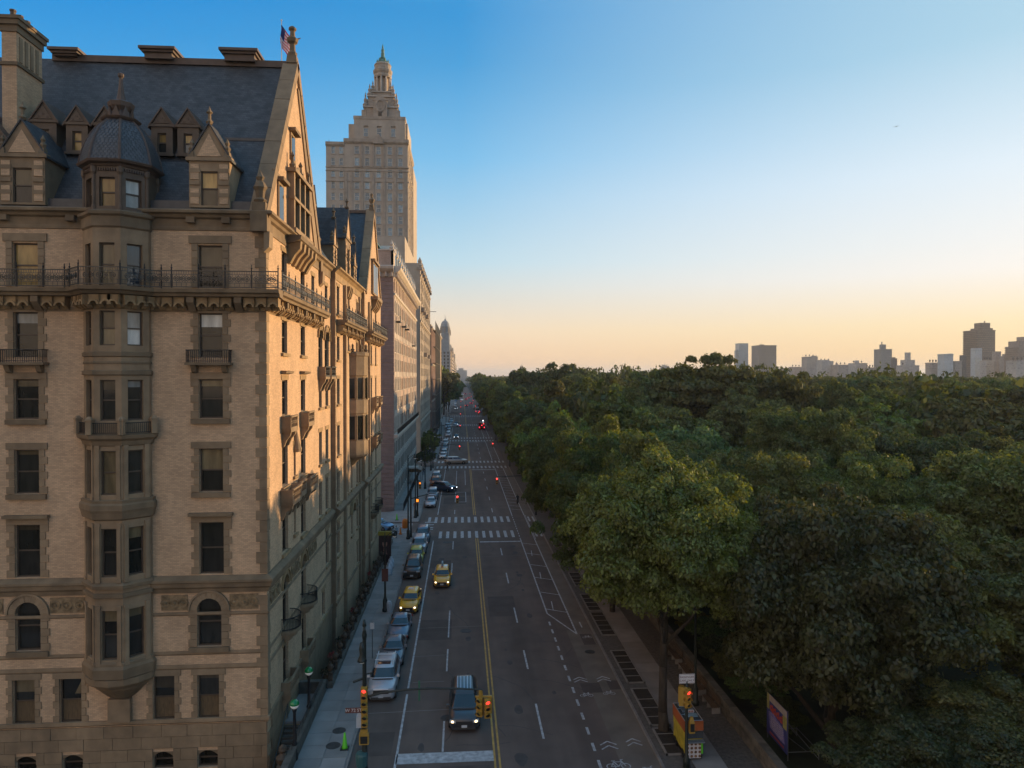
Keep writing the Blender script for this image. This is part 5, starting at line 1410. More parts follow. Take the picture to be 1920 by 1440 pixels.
railme = rail.mesh('railing_panel', M['iron'])
for k in range(22):
    obj('fence_post', post, FN_, (0, .3 + k * 2.03, 0), rnd.random() * 6)
    if k < 21: obj('railing_panel', railme, FN_, (0, .3 + k * 2.03, 0))
def clump(n, r, size, seed, h=1.0):
    g = np.random.default_rng(seed); mb = MB()
    for _ in range(n):
        d = g.normal(size=3); d /= np.linalg.norm(d); p = d * r * g.uniform(.5, 1.0); p[2] = abs(p[2]) * h
        a, b = g.normal(size=3), g.normal(size=3); a /= np.linalg.norm(a); b -= a * a.dot(b); b /= np.linalg.norm(b)
        mb.face((p - a * size, p - b * size * .6, p + a * size, p + b * size * .6))
    return mb
for i, y in enumerate((52.6, 55.7, 59.0, 62.6, 66.2, 70, 74, 78.4, 83)):
    pl = thing('planter', ('shrub planter by the fence, %s of nine from the subway stairs' % ('nearest', 'second', 'third', 'fourth', 'middle', 'sixth', 'seventh', 'eighth', 'farthest')[i]), 'planter', (-9.95, y, -.4), group='planters behind the iron fence')
    MB().lathe([(.28, .8), (.36, 1.1), (.40, 1.12)], 0, 0, 8).build('pot', M['rust'], pl)
    clump(90, .45, .09, i, .9).build('shrub', M['flower'] if i in (1, 4, 7) else M['grass'], pl, loc=(0, 0, 1.1))
hy = thing('bollard', 'dark urn topped stone post at the foot of the corner beside the subway wall', 'post', (-10.15, 40.9, -.1))
MB().box(-.3, .3, -.3, .3, -.6, .55, .03).build('stone_base', M['parkwall'], hy)
MB().lathe([(.2, .55), (.34, .7), (.38, .95), (.22, 1.1), (.14, 1.2), (.24, 1.35), (.18, 1.55), (0, 1.7)], 0, 0, 10).build('iron_urn', M['iron_rust'], hy)

# --- street furniture
M['poleblack'] = mat('green_black_paint', (.014, .020, .017), .45, .2, 3, metal=.1)
M['sig_y'] = mat('signal_yellow', (.36, .205, .03), .5, .15, 3, .05, 10)
M['sig_dk'] = mat('signal_lens_dark', (.015, .015, .015), .3)
M['red_on'] = mat('red_lens_lit', (.5, .02, .01), .3, emit=((1, .045, .03), 1.8))
M['red_far'] = mat('red_lens_far', (.5, .02, .02), .3, emit=((1, .05, .05), 3.0))
M['orange_on'] = mat('orange_hand_lit', (.5, .15, .02), .3, emit=((1, .22, .02), 2.0))
M['grey_box'] = mat('pale_grey_paint', (.42, .44, .46), .5, .1, 3)
M['sign_w'] = mat('sign_white', (.62, .58, .56), .5, .08, 2)
M['sign_r'] = mat('sign_dark_red', (.12, .035, .025), .5)
M['sign_g'] = mat('sign_green', (.03, .12, .07), .5)
M['letter'] = mat('sign_letter_maroon', (.16, .05, .05), .5)
def text(name, body, parent, loc, size, m, rot=(R(90), 0, 0)):
    cu = bpy.data.curves.new(name, 'FONT'); cu.body = body; cu.size = size; cu.extrude = .003; cu.align_x = 'CENTER'; cu.align_y = 'CENTER'
    o = bpy.data.objects.new(name, cu); COL.objects.link(o)
    me = bpy.data.meshes.new_from_object(o.evaluated_get(bpy.context.evaluated_depsgraph_get()))
    bpy.data.objects.remove(o); me.materials.clear(); me.materials.append(m)
    return obj(name, me, parent, loc, rot=rot)
def signal_head(parent, loc, rz=0.0, lit='red_on', name='signal_head', n=3):
    """yellow three-lens head looking to -Y at rz = 0"""
    hb = shared(('head', n), lambda: MB().box(-.17, .17, -.10, .16, -.36 * n, 0).box(-.12, .12, .16, .2, -.3 * n, -.05).mesh('signal_head', M['sig_y']))
    h = obj(name, hb, parent, loc, rz)
    for k in range(n):
        z = -.18 - .36 * k
        vz = shared('visor', lambda: (lambda mb: mb)(MB().lathe([(.155, 0), (.155, .22)], 0, 0, 10, 0, R(-20), R(200), cap=False)).mesh('visor', M['sig_y']))
        obj('visor', vz, h, (0, -.10, z), rot=(R(90), 0, 0))
        ln = shared(('lens', lit if k == 0 else 'dk'), lambda: MB().lathe([(.13, 0), (.11, .025), (.06, .04), (0, .045)], 0, 0, 12).mesh('lens', M[lit] if k == 0 else M['sig_dk']))
        obj('lens', ln, h, (0, -.102, z), rot=(R(90), 0, 0))
    return h
# near left pole with mast arm
SP = thing('traffic_signal', 'tall dark lamp and signal pole with a long mast arm at the near left kerb', 'traffic light', (-5.36, 39.5, .1))
MB().lathe([(.24, 0), (.24, .6), (.16, .8), (.15, 2.6), (.13, 2.7), (.12, 4.6), (.10, 8.0), (.05, 8.95)], 0, 0, 10).build('pole', M['poleblack'], SP, smooth=True)
arm = MB(); pts = [(0, 0, 4.62), (.9, 0, 4.86), (2.4, 0, 5.0), (3.6, 0, 5.02), (5.2, 0, 4.96), (6.5, 0, 4.84)]
for a, b, r in zip(pts, pts[1:], (.075, .07, .065, .06, .05)): arm.tube(a, b, r, r * .95, 8)
arm.build('mast_arm', M['poleblack'], SP)
signal_head(SP, (6.35, -.05, 4.48), R(-25), 'sig_dk'); signal_head(SP, (6.78, -.1, 4.40), R(8), 'red_on')
MB().tube((6.45, 0, 4.86), (6.5, 0, 4.5), .05).box(6.1, 7.0, -.05, .05, 4.44, 4.52).box(6.3, 6.45, -.1, .1, 4.48, 4.85).box(6.84, 7.05, 0, .22, 3.5, 4.45).build('head_bracket', M['sig_y'], SP)
signal_head(SP, (0, -.16, 5.28), 0, 'red_on'); signal_head(SP, (.02, -.18, 4.16), 0, 'sig_dk')
MB().box(2.95, 3.05, -.03, .03, 4.35, 5.45).build('arm_sign', M['sign_g'], SP)
MB().tube((0, 0, 8.2), (-.1, -.1, 7.4), .05).lathe([(.06, 8.9), (.12, 8.6), (.05, 8.5), (.14, 8.1), (.1, 7.8)], 0, 0, 8).lathe([(.27, 6.66), (.24, 6.75), (.13, 7.0), (.17, 7.35), (.09, 7.7)], -.12, -.05, 10).build('luminaire', M['poleblack'], SP, smooth=True)
MB().lathe([(.02, 6.56), (.14, 6.58), (.2, 6.66)], -.12, -.05, 10).build('lamp_glass', M['opal'], SP, smooth=True)
MB().tube((0, 0, 5.72), (-.62, .0, 5.5), .07).lathe([(.05, 5.9), (.07, 5.95), (.04, 6.0)], .35, 0, 6).tube((0, 0, 5.9), (.36, 0, 5.98), .03).build('camera_bracket', M['poleblack'], SP)
sg = MB().box(-1.02, -.14, -.16, -.13, 3.86, 4.14).build('street_sign', M['sign_r'], SP)
text('lettering', 'W 72 ST', sg, (-.58, -.166, 4.0), .25, M['sign_w'])
MB().box(-.42, -.10, -.22, .1, 3.05, 3.7).box(-.36, -.14, -.18, .06, 3.7, 3.85).build('control_box', M['grey_box'], SP)
ph = MB().box(-.26, .26, -.32, -.06, 2.15, 2.75).box(-.2, .2, -.26, -.1, 2.75, 2.95).build('walk_signal', M['sig_y'], SP)
MB().box(-.19, .19, -.335, -.32, 2.22, 2.62).build('lens', M['sig_dk'], ph)
MB().lathe([(.3, .9), (.34, 1.5), (.3, 1.62), (0, 1.7)], -.15, -.1, 10).build('cover_cap', mat('teal_paint', (.03, .10, .10), .5), SP)
# near right pole
SQ = thing('traffic_signal', 'dark signal pole with a passenger cars sign standing before the food cart', 'traffic light', (12.75, 39.4, .13))
MB().lathe([(.2, 0), (.2, .5), (.10, .7), (.085, 4.2), (.06, 5.0)], 0, 0, 10).build('pole', M['poleblack'], SQ, smooth=True)
signal_head(SQ, (.02, -.12, 4.62), R(6), 'red_on'); signal_head(SQ, (-.26, .05, 4.7), R(70), 'sig_dk')
ph = MB().box(.1, .42, -.25, .05, 2.1, 2.75, .02).box(.14, .38, -.2, .0, 2.75, 3.0, .05).build('walk_signal', M['sig_y'], SQ)
MB().box(.14, .38, -.262, -.25, 2.2, 2.65).build('lens', M['sig_dk'], ph)
sg = MB().box(-.45, .45, -.045, -.02, 4.88, 5.42).build('sign_board', M['sign_w'], SQ)
mb = MB()
for a, b, c, d in ((-.43, .43, 5.385, 5.40), (-.43, .43, 4.90, 4.915), (-.43, -.415, 4.9, 5.4), (.415, .43, 4.9, 5.4)): mb.box(a, b, -.05, -.045, c, d)
mb.build('sign_border', M['letter'], sg)
text('lettering', 'PASSENGER', sg, (0, -.05, 5.24), .155, M['letter']); text('lettering', 'CARS ONLY', sg, (0, -.05, 5.04), .155, M['letter'])

def street_lamp(x, y, h, side, label):
    t = thing('street_lamp', label, 'street lamp', (x, y, .14))
    MB().lathe([(.28, 0), (.28, .25), (.2, .35), (.22, 1.1), (.14, 1.3), (.10, 1.5), (.075, h - .8), (.11, h - .7), (.05, h - .4), (.03, h)], 0, 0, 8).build('pole', M['poleblack'], t, smooth=True)
    mb = MB(); P = [(side * .9 * math.sin(q), 0, h - .5 + .6 * math.sin(q) * (1 if q < 1.6 else 1)) for q in (0, .4, .8, 1.2, 1.57)]
    mb.path(P, .04, 5); mb.build('lamp_arm', M['poleblack'], t)
    MB().lathe([(.20, h - .42), (.16, h - .3), (.08, h - .1), (.04, h + .1)], side * .92, 0, 8).build('lamp_shade', M['poleblack'], t)
    MB().lathe([(.0, h - .56), (.12, h - .5), (.17, h - .42)], side * .92, 0, 8).build('lamp_glass', M['opal'], t)
    return t
L0 = street_lamp(-7.24, 67.7, 7.6, 1, 'ornate black street lamp on the pavement beside the parked yellow taxi')
MB().lathe([(.24, 0), (.26, .8), (.2, 1.0), (.14, 1.05)], .38, -.1, 8).build('meter_box', M['grey_box'], L0)
MB().box(-.3, .3, -.1, -.07, 2.9, 4.1).build('banner', M['sign_r'], L0)
street_lamp(-7.3, 97.6, 11.5, 1, 'tall dark lamp pole at the near corner of the side street')
street_lamp(-7.26, 112.2, 9.5, 1, 'dark lamp pole at the far corner of the side street')
for i, (y, lab) in enumerate(((141, 'dark lamp pole on the pavement before the pale pink house, middle of its block'), (168, 'dark lamp pole at the far end of the pale pink house'), (192, 'dark lamp pole at the near end of the twin towered building'), (236, 'thin dark lamp pole at the far end of the twin towered building'))):
    street_lamp(-7.2, y, 8.5, 1, lab)
street_lamp(15.8, 47.0, 8.0, -1, 'black park lamp half hidden in the leaves above the passenger cars sign')
sp = thing('sign_pole', 'thin parking sign pole on the pavement between ornate lamp and near signal pole', 'sign', (-7.05, 56.5, .15))
MB().tube((0, 0, 0), (0, 0, 2.9), .035).build('pole', M['iron_l'], sp); MB().box(-.16, .16, -.05, -.03, 2.35, 2.85).build('sign_board', M['sign_w'], sp)

def far_signal(x, y, arm, z, label, lit='red_far', hand=False):
    t = thing('traffic_signal', label, 'traffic light', (x, y, .1))
    MB().lathe([(.2, 0), (.12, .8), (.1, z + 1.5)], 0, 0, 8).build('pole', M['poleblack'], t)
    MB().tube((0, 0, z + .1), (arm * .4, 0, z + .75), .07).tube((arm * .4, 0, z + .75), (arm, 0, z + .6), .06).build('mast_arm', M['poleblack'], t)
    signal_head(t, (arm, -.1, z + .5), 0, lit); 
    if hand:
        b = MB().box(-.3, .3, -.35, -.1, 2.3, 2.9).build('walk_signal', M['sig_y'], t)
        MB().box(-.16, .16, -.37, -.35, 2.4, 2.8).build('lens', M['orange_on'], b)
    return t
far_signal(-7.0, 98.6, 6.4, 5.3, 'signal on a mast arm from the near corner of the side street')
far_signal(11.9, 113.2, -6.3, 5.6, 'signal on a mast arm reaching out from the park trees at the side street')
o = far_signal(-7.0, 113.4, .4, 5.0, 'signal with lit orange hand at the far corner of the side street', 'orange_on', True)
for y, a, b in ((172, 'second crossing from the viewer'), (243, 'third crossing from the viewer'), (317, 'fourth crossing from the viewer'), (386, 'fifth crossing from the viewer'), (470, 'sixth crossing'), (560, 'seventh crossing'), (660, 'eighth crossing')) and [(q[0], 'red signal on the house side at the ' + q[1], 'red signal on the park side at the ' + q[1]) for q in ((172, 'second crossing from the viewer'), (243, 'third crossing from the viewer'), (317, 'fourth crossing from the viewer'), (386, 'fifth crossing from the viewer'), (470, 'sixth crossing from the viewer'), (560, 'seventh crossing from the viewer'), (660, 'eighth crossing from the viewer'))]:
    far_signal(-6.9, y, 6.4, 5.0, a); far_signal(11.8, y + 2, -4.2, 5.4, b)

# advertising column, sacks, cones, barrel
M['ad_dark'] = mat('poster_dark_maroon', (.028, .012, .014), .4, .3, 1.5)
M['ad_face'] = mat('poster_skin_tone', (.33, .17, .13), .5, .35, 4)
M['ad_yellow'] = mat('poster_yellow', (.32, .24, .02), .5)
K = thing('advert_panel', 'dark advertising panel with a face and yellow top beside the house far corner', 'advertisement', (-9.05, 84.6, .14))
MB().box(-.72, .72, -.16, .16, .2, 3.5).box(-.8, .8, -.2, .2, 0, .2).build('panel', M['ad_dark'], K)
MB().box(-.78, .78, -.2, .2, 3.5, 3.95).build('roof_sign', M['ad_yellow'], K)
mb = MB(); mb.prism([(.30 * math.cos(a) + .0, 2.55 + .46 * math.sin(a)) for a in np.linspace(0, 2 * math.pi, 16, endpoint=False)], -.17, -.165); mb.prism([(-.12, 2.1), (.12, 2.1), (.2, 1.55), (.02, 1.4), (-.16, 1.7)], -.17, -.165); mb.build('poster_face', M['ad_face'], K)
mb = MB(); mb.box(-.18, -.08, -.175, -.17, 2.6, 2.66); mb.box(.08, .18, -.175, -.17, 2.6, 2.66); mb.box(-.1, .1, -.175, -.17, 2.26, 2.31); mb.prism([(-.32, 2.7), (.32, 2.7), (.26, 3.02), (-.26, 3.02)], -.175, -.17); mb.build('poster_features', M['ad_dark'], K)
mb = MB()
for k in range(5): mb.tube((-.2 + k * .1, -.17, 1.5), (-.14 + k * .1, -.17, 1.25 + .06 * (k % 2)), .03)
mb.build('poster_hand', M['ad_face'], K)
M['sack'] = mat('white_plastic', (.45, .50, .55), .5, .2, 3, .4, 6)
for i, (x, y, lab) in enumerate(((-8.15, 80.2, 'nearest white sack standing on the pavement by the advertising panel'), (-8.2, 81.8, 'middle white sack in the row by the advertising panel'), (-8.22, 83.4, 'farthest white sack in the row by the advertising panel'))):
    s_ = MB().lathe([(.30, 0), (.36, .15), (.36, .6), (.28, .95), (.12, 1.1), (.16, 1.2), (0, 1.22)], 0, 0, 10).build('sack', M['sack'], None, smooth=True, loc=(x, y, .16)); tag(s_, lab, 'sack', 'white sacks by the advertising panel')
M['lime_p'] = mat('lime_green_plastic', (.12, .55, .02), .45)
M['orange_p'] = mat('orange_plastic', (.60, .16, .01), .5)
def cone(x, y, m, label, h=.95):
    t = thing('traffic_cone', label, 'cone', (x, y, .16))
    MB().box(-.24, .24, -.24, .24, 0, .05).build('base', M['iron'] if m == 'lime_p' else M[m], t)
    MB().lathe([(.19, .05), (.16, .12), (.05, h), (.02, h + .02)], 0, 0, 12).build('cone_body', M[m], t, smooth=True)
cone(-7.0, 42.9, 'lime_p', 'bright lime green traffic cone on the pavement beside the near signal pole')
cone(-10.0, 110.6, 'lime_p', 'small lime green cone at the far corner of the side street')
cone(-8.6, 100.6, 'orange_p', 'small orange red cone at the near corner of the side street')
b = thing('traffic_barrel', 'round orange barrel light beside the lamp pole at the side street', 'barrel', (-8.3, 105.4, .02))
MB().lathe([(.42, 0), (.46, .1), (.46, .9), (.40, 1.2), (.2, 1.35)], 0, 0, 12).build('barrel_body', M['orange_p'], b, smooth=True)
M['cover'] = mat('cast_iron_cover', (.055, .05, .046), .6, .3, 4, .6, 30, metal=.4)
for x, y, r, lab in ((-7.7, 45.1, .42, 'round cover in the pavement by the street name sign'), (-7.75, 43.3, .44, 'round cover in the pavement beside the lime cone'), (-.95, 46.6, .45, 'round cover in the lane beside the dark van'), (-.35, 39.6, .6, 'worn round cover below the stop line'), (.35, 62.5, .5, 'round cover in the lane ahead of the yellow line'), (10.4, 57.0, .42, 'dark round cover in the bike lane'), (-1.9, 96.0, .6, 'pale round cover before the first crossing')):
    z = .165 if x < -6.6 else .012
    m_ = MB().lathe([(r, -.02), (r, 0), (r * .86, .004), (r * .84, -.002), (0, -.002)], 0, 0, 24).build('manhole_cover', M['cover'], None, loc=(x, y, z)); tag(m_, lab, 'manhole cover', 'round iron covers in road and pavement')

# --- east side: tree pits, wall, cart, banner
for i, (y0, y1) in enumerate(((40.9, 43.9), (44.4, 49.6), (50.7, 56.6), (60.2, 66), (66.6, 71.5), (74.5, 79.5), (83.5, 88), (92, 96))):
    p = thing('tree_pit', ('dark planting bed in the park side pavement, %s from the viewer' % ('nearest', 'second', 'third', 'fourth', 'fifth', 'sixth', 'seventh', 'eighth')[i]), 'tree pit', (12.65, y0, .13), group='planting beds along the park kerb')
    l = y1 - y0
    MB().box(-.55, .55, 0, l, .012, .04).build('soil', M['soil'], p)
    for a in ((-.66, -.55, -.1, l + .1), (.55, .66, -.1, l + .1), (-.66, .66, -.1, 0), (-.66, .66, l, l + .1)): MB().box(a[0], a[1], a[2], a[3], -.0, .09).build('kerb_stone', M['kerb'], p)
    k = 1.1
    while k < l - .4: MB().box(-.55, .55, k - .03, k + .03, .04, .065).build('divider', M['kerb'], p); k += 1.25
WL_ = thing('park_wall', 'low rough stone wall between the pavement and the dark park trees', 'wall', (17.42, 0, .1))
MB().box(-.2, .2, -30, 400, -3.3, .85).build('wall', M['parkwall'], WL_)
y = 30.0
while y < 110:
    l = 1.1 + .5 * rnd.random()
    me = shared(('cop', round(l, 1)), lambda: MB().box(-.27, .27, .01, round(l, 1) - .01, .85, 1.05, .02).mesh('coping_stone', M['parkwall']))
    obj('coping_stone', me, WL_, (0, y, .0)); y += round(l, 1)
MB().box(-.27, .27, 110.5, 400, .85, 1.05).build('coping', M['parkwall'], WL_)
y = 34.0
for r_ in range(3):
    y = 34 + .3 * r_
    while y < 62:
        l = round(.5 + .5 * rnd.random(), 1)
        blk('wall_stone', WL_, Frame(-.2, 0, R(-90)), -(y + l - .02), -(y + .02), 0, .05 + .02 * rnd.random(), .06 + r_ * .27, .30 + r_ * .27, M['parkwall']); y += l
M['cart_o'] = mat('cart_orange', (.36, .085, .02), .45, .25, 1.5)
M['cart_y'] = mat('cart_yellow', (.42, .33, .03), .45, .35, 2.2)
M['cart_d'] = mat('cart_dark', (.045, .05, .055), .4, .2, 3)
M['steel'] = mat('stainless_steel', (.38, .42, .45), .3, .1, 3, metal=.7)
M['cart_b'] = mat('cart_blue_panel', (.20, .30, .34), .4, .2, 2)
CT = thing('food_cart', 'orange and yellow street food cart with a grid of food pictures by the park', 'food cart', (13.4, 40.1, .13))
MB().box(-.52, .52, .02, 2.2, .45, 1.3).build('lower_body', M['cart_y'], CT)
MB().box(-.56, -.50, .0, 2.25, 1.72, 2.36).build('orange_fascia', M['cart_o'], CT); MB().box(-.56, .56, -.05, .0, 1.8, 2.36).build('orange_fascia', M['cart_o'], CT)
MB().box(-.54, -.50, .02, 2.2, 1.3, 1.72).build('yellow_side', M['cart_y'], CT)
MB().box(-.5, .5, .05, 2.2, 2.3, 2.34).build('roof', M['cart_d'], CT)
for a, b, m in ((.5, .85, 'cart_b'), (1.15, 1.5, 'steel'), (1.75, 2.1, 'cart_b')): MB().box(-.3, .42, a, b, 2.34, 2.40).build('roof_panel', M[m], CT)
rb = MB().box(-.1, .34, .98, 1.02, 2.36, 2.52).build('roof_board', M['sign_w'], CT)
mb = MB()
for k in range(4): mb.box(-.07 + k * .1, -.01 + k * .1, .965, .978, 2.39, 2.49)
mb.build('red_marks', M['cart_o'], rb)
for x in (-.53, .53): MB().tube((x, 0, 2.38), (x, 2.24, 2.38), .025).build('roof_edge', M['steel'], CT)
for y in (0.0, .75, 1.5, 2.24): MB().tube((-.53, y, 2.38), (.53, y, 2.38), .018).build('roof_edge', M['steel'], CT)
MB().box(-.5, .54, -.04, .02, 1.35, 1.72).build('service_window', M['cart_d'], CT)
MB().box(-.5, .56, -.35, .05, 1.22, 1.27).build('counter', M['steel'], CT)
MB().box(.44, .54, -.045, .03, .45, 1.2).build('side_trim', M['lime_p'], CT)
mp = MB().box(-.46, .42, -.03, .02, .2, 1.18).build('menu_board', M['sign_w'], CT)
M['food'] = mat('food_photo', (.16, .075, .03), .5, .6, 14, objvar=.5)
for i in range(4):
    for j in range(4):
        MB().lathe([(.075, 0), (.085, .012), (0, .014)], 0, 0, 9).build('menu_photo', M['food'], mp).matrix_local = Matrix.Translation((-.36 + i * .235, -.031, .32 + j * .235)) @ Matrix.Rotation(R(90), 4, 'X')
for x in (-.5, .5):
    for y in (.35, 1.85): MB(Frame(0, 0, R(90))).ring((y, .28), .08, .28, x - .04, x + .04, 12).build('wheel', M['iron'], CT)
MB().box(-.45, .45, .2, 2.1, .1, .45).build('chassis', M['iron'], CT)
M['ban_b'] = mat('banner_lavender', (.16, .14, .33), .7, .3, 6)
M['ban_r'] = mat('banner_red', (.42, .06, .035), .6)
M['ban_p'] = mat('banner_pale', (.36, .30, .27), .6, .15, 2)
M['ban_y'] = mat('banner_olive', (.28, .26, .07), .6, .3, 3)
M['ban_n'] = mat('banner_navy', (.035, .04, .16), .6)
BB = thing('banner_frame', 'colourful printed banner on a light metal trestle inside the park wall', 'banner', (18.75, 39.6, .2))
fb = Frame(0, 0, R(-90))      # looks to -X; u runs to -Y
MB(fb).box(-2.75, 0, -.03, 0, .35, 2.85).build('banner_board', M['ban_n'], BB)
MB(fb).box(-2.4, -.05, 0, .008, 2.45, 2.84).build('banner_top', M['ban_p'], BB)
MB(fb).box(-2.7, -2.4, 0, .008, 1.9, 2.84).build('banner_corner', M['ban_y'], BB)
MB(fb).box(-.55, -.05, 0, .008, 1.7, 2.45).build('banner_corner', M['ban_y'], BB)
MB(fb).prism([(-2.5, 1.75), (-1.9, 1.9), (-1.2, 1.75), (-.5, 1.6), (-.3, .8), (-.9, .75), (-2.3, .85)], 0, .006).build('banner_middle', M['ban_b'], BB)
mb = MB(fb)
for k, u in enumerate((-2.1, -1.7, -1.25, -.8)): mb.ring((u, 2.1 - .03 * k), .08, .2, 0, .012, 8); mb.box(u + .12, u + .2, 0, .012, 1.85, 2.32)
mb.build('banner_letters', M['ban_r'], BB)
mb = MB(fb)
for r_ in range(7):
    u = -2.2
    while u < -.6: w = .06 + .12 * rnd.random(); mb.box(u, u + w, .006, .010, .9 + r_ * .11, .94 + r_ * .11); u += w + .05
mb.build('banner_small_print', M['ban_p'], BB)
mb = MB(fb)
for u in np.arange(-2.3, -.4, .16): mb.box(u, u + .1, 0, .010, .5, .62)
mb.build('banner_footer', M['ban_r'], BB)
fr_ = MB()
for y in (.02, 2.73):
    fr_.tube((.05, y, 0), (.05, y, 2.9), .03); fr_.tube((.05, y, 2.2), (1.9, y, .05), .025); fr_.tube((.05, y, .5), (1.9, y, .5), .025); fr_.tube((1.9, y, 0), (1.9, y, .55), .025)
fr_.tube((1.9, .02, .5), (1.9, 2.73, .5), .025); fr_.tube((.05, .02, 1.4), (1.2, .02, .5), .02)
fr_.build('trestle', M['iron_l'], BB)

# benches along the wall, half hidden
for i, y in enumerate((45.5, 48.2, 50.9, 53.6)):
    t = thing('park_bench', ('wooden bench against the park wall, %s behind the food cart' % ('nearest', 'second', 'third', 'farthest')[i]), 'bench', (16.9, y, .16), group='benches by the park wall')
    for k in range(4): MB().box(-.45 + k * .12, -.36 + k * .12, 0, 2.0, .42, .45).build('seat_slat', M['rust'], t)
    for k in range(3): MB().box(.04 + k * .03, .07 + k * .03, 0, 2.0, .55 + k * .13, .65 + k * .13).build('back_slat', M['rust'], t)
    for yy in (.1, 1.0, 1.9): MB().box(-.45, .12, yy - .03, yy + .03, 0, .42).build('leg', M['kerb'], t)
# fence, hedge and awning before the pale pink house
fl = thing('iron_fence', 'plain black iron railing before the pale pink house', 'fence', (-9.6, 118, .14))
bar = MB()
for k in range(20): bar.tube((0, k * .15, 0), (0, k * .15, 1.3), .018, .01, 4)
bar.tube((0, 0, .2), (0, 3, .2), .02); bar.tube((0, 0, 1.15), (0, 3, 1.15), .02)
me = bar.mesh('railing_panel', M['iron'])
for k in range(18): obj('railing_panel', me, fl, (0, k * 3.05, 0))
bars = MB()
for k in range(16): bars.tube((-1.5 + k * .1 - .1, 0, 0), (-1.5 + k * .1 - .1, 0, 1.4), .018, .01, 4)
for k in range(14): obj('railing_panel', me, fl, (-1.5 * 0 - .0, -.05, 0), R(90)) if k == 0 else None
aw = thing('awning', 'dark entrance awning over the pavement at the pale pink house', 'awning', (-9.5, 150, 0))
MB().prism_u([(0, 2.7), (0, 3.1), (.9, 3.4), (1.8, 3.1), (1.8, 2.7)], 0, 1).build('canopy', M['rust'], aw) if False else MB(Frame(0, 0, 0)).prism([(-1.2, 2.6), (1.2, 2.6), (1.2, 3.0), (0, 3.5), (-1.2, 3.0)], -3, 3).build('canopy', M['rust'], aw)
for x in (-1.1, 1.1):
    for y in (-2.9, 2.9): MB().tube((x, y, 0), (x, y, 2.7), .04).build('post', M['iron'], aw)
aw2 = thing('awning', 'dark canopy on the pavement farther up by the twin towered building', 'awning', (-9.3, 215, 0))
MB().prism([(-1.4, 2.6), (1.4, 2.6), (1.4, 3.1), (0, 3.6), (-1.4, 3.1)], -4, 4).build('canopy', M['iron'], aw2)
for x in (-1.3, 1.3): MB().tube((x, -3.8, 0), (x, -3.8, 2.7), .04).build('post', M['iron'], aw2)

# flag on the roof of the gabled house, birds
M['fl_r'] = mat('flag_red', (.62, .03, .05), .8); M['fl_w'] = mat('flag_white', (.8, .75, .75), .8); M['fl_b'] = mat('flag_blue', (.02, .03, .14), .8)
FG = thing('flag', 'american flag hanging limp from a roof pole beside the stone finial', 'flag', (-14.75, 60, 42))
MB().tube((0, 0, 0), (0, 0, 9.6), .06, .035).lathe([(0, 9.6), (.09, 9.7), (0, 9.8)], 0, 0, 6).build('pole', M['sign_w'], FG)
def fpt(i, j):   # i 0..13 down the hoist, j 0..8 along the fly; drooping cloth
    s = j / 8
    return (-.05 - .0 * s + .78 * s + .05 * math.sin(5 * s + i * .5), -.10 * math.sin(9 * s + i * .25), 9.4 - i * .14 - 1.0 * s ** .8)
for i in range(13):
    for a, b, m in (((0, 3, 'fl_b'), (3, 8, 'fl_r' if i % 2 == 0 else 'fl_w')) if i < 7 else ((0, 8, 'fl_r' if i % 2 == 0 else 'fl_w'),)):
        mb = MB()
        for j in range(a, b): mb.face((fpt(i, j), fpt(i, j + 1), fpt(i + 1, j + 1), fpt(i + 1, j)))
        mb.build('flag_canton' if m == 'fl_b' else 'flag_stripe', M[m], FG)
for x, y, z, s, lab in ((95, 150, 77, .9, 'tiny dark bird high in the pale sky at right'), (12, 190, 42.5, .6, 'tiny dark speck of a plane low over the avenue')):  # the low speck is a plane drawn with the bird's shape
    mb = MB(); mb.lathe([(0, -.3), (.09, -.1), (.1, .1), (0, .35)], 0, 0, 6)
    bd = thing('bird', lab, 'bird', (x, y, z), R(30))
    w = MB()
    w.face(((-.1, 0, 0), (.12, 0, 0), (.05, .45, .12), (-.08, .45, .12))); w.face(((-.08, .45, .12), (.05, .45, .12), (-.1, .95, .02))); w.face(((-.1, 0, 0), (.12, 0, 0), (.05, -.45, .12), (-.08, -.45, .12))); w.face(((-.08, -.45, .12), (.05, -.45, .12), (-.1, -.95, .02)))
    o = w.build('wings', M['iron'], bd); o.scale = (s, s, s)
    o = mb.build('bird_body', M['iron'], bd); o.rotation_euler = (0, R(90), 0); o.scale = (s, s, s)
# ================================================================== vehicles
def paint(name, col, metal=.0, rough=.35): return mat(name, col, rough, .05, 2, metal=metal, coat=.6)
P_ = {'silver': paint('silver_paint', (.46, .48, .51), .4), 'grey': paint('slate_grey_paint', (.14, .165, .19), .4), 'blue': paint('blue_grey_paint', (.13, .18, .24), .4), 'taxi': paint('taxi_yellow_paint', (.82, .42, .010)),
      'black': paint('black_paint', (.012, .013, .015)), 'white': paint('white_paint', (.60, .62, .63)), 'lime': paint('yellow_green_paint', (.40, .40, .04)), 'dark': paint('charcoal_paint', (.045, .047, .052), .3), 'red': paint('fire_red_paint', (.30, .012, .01)),
      'navy': paint('navy_paint', (.03, .05, .10), .3), 'beige': paint('champagne_paint', (.34, .31, .27), .5), 'sky': paint('sky_blue_paint', (.16, .34, .55), .2), 'orange': paint('burnt_orange_paint', (.35, .10, .02), .2)}
M['cglass'] = mat('car_glass', (.012, .018, .024), .04, spec=.8)
M['tyre'] = mat('tyre_rubber', (.012, .012, .012), .9)
M['rim'] = mat('alloy_rim', (.25, .26, .27), .35, metal=.8)
M['lamp_off'] = mat('clear_lamp_lens', (.30, .32, .34), .12, spec=.8)
M['lamp_on'] = mat('headlamp_lit', (.8, .7, .5), .2, emit=((1, .72, .38), 4.5))
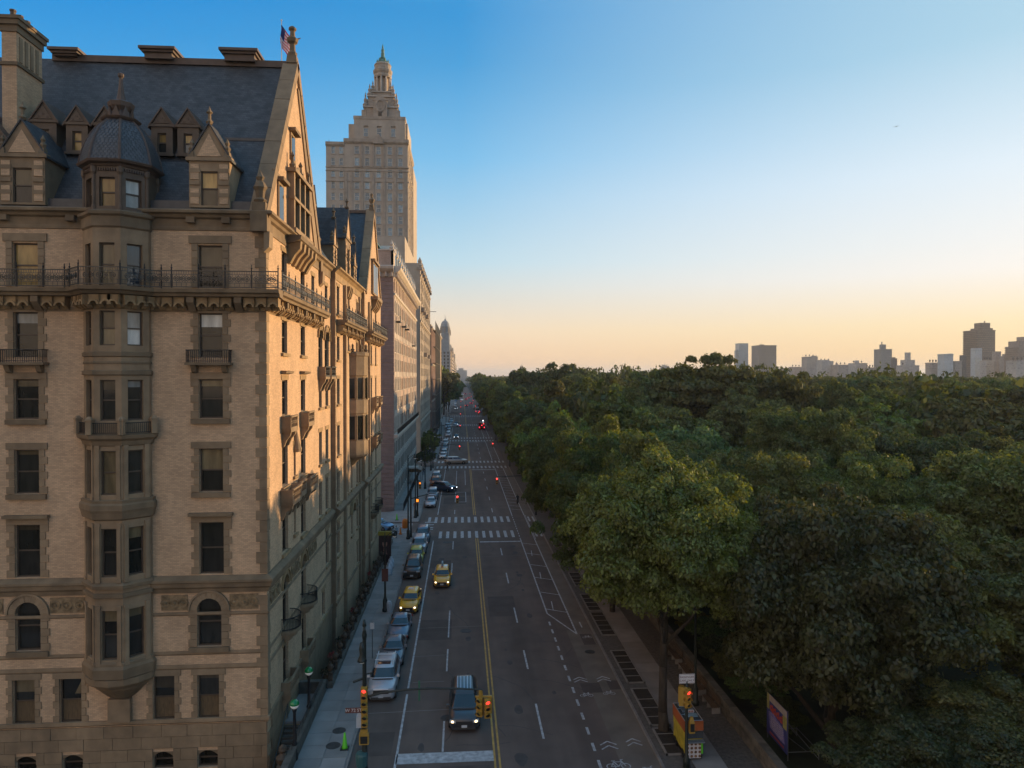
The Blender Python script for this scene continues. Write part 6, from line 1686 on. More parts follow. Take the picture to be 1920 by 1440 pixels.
M['lamp_white'] = mat('headlamp_lit_white', (.8, .8, .8), .2, emit=((.9, .95, 1), 6.0))
M['tail'] = mat('tail_lamp', (.22, .01, .01), .2, spec=.7)
M['tail_on'] = mat('tail_lamp_lit', (.4, .01, .02), .3, emit=((1, .03, .06), 2.5))
M['plate'] = mat('number_plate', (.5, .5, .5), .5)
M['trim'] = mat('black_trim', (.015, .015, .016), .5)
NR = 36
TYPES = {   # length, width, height, sill, [hood front z, cowl z, belt z, rear deck z], windscreen base/top y, rear glass top/base y (front = -Y)
    'sedan': dict(L=4.9, W=1.84, H=1.46, hood=.72, cowl=.98, belt=1.0, deck=1.02, y=(-.95, -.12, 1.15, 1.85), rw=.60),
    'suv': dict(L=4.85, W=1.94, H=1.84, hood=1.02, cowl=1.18, belt=1.17, deck=1.17, y=(-1.2, -.50, 2.08, 2.38), rw=.70),
    'van': dict(L=5.1, W=1.99, H=1.78, hood=.88, cowl=1.12, belt=1.1, deck=1.1, y=(-1.55, -.55, 2.2, 2.5), rw=.70),
    'hatch': dict(L=4.4, W=1.80, H=1.62, hood=.80, cowl=1.06, belt=1.06, deck=1.06, y=(-1.0, -.3, 1.75, 2.14), rw=.63),
}
def ringpts(w, y0, y1, zf, e=.30, n=NR):
    """rounded rectangle, index 0 at +x, a quarter on at the rear (+y)"""
    P = []
    for k in range(n):
        a = 2 * math.pi * k / n; c, s = math.cos(a), math.sin(a)
        x = w * math.copysign(abs(c) ** e, c); y = (y0 + y1) / 2 + (y1 - y0) / 2 * math.copysign(abs(s) ** e, s)
        P.append((x, y, zf(x, y)))
    return P
def loft(mb, rings, close_top=True, close_bot=True):
    ids = [[mb.pt(*p) for p in r] for r in rings]
    n = len(ids[0])
    for a, b in zip(ids, ids[1:]):
        for k in range(n): mb.idx((a[k], a[(k + 1) % n], b[(k + 1) % n], b[k]))
    if close_bot: mb.idx(ids[0][::-1])
    if close_top: mb.idx(ids[-1])
def car_meshes(kind):
    if ('car', kind) in _cache: return _cache[('car', kind)]
    T = TYPES[kind]; L, W, H = T['L'], T['W'] / 2, T['H']
    y0, y1 = -L / 2, L / 2
    a, b, c, d = T['y']
    def top(x, y):
        if y < a: t = (y - y0) / (a - y0); z = T['hood'] + (T['cowl'] - T['hood']) * max(0, min(1, t)) ** .6
        elif y > d: t = (y - d) / (y1 - d + 1e-6); z = T['deck'] - .10 * t * t
        else: z = T['belt']
        return z - .045 * (x / W) ** 2
    out = {}
    mb = MB()
    # lower body: sill, rocker bulge, shoulder, top edge, crowned deck
    R_ = [ringpts(W * .93, y0 + .10, y1 - .08, lambda x, y: .20), ringpts(W * .985, y0 + .03, y1 - .02, lambda x, y: .34), ringpts(W, y0, y1, lambda x, y: min(.62, top(x, y) - .12)),
          ringpts(W * .985, y0 + .04, y1 - .03, lambda x, y: top(x, y) - .07), ringpts(W * .94, y0 + .14, y1 - .09, lambda x, y: top(x, y)), ringpts(W * .62, y0 + .5, y1 - .4, lambda x, y: top(x, y) + .02), ]
    loft(mb, R_)
    # cabin
    rw = T['rw']
    C_ = [ringpts(W * .95, a, d, lambda x, y: T['belt'] - .05, .24), ringpts(W * .93, a + .04, d - .02, lambda x, y: T['belt'] + .03, .24),
          ringpts(rw + .03, b, c, lambda x, y: H - .10, .26), ringpts(rw - .03, b + .12, c - .08, lambda x, y: H - .02, .28), ringpts(rw * .6, b + .5, c - .4, lambda x, y: H + .01, .4)]
    loft(mb, C_, True, False)
    out['body'] = mb
    lo, hi = C_[1], C_[2]
    def pane(k0, k1, f0=.07, f1=.92, off=.012):
        m = MB()
        for k in range(k0, k1):
            q = []
            for kk, f in ((k, f0), (k + 1, f0), (k + 1, f1), (k, f1)):
                A, B = Vector(lo[kk % NR]), Vector(hi[kk % NR]); p = A.lerp(B, f)
                o = Vector((p.x / W, (p.y - (a + d) / 2) / (L * .5), .25)).normalized() * off
                q.append(tuple(p + o))
            m.face(q)
        return m
    q = NR // 4
    # indices: 0 right, q rear, 2q left, 3q front
    out['windscreen'] = pane(3 * q - 5, 3 * q + 5); out['rear_window'] = pane(q - 5, q + 5)
    def side(sx, ya, yb):
        m = MB(); f0, f1 = .10, .90
        def P(y_, f):
            # belt line and roof line positions at this fraction
            lw, hw = W * .93, rw + .03
            A = Vector((sx * lw, max(a + .25, min(d - .08, y_)), T['belt'] + .03)); B = Vector((sx * hw, max(b + .12, min(c - .10, y_)), H - .10))
            return tuple(A.lerp(B, f) + Vector((sx * .012, 0, .004)))
        m.face((P(ya, f0), P(yb, f0), P(yb, f1), P(ya, f1))); return m
    mid = (b + c) / 2 - .1
    sides = []
    for sx in (-1, 1):
        sides.append(side(sx, a, mid - .05)); sides.append(side(sx, mid + .05, (c + d) / 2 - (.55 if kind != 'sedan' else .15)))
        if kind != 'sedan': sides.append(side(sx, (c + d) / 2 - .45, d))
    out['side_window'] = sides
    res = {}
    for k, v in out.items():
        res[k] = [m.mesh(k, M['cglass']) for m in v] if isinstance(v, list) else v
    wr = .33 if kind in ('sedan', 'hatch') else .37
    wf = MB(Frame(0, 0, R(90))).ring((0, 0), .19, wr, -.11, .11, 18); res['tyre'] = wf.mesh('wheel', M['tyre'])
    rm = MB(Frame(0, 0, R(90))).ring((0, 0), .02, .21, -.09, .10, 10).mesh('rim', M['rim']); res['rim'] = rm
    res['arch'] = MB(Frame(0, 0, R(90))).ring((0, 0), wr - .02, wr + .06, -.05, .05, 14, R(-5), R(185)).mesh('wheel_arch', M['trim'])
    res['T'] = T; res['wr'] = wr
    res['head'] = MB().box(-.21, .21, -.06, .14, -.07, .08, .03)
    res['tailm'] = MB().box(-.12, .12, -.06, .06, -.16, .16, .02) if kind != 'sedan' else MB().box(-.22, .22, -.08, .06, -.08, .08, .02)
    _cache[('car', kind)] = res
    return res
def meshc(key, mb, name, m):
    return shared((key, m.name), lambda: mb.mesh(name, m))
def vehicle(kind, col, x, y, rz, label, cat='car', name=None, heads='lamp_off', tails='tail', extras=(), group=None, lod=0):
    """x, y = centre; rz = 0: the nose points to -Y (towards the viewer)"""
    res = car_meshes(kind); T = res['T']; L, W, H = T['L'], T['W'] / 2, T['H']
    nm = name or {'sedan': 'sedan_car', 'suv': 'sport_utility_car', 'van': 'minivan', 'hatch': 'compact_car'}[kind]
    t = thing(nm, label, cat, (x, y, 0.012), rz, group)
    body = meshc(('b', kind), res['body'], 'body', P_[col])
    if not body.polygons[0].use_smooth: body.polygons.foreach_set('use_smooth', [True] * len(body.polygons))
    obj('body', body, t)
    for k in ('windscreen', 'rear_window'): obj(k, meshc((k, kind), res[k], k, M['cglass']), t)
    for me in res['side_window']: obj('side_window', me, t)
    ax = L / 2 - .92
    for sx in (-1, 1):
        for yy in (-ax, ax):
            if lod < 2:
                w = obj('wheel', res['tyre'], t, (sx * (W - .10), yy, res['wr'])); obj('rim', res['rim'], w)
                if lod == 0: obj('wheel_arch', res['arch'], t, (sx * (W - .035), yy, res['wr']))
        hz = T['hood'] - .12
        hl = obj('headlight', meshc(('h', kind), res['head'], 'headlight', M['lamp_off']), t, (sx * (W - .27), -L / 2 + .075, hz), sx * R(14))
        if heads != 'lamp_off': obj('bulb', shared(('bulb', heads), lambda: MB().box(-.075, .075, -.02, .02, -.055, .055, .01).mesh('bulb', M[heads])), hl, (0, -.062, 0))
        obj('tail_light', meshc(('t', kind), res['tailm'], 'tail_light', M[tails]), t, (sx * (W - .17), L / 2 - .10, T['deck'] - .28))
        if lod < 2: obj('mirror', shared(('mir', col), lambda: MB().box(-.11, .11, -.06, .08, -.07, .09, .03).mesh('mirror', P_[col])), t, (sx * (W + .07), T['y'][0] + .45, T['belt'] + .04))
    if lod < 2:
        obj('grille', shared(('gr', kind), lambda: MB().box(-W * .55, W * .55, -.03, .05, -.12, .12, .02).mesh('grille', M['trim'])), t, (0, -L / 2 + .002, T['hood'] - .24))
        obj('bumper', shared(('bu', kind), lambda: MB().box(-W * .72, W * .72, -.03, .10, -.08, .08, .03).mesh('bumper', M['trim'])), t, (0, -L / 2 + .02, .34))
        obj('number_plate', shared('pl', lambda: MB().box(-.17, .17, -.012, .0, -.08, .08).mesh('number_plate', M['plate'])), t, (0, -L / 2 - .022, .47))
        obj('cowl_panel', shared(('cw', kind), lambda: MB().box(-W * .74, W * .74, -.07, .05, -.02, .03, .02).mesh('cowl_panel', M['trim'])), t, (0, T['y'][0] - .02, T['cowl'] - .0))
        obj('roof_fin', shared('fin', lambda: MB().box(-.02, .02, -.08, .08, 0, .07, .015).mesh('roof_fin', M['trim'])), t, (0, T['y'][2] - .25, H))
    for e in extras: e(t, T)
    return t
def roof_rack(t, T):
    mb = MB(); H = T['H']; b, c = T['y'][1], T['y'][2]
    for sx in (-.62, .62):
        mb.tube((sx, b + .25, H + .07), (sx, c - .1, H + .07), .03)
        for q in (0, .5, 1): mb.tube((sx, b + .25 + (c - b - .35) * q, H - .06), (sx, b + .25 + (c - b - .35) * q, H + .07), .03)
    for k in range(2): mb.box(-.72, .72, b + .8 + k * 1.0, b + .88 + k * 1.0, H + .07, H + .12)
    mb.build('roof_rack', P_['white'], t)
def roof_ribs(t, T):
    mb = MB(); H = T['H']; b, c = T['y'][1], T['y'][2]
    for k in range(-2, 3): mb.box(k * .22 - .02, k * .22 + .02, b + .45, c - .35, H - .0, H + .026)
    mb.build('roof_rib', P_['silver'], t)
def sunroof(t, T): MB().box(-.45, .45, T['y'][1] + .25, T['y'][1] + .75, T['H'] - .02, T['H'] + .022).build('sunroof', M['cglass'], t)
def taxi_sign(t, T): MB().box(-.28, .28, T['y'][1] + .7, T['y'][1] + .95, T['H'], T['H'] + .16, .05).build('roof_sign', P_['white'], t)
def ad_sign(t, T):
    y = T['y'][1] + .6
    MB().prism_u([(y, T['H']), (y + .18, T['H'] + .38), (y + .30, T['H'] + .38), (y + .48, T['H'])], -.08, .08).build('roof_sign', P_['white'], t) if False else MB().box(-.14, .10, y, y + 1.1, T['H'] + .02, T['H'] + .42, .05).build('roof_sign', M['cart_b'], t)
    MB().box(.2, .55, y + .35, y + 1.0, T['H'] - .02, T['H'] + .015).build('roof_decal', P_['white'], t)
    MB().box(-.16, .12, y - .2, y, T['H'] + .0, T['H'] + .14, .03).build('taxi_light', P_['orange'], t)
def badge(t, T): MB().lathe([(.13, 0), (.12, .02), (.06, .022)], 0, -T['L'] / 2 + .62, 10).build('bonnet_decal', P_['white'], t).location = (0, 0, T['hood'] + .13)

V = vehicle
V('van', 'dark', .15, 47.0, 0, 'dark grey taxi minivan with ribbed silver roof driving towards the viewer', 'van', 'minivan', 'lamp_on', extras=(roof_ribs, badge))
V('suv', 'silver', -5.55, 51.4, 0, 'silver sport utility car with white roof rack parked nearest at the kerb', 'car', extras=(roof_rack, sunroof))
V('sedan', 'grey', -5.45, 57.1, 0, 'dark slate sedan parked right behind the silver car with roof rack')
V('sedan', 'blue', -5.4, 62.5, 0, 'blue grey sedan parked between dark slate sedan and parked yellow taxi')
V('hatch', 'taxi', -4.95, 69.2, R(-3), 'yellow taxi parked at the kerb beside the ornate street lamp', 'taxi', 'taxi', 'lamp_on', extras=(taxi_sign,))
V('suv', 'black', -5.5, 80.9, 0, 'black car with white plate parked behind the empty kerb space')
V('hatch', 'lime', -5.5, 86.4, 0, 'yellow green taxi parked behind the black car', 'taxi', 'taxi')
V('suv', 'silver', -5.45, 91.6, 0, 'silver car parked between yellow green taxi and blue grey car at the corner')
V('suv', 'blue', -5.3, 97.4, 0, 'blue grey car with roof reflections parked last before the side street')
V('hatch', 'taxi', -2.1, 77.2, 0, 'yellow taxi with roof advert driving towards the viewer in the middle lane', 'taxi', 'taxi', 'lamp_on', extras=(ad_sign,))
V('sedan', 'silver', -5.35, 123.2, 0, 'silver sedan parked first after the side street')
V('suv', 'silver', -5.3, 130.8, 0, 'silver sport utility car parked second after the side street')
V('suv', 'navy', -3.3, 138.6, R(52), 'dark blue car pulling out of the kerb lane with its headlights on', heads='lamp_white', lod=1)
V('suv', 'orange', -5.4, 145.5, 0, 'dull orange and dark car parked behind the car pulling out')
V('van', 'white', -5.45, 153.5, 0, 'white van topped car parked mid block before the pale pink house')
V('suv', 'beige', -1.45, 181.0, R(96), 'silver grey long car turning across the avenue at the second crossing', tails='tail', lod=1).scale = (1, 1.22, 1.05)
cols = ['white', 'silver', 'black', 'blue', 'grey', 'white', 'navy', 'silver', 'white', 'dark', 'silver', 'blue', 'grey', 'white', 'black', 'silver']
ords = ['first', 'second', 'third', 'fourth', 'fifth', 'sixth', 'seventh', 'eighth', 'ninth', 'tenth', 'eleventh', 'twelfth', 'thirteenth', 'fourteenth', 'fifteenth', 'sixteenth']
CN = {'white': 'white', 'silver': 'silver', 'black': 'black', 'blue': 'blue grey', 'grey': 'slate grey', 'navy': 'dark blue', 'dark': 'charcoal'}
for i, y in enumerate((193.5, 200.2, 207.5, 214.6, 222, 229.5, 236.5, 262, 269, 276.5, 284, 292, 300.5, 309, 331, 341)):
    V(('hatch', 'suv', 'sedan', 'suv')[i % 4], cols[i], -5.1 + .15 * math.sin(i), y, 0, '%s car parked %s in the kerb row beyond the second crossing' % (CN[cols[i]], ords[i]), group='cars parked along the kerb past the second crossing', lod=1)
V('sedan', 'black', -1.95, 256.0, 0, 'dark car with two white headlights coming past the third crossing', heads='lamp_white', lod=1)
V('sedan', 'white', -3.0, 313, R(70), 'white sedan crossing the lanes near the fourth crossing', lod=1)
V('van', 'white', -6.0, 300, 0, 'white box van parked at the kerb near the fourth crossing', 'van', lod=1).scale = (1.1, 1.2, 1.4)
# fire engine seen from behind
FT = thing('fire_truck', 'red fire truck with lit rear lights driving away on the park side', 'fire truck', (8.3, 297, .012), R(180))
MB().box(-1.25, 1.25, -4.2, 4.2, .6, 2.9, .05).box(-1.2, 1.2, -4.6, -4.2, .6, 2.6).build('body', P_['red'], FT)
MB().box(-.5, .5, -3.5, 4.0, 2.9, 3.25).build('ladder', P_['silver'], FT)
MB().box(-1.0, 1.0, 4.2, 4.24, 1.0, 2.6).build('rear_shutter', M['trim'], FT)
for sx in (-1, 1): MB().box(sx * 1.0 - .16, sx * 1.0 + .16, 4.2, 4.3, .9, 1.3).build('tail_light', M['tail_on'], FT)
MB().box(-.2, .2, 4.1, 4.3, 1.8, 2.1).build('beacon', M['tail_on'], FT); MB().box(-.9, -.6, -4, -3.6, 3.2, 3.5).build('beacon', M['lamp_white'], FT)
for sx in (-1.1, 1.1):
    for yy in (-3, 2.2, 3.3): MB(Frame(0, 0, R(90))).ring((yy, .5), .15, .5, sx - .15, sx + .15, 12).build('wheel', M['tyre'], FT)
# bus parked on the park side
BS = thing('bus', 'white and blue bus standing on the park side far up the avenue', 'bus', (9.6, 432, .012), R(180))
MB().box(-1.28, 1.28, -6, 6, .4, 3.2, .06).build('body', P_['white'], BS); MB().box(-1.3, 1.3, -5.5, 5.5, 1.5, 2.6).build('side_window', M['cglass'], BS)
MB().box(-1.1, 1.1, 5.95, 6.05, 1.7, 2.8).build('rear_window', M['cglass'], BS); MB().box(-1.2, 1.2, 5.96, 6.06, .6, 1.3).build('stripe', P_['sky'], BS)
for sx in (-1, 1): MB().box(sx * 1.0 - .15, sx * 1.0 + .15, 5.9, 6.08, .7, 1.2).build('tail_light', M['tail_on'], BS)
far = [(2.6 + .9, 517, 180, 'dark', 'tail_on', 'lamp_off', 'dark car with red tail lights in the park side lane below the bus'), (4.0, 655, 180, 'black', 'tail_on', 'lamp_off', 'small dark car with red lights farther than the bus'), (7.5, 560, 180, 'navy', 'tail_on', 'lamp_off', 'dark car just beyond the bus at the park kerb'),
       (-2.4, 318, 0, 'navy', 'tail', 'lamp_white', 'car with white headlights near the fourth crossing'), (6.8, 690, 180, 'red', 'tail_on', 'lamp_off', 'red glowing car among the far park side cars'), (-3.5, 470, 0, 'silver', 'tail', 'lamp_white', 'silver oncoming car near the sixth crossing'),
       (.4, 640, 0, 'white', 'tail', 'lamp_white', 'pale oncoming car midway to the vanishing point'), (-4.8, 520, 0, 'silver', 'tail', 'lamp_off', 'silver car at the house side kerb under the big trees'), (-4.9, 560, 0, 'white', 'tail', 'lamp_off', 'white car at the house side kerb beyond the big trees'), (-4.8, 610, 0, 'blue', 'tail', 'lamp_off', 'blue grey car at the house side kerb, far'),
       (8.6, 470, 180, 'black', 'tail', 'lamp_off', 'black car parked at the park kerb before the bus'), (8.6, 486, 180, 'silver', 'tail', 'lamp_off', 'silver car parked at the park kerb by the bus'), (1.0, 820, 0, 'white', 'tail', 'lamp_white', 'faint pale car close to the vanishing point'), (4.5, 840, 180, 'dark', 'tail_on', 'lamp_off', 'faint car with red lights close to the vanishing point')]
for x, y, rz, c, tl, hd, lab in far:
    V('suv', c, x, y, R(rz), lab, tails=tl, heads=hd, lod=2)
V('hatch', 'sky', -12.0, 104.6, R(60), 'sky blue and white car standing in the side street behind the house', lod=1)

# ------------------------------------------------------------------ people
def person(x, y, rz, pose, label, shirt, legs, z=.012, hold=None):
    J = {'pelvis': (0, 0, .95), 'chest': (0, 0, 1.32), 'neck': (0, 0, 1.48), 'head': (0, -.02, 1.58), 'crown': (0, -.01, 1.72)}
    if pose == 'walk':
        E_ = {'hipL': (-.1, 0, .92), 'kneeL': (-.11, -.18, .52), 'footL': (-.11, -.22, .06), 'toeL': (-.11, -.40, .04), 'hipR': (.1, 0, .92), 'kneeR': (.11, .05, .5), 'footR': (.11, .30, .10), 'toeR': (.11, .16, .03),
              'shL': (-.19, 0, 1.42), 'elL': (-.25, .10, 1.14), 'haL': (-.25, .02, .90), 'fiL': (-.24, -.02, .80), 'shR': (.19, 0, 1.42), 'elR': (.25, -.02, 1.14), 'haR': (.24, -.20, .95), 'fiR': (.23, -.26, .87)}
    else:           # riding a bicycle
        J = {'pelvis': (0, .25, .98), 'chest': (0, -.02, 1.32), 'neck': (0, -.12, 1.46), 'head': (0, -.18, 1.55), 'crown': (0, -.19, 1.69)}
        E_ = {'hipL': (-.1, .22, .95), 'kneeL': (-.12, -.12, .72), 'footL': (-.13, .02, .30), 'toeL': (-.13, -.14, .27), 'hipR': (.1, .22, .95), 'kneeR': (.12, -.05, .58), 'footR': (.13, .05, .12), 'toeR': (.13, -.12, .10),
              'shL': (-.19, -.08, 1.40), 'elL': (-.25, -.28, 1.18), 'haL': (-.24, -.48, 1.06), 'fiL': (-.22, -.54, 1.04), 'shR': (.19, -.08, 1.40), 'elR': (.25, -.28, 1.18), 'haR': (.24, -.48, 1.06), 'fiR': (.22, -.54, 1.04)}
    J.update(E_)
    ED = [('pelvis', 'chest'), ('chest', 'neck'), ('neck', 'head'), ('head', 'crown'), ('pelvis', 'hipL'), ('hipL', 'kneeL'), ('kneeL', 'footL'), ('footL', 'toeL'), ('pelvis', 'hipR'), ('hipR', 'kneeR'), ('kneeR', 'footR'), ('footR', 'toeR'),
          ('chest', 'shL'), ('shL', 'elL'), ('elL', 'haL'), ('haL', 'fiL'), ('chest', 'shR'), ('shR', 'elR'), ('elR', 'haR'), ('haR', 'fiR')]
    RD = {'pelvis': .15, 'chest': .16, 'neck': .06, 'head': .10, 'crown': .07}
    for s in 'LR': RD.update({'hip' + s: .10, 'knee' + s: .065, 'foot' + s: .05, 'toe' + s: .035, 'sh' + s: .065, 'el' + s: .05, 'ha' + s: .035, 'fi' + s: .025})
    ks = list(J)
    me = bpy.data.meshes.new('person'); me.from_pydata([J[k] for k in ks], [(ks.index(a), ks.index(b)) for a, b in ED], [])
    o = bpy.data.objects.new('person', me); COL.objects.link(o)
    bm = bmesh.new(); bm.from_mesh(me); ly = bm.verts.layers.skin.verify(); bm.verts.ensure_lookup_table()
    for i, k in enumerate(ks): bm.verts[i][ly].radius = (RD[k], RD[k] * (.75 if k in ('chest', 'pelvis') else 1)); bm.verts[i][ly].use_root = (i == 0)
    bm.to_mesh(me); bm.free()
    o.modifiers.new('skin', 'SKIN'); sd = o.modifiers.new('sub', 'SUBSURF'); sd.levels = sd.render_levels = 1
    dg = bpy.context.evaluated_depsgraph_get()
    m2 = bpy.data.meshes.new_from_object(o.evaluated_get(dg))
    bpy.data.objects.remove(o)
    skin = shared('skin_mat', lambda: mat('skin', (.32, .19, .13), .6)); hair = shared('hair_mat', lambda: mat('hair', (.02, .015, .012), .8))
    m2.materials.clear()
    for m in (shirt, legs, skin, hair): m2.materials.append(m)
    for p in m2.polygons:
        c = p.center
        p.material_index = 0 if .95 < c.z < 1.47 and abs(c.x) < .32 else 1
        if c.z >= 1.47: p.material_index = 3 if (c.z > 1.62 or c.y > (.03 if pose == 'walk' else -.14)) else 2
        if .78 < c.z < .98 and abs(c.x) > .2: p.material_index = 2
        p.use_smooth = True
    t = obj('person', m2, None, (x, y, z), rz)
    return tag(t, label, 'person')
cl_dark = mat('dark_cloth', (.02, .022, .028), .9); cl_white = mat('white_cloth', (.5, .5, .5), .9); cl_blue = mat('denim', (.05, .07, .12), .9); cl_red = mat('rust_cloth', (.2, .05, .03), .9)
person(-3.4, 168.5, R(95), 'walk', 'person in dark clothes walking across the second crossing', cl_dark, cl_dark)
person(-9.0, 98.6, R(30), 'walk', 'person in a white top walking at the side street corner', cl_white, cl_dark, .15)
person(-9.9, 97.9, R(200), 'walk', 'person in dark clothes standing at the side street corner', cl_dark, cl_blue, .15)
person(-8.5, 160, R(180), 'walk', 'person in dark clothes on the pavement by the pale pink house', cl_dark, cl_blue, .15)
person(-8.2, 205, 0, 'walk', 'person in rust coloured top on the pavement under the far canopy', cl_red, cl_dark, .15)
person(-7.6, 117.0, R(10), 'walk', 'person in red top by the lamp at the far corner', cl_red, cl_blue, .15)
person(9.75, 123.5, R(180), 'ride', 'cyclist in dark clothes riding away in the bike lane', cl_dark, cl_dark)
bk = thing('bicycle', 'dark bicycle ridden away along the park side lane', 'bicycle', (9.75, 123.5, .012), R(180))
f = Frame(0, 0, R(90))
for yy in (-.52, .52): MB(f).ring((yy, .34), .31, .345, -.02, .02, 16).build('wheel', M['tyre'], bk)
mb = MB()
for a, b in (((0, .52, .34), (0, .12, .30)), ((0, .12, .30), (0, .25, .86)), ((0, .52, .34), (0, .22, .78)), ((0, .22, .78), (0, -.36, .84)), ((0, .12, .30), (0, -.38, .72)), ((0, -.52, .34), (0, -.34, .98)), ((-.26, -.46, 1.0), (.26, -.46, 1.0)), ((0, -.34, .98), (0, -.46, 1.0))): mb.tube(a, b, .02)
mb.build('bicycle_frame', M['trim'], bk); MB().box(-.08, .08, .14, .38, .84, .90, .02).build('saddle', M['trim'], bk)
# ================================================================== trees
def leaf_mat(name, col, trans=.35):
    m = bpy.data.materials.new(name); m.use_nodes = True
    t = m.node_tree; t.nodes.clear(); L = t.links.new
    geo = nd(t, 'ShaderNodeNewGeometry'); oi = nd(t, 'ShaderNodeObjectInfo')
    hsv = nd(t, 'ShaderNodeHueSaturation'); hsv.inputs['Color'].default_value = (*col, 1)
    def mr(src, lo, hi):
        n = nd(t, 'ShaderNodeMapRange'); n.inputs['To Min'].default_value = lo; n.inputs['To Max'].default_value = hi; L(src, n.inputs['Value']); return n.outputs[0]
    mulv = nd(t, 'ShaderNodeMath', operation='MULTIPLY')
    L(mr(geo.outputs['Random Per Island'], .55, 1.5), mulv.inputs[0]); L(mr(oi.outputs['Random'], .58, 1.45), mulv.inputs[1])
    L(mulv.outputs[0], hsv.inputs['Value'])
    wh = nd(t, 'ShaderNodeTexWhiteNoise'); wh.noise_dimensions = '1D'; L(oi.outputs['Random'], wh.inputs['W'])
    L(mr(wh.outputs['Value'], .474, .530), hsv.inputs['Hue'])
    d = nd(t, 'ShaderNodeBsdfDiffuse'); tr = nd(t, 'ShaderNodeBsdfTranslucent'); gl = nd(t, 'ShaderNodeBsdfGlossy'); gl.inputs['Roughness'].default_value = .55
    h2 = nd(t, 'ShaderNodeHueSaturation'); h2.inputs['Hue'].default_value = .482; h2.inputs['Saturation'].default_value = 1.15; h2.inputs['Value'].default_value = 1.5; L(hsv.outputs[0], h2.inputs['Color'])
    L(hsv.outputs[0], d.inputs['Color']); L(h2.outputs[0], tr.inputs['Color'])
    mx = nd(t, 'ShaderNodeMixShader'); mx.inputs[0].default_value = trans; L(d.outputs[0], mx.inputs[1]); L(tr.outputs[0], mx.inputs[2])
    m2 = nd(t, 'ShaderNodeMixShader'); m2.inputs[0].default_value = .04; L(mx.outputs[0], m2.inputs[1]); L(gl.outputs[0], m2.inputs[2])
    o = nd(t, 'ShaderNodeOutputMaterial'); L(m2.outputs[0], o.inputs[0])
    return m
LM = {'green': leaf_mat('leaves_green', (.090, .120, .022)), 'olive': leaf_mat('leaves_olive', (.110, .112, .022)), 'dark': leaf_mat('leaves_dark', (.082, .096, .022)), 'yellow': leaf_mat('leaves_yellow_green', (.12, .125, .020), .5), 'blue': leaf_mat('leaves_blue_green', (.080, .110, .034))}
M['bark'] = mat('bark', (.045, .034, .024), .95, .3, 2, .8, 6, vstretch=(3, 3, .6))

TOPS = {}
def crown_mesh(name, name_key, seed, nclump, nleaf, size, shape, mlist, rough=.30, flat=.85):
    """unit crown (radius 1, base z 0, top z about 1.6): leaf clumps through the outer volume, each a shell of small leaves"""
    g = np.random.default_rng(seed)
    C = []
    def put_(x, y, z, r):
        if shape == 'round': zz = .78 + z * .80
        elif shape == 'tall': zz = .95 + z * 1.05; x *= .82; y *= .82
        elif shape == 'spread': zz = .62 + z * .62 + .1 * (x * x + y * y)
        else: zz = .72 + z * .78
        if shape == 'layer': zz = round(zz * 5 + .25 * g.normal()) / 5
        C.append((x, y, zz, r))
    nb = nclump // 8
    for k in range(nb):                          # boughs that end in tapering sprays
        d = g.normal(size=3); d /= np.linalg.norm(d); d[2] = d[2] * .8 + .12
        L_ = g.uniform(.80, 1.13)
        for q in range(6):
            t_ = .50 + .10 * q
            w = d * L_ * t_ + g.normal(size=3) * .07
            put_(w[0], w[1], w[2], .26 - .030 * q + .03 * g.random())
    while len(C) < nclump:
        d = g.normal(size=3); d /= np.linalg.norm(d)
        if d[2] < -.75: continue
        r = g.uniform(.3, 1.0) ** .4 * .90
        x, y, z = d * r
        put_(x, y, z, g.uniform(.08, .20))
    C = np.array(C)
    n = nclump * nleaf
    ci = np.repeat(np.arange(nclump), nleaf)
    d = g.normal(size=(n, 3)); d /= np.linalg.norm(d, axis=1)[:, None]
    d[:, 2] = np.where(d[:, 2] < -.2, -d[:, 2] * .6, d[:, 2])
    rr = C[ci, 3] * (1 - rough * g.random(n) ** 1.5)
    p = C[ci, :3] + d * rr[:, None] * np.array([1, 1, flat])
    nrm = d + g.normal(size=(n, 3)) * .55 + np.array([0, 0, .25]); nrm /= np.linalg.norm(nrm, axis=1)[:, None]
    a = np.cross(nrm, g.normal(size=(n, 3))); a /= np.linalg.norm(a, axis=1)[:, None]
    b = np.cross(nrm, a)
    s = size * np.clip(np.exp(g.normal(size=n) * .32), .5, 2.0)[:, None]
    V_ = np.empty((n, 4, 3))
    V_[:, 0] = p - a * s; V_[:, 1] = p - b * s * .55 + nrm * s * .15; V_[:, 2] = p + a * s; V_[:, 3] = p + b * s * .55 + nrm * s * .15
    me = bpy.data.meshes.new(name)
    me.vertices.add(n * 4); me.loops.add(n * 4); me.polygons.add(n)
    me.vertices.foreach_set('co', V_.reshape(-1).astype(np.float32))
    me.loops.foreach_set('vertex_index', np.arange(n * 4, dtype=np.int32))
    me.polygons.foreach_set('loop_start', np.arange(0, n * 4, 4, dtype=np.int32))
    try: me.polygons.foreach_set('loop_total', np.full(n, 4, dtype=np.int32))
    except Exception: pass
    me.update(calc_edges=True)
    for m in mlist: me.materials.append(m)
    TOPS[name_key] = float(np.percentile(p[:, 2], 99.7)) 
    return me
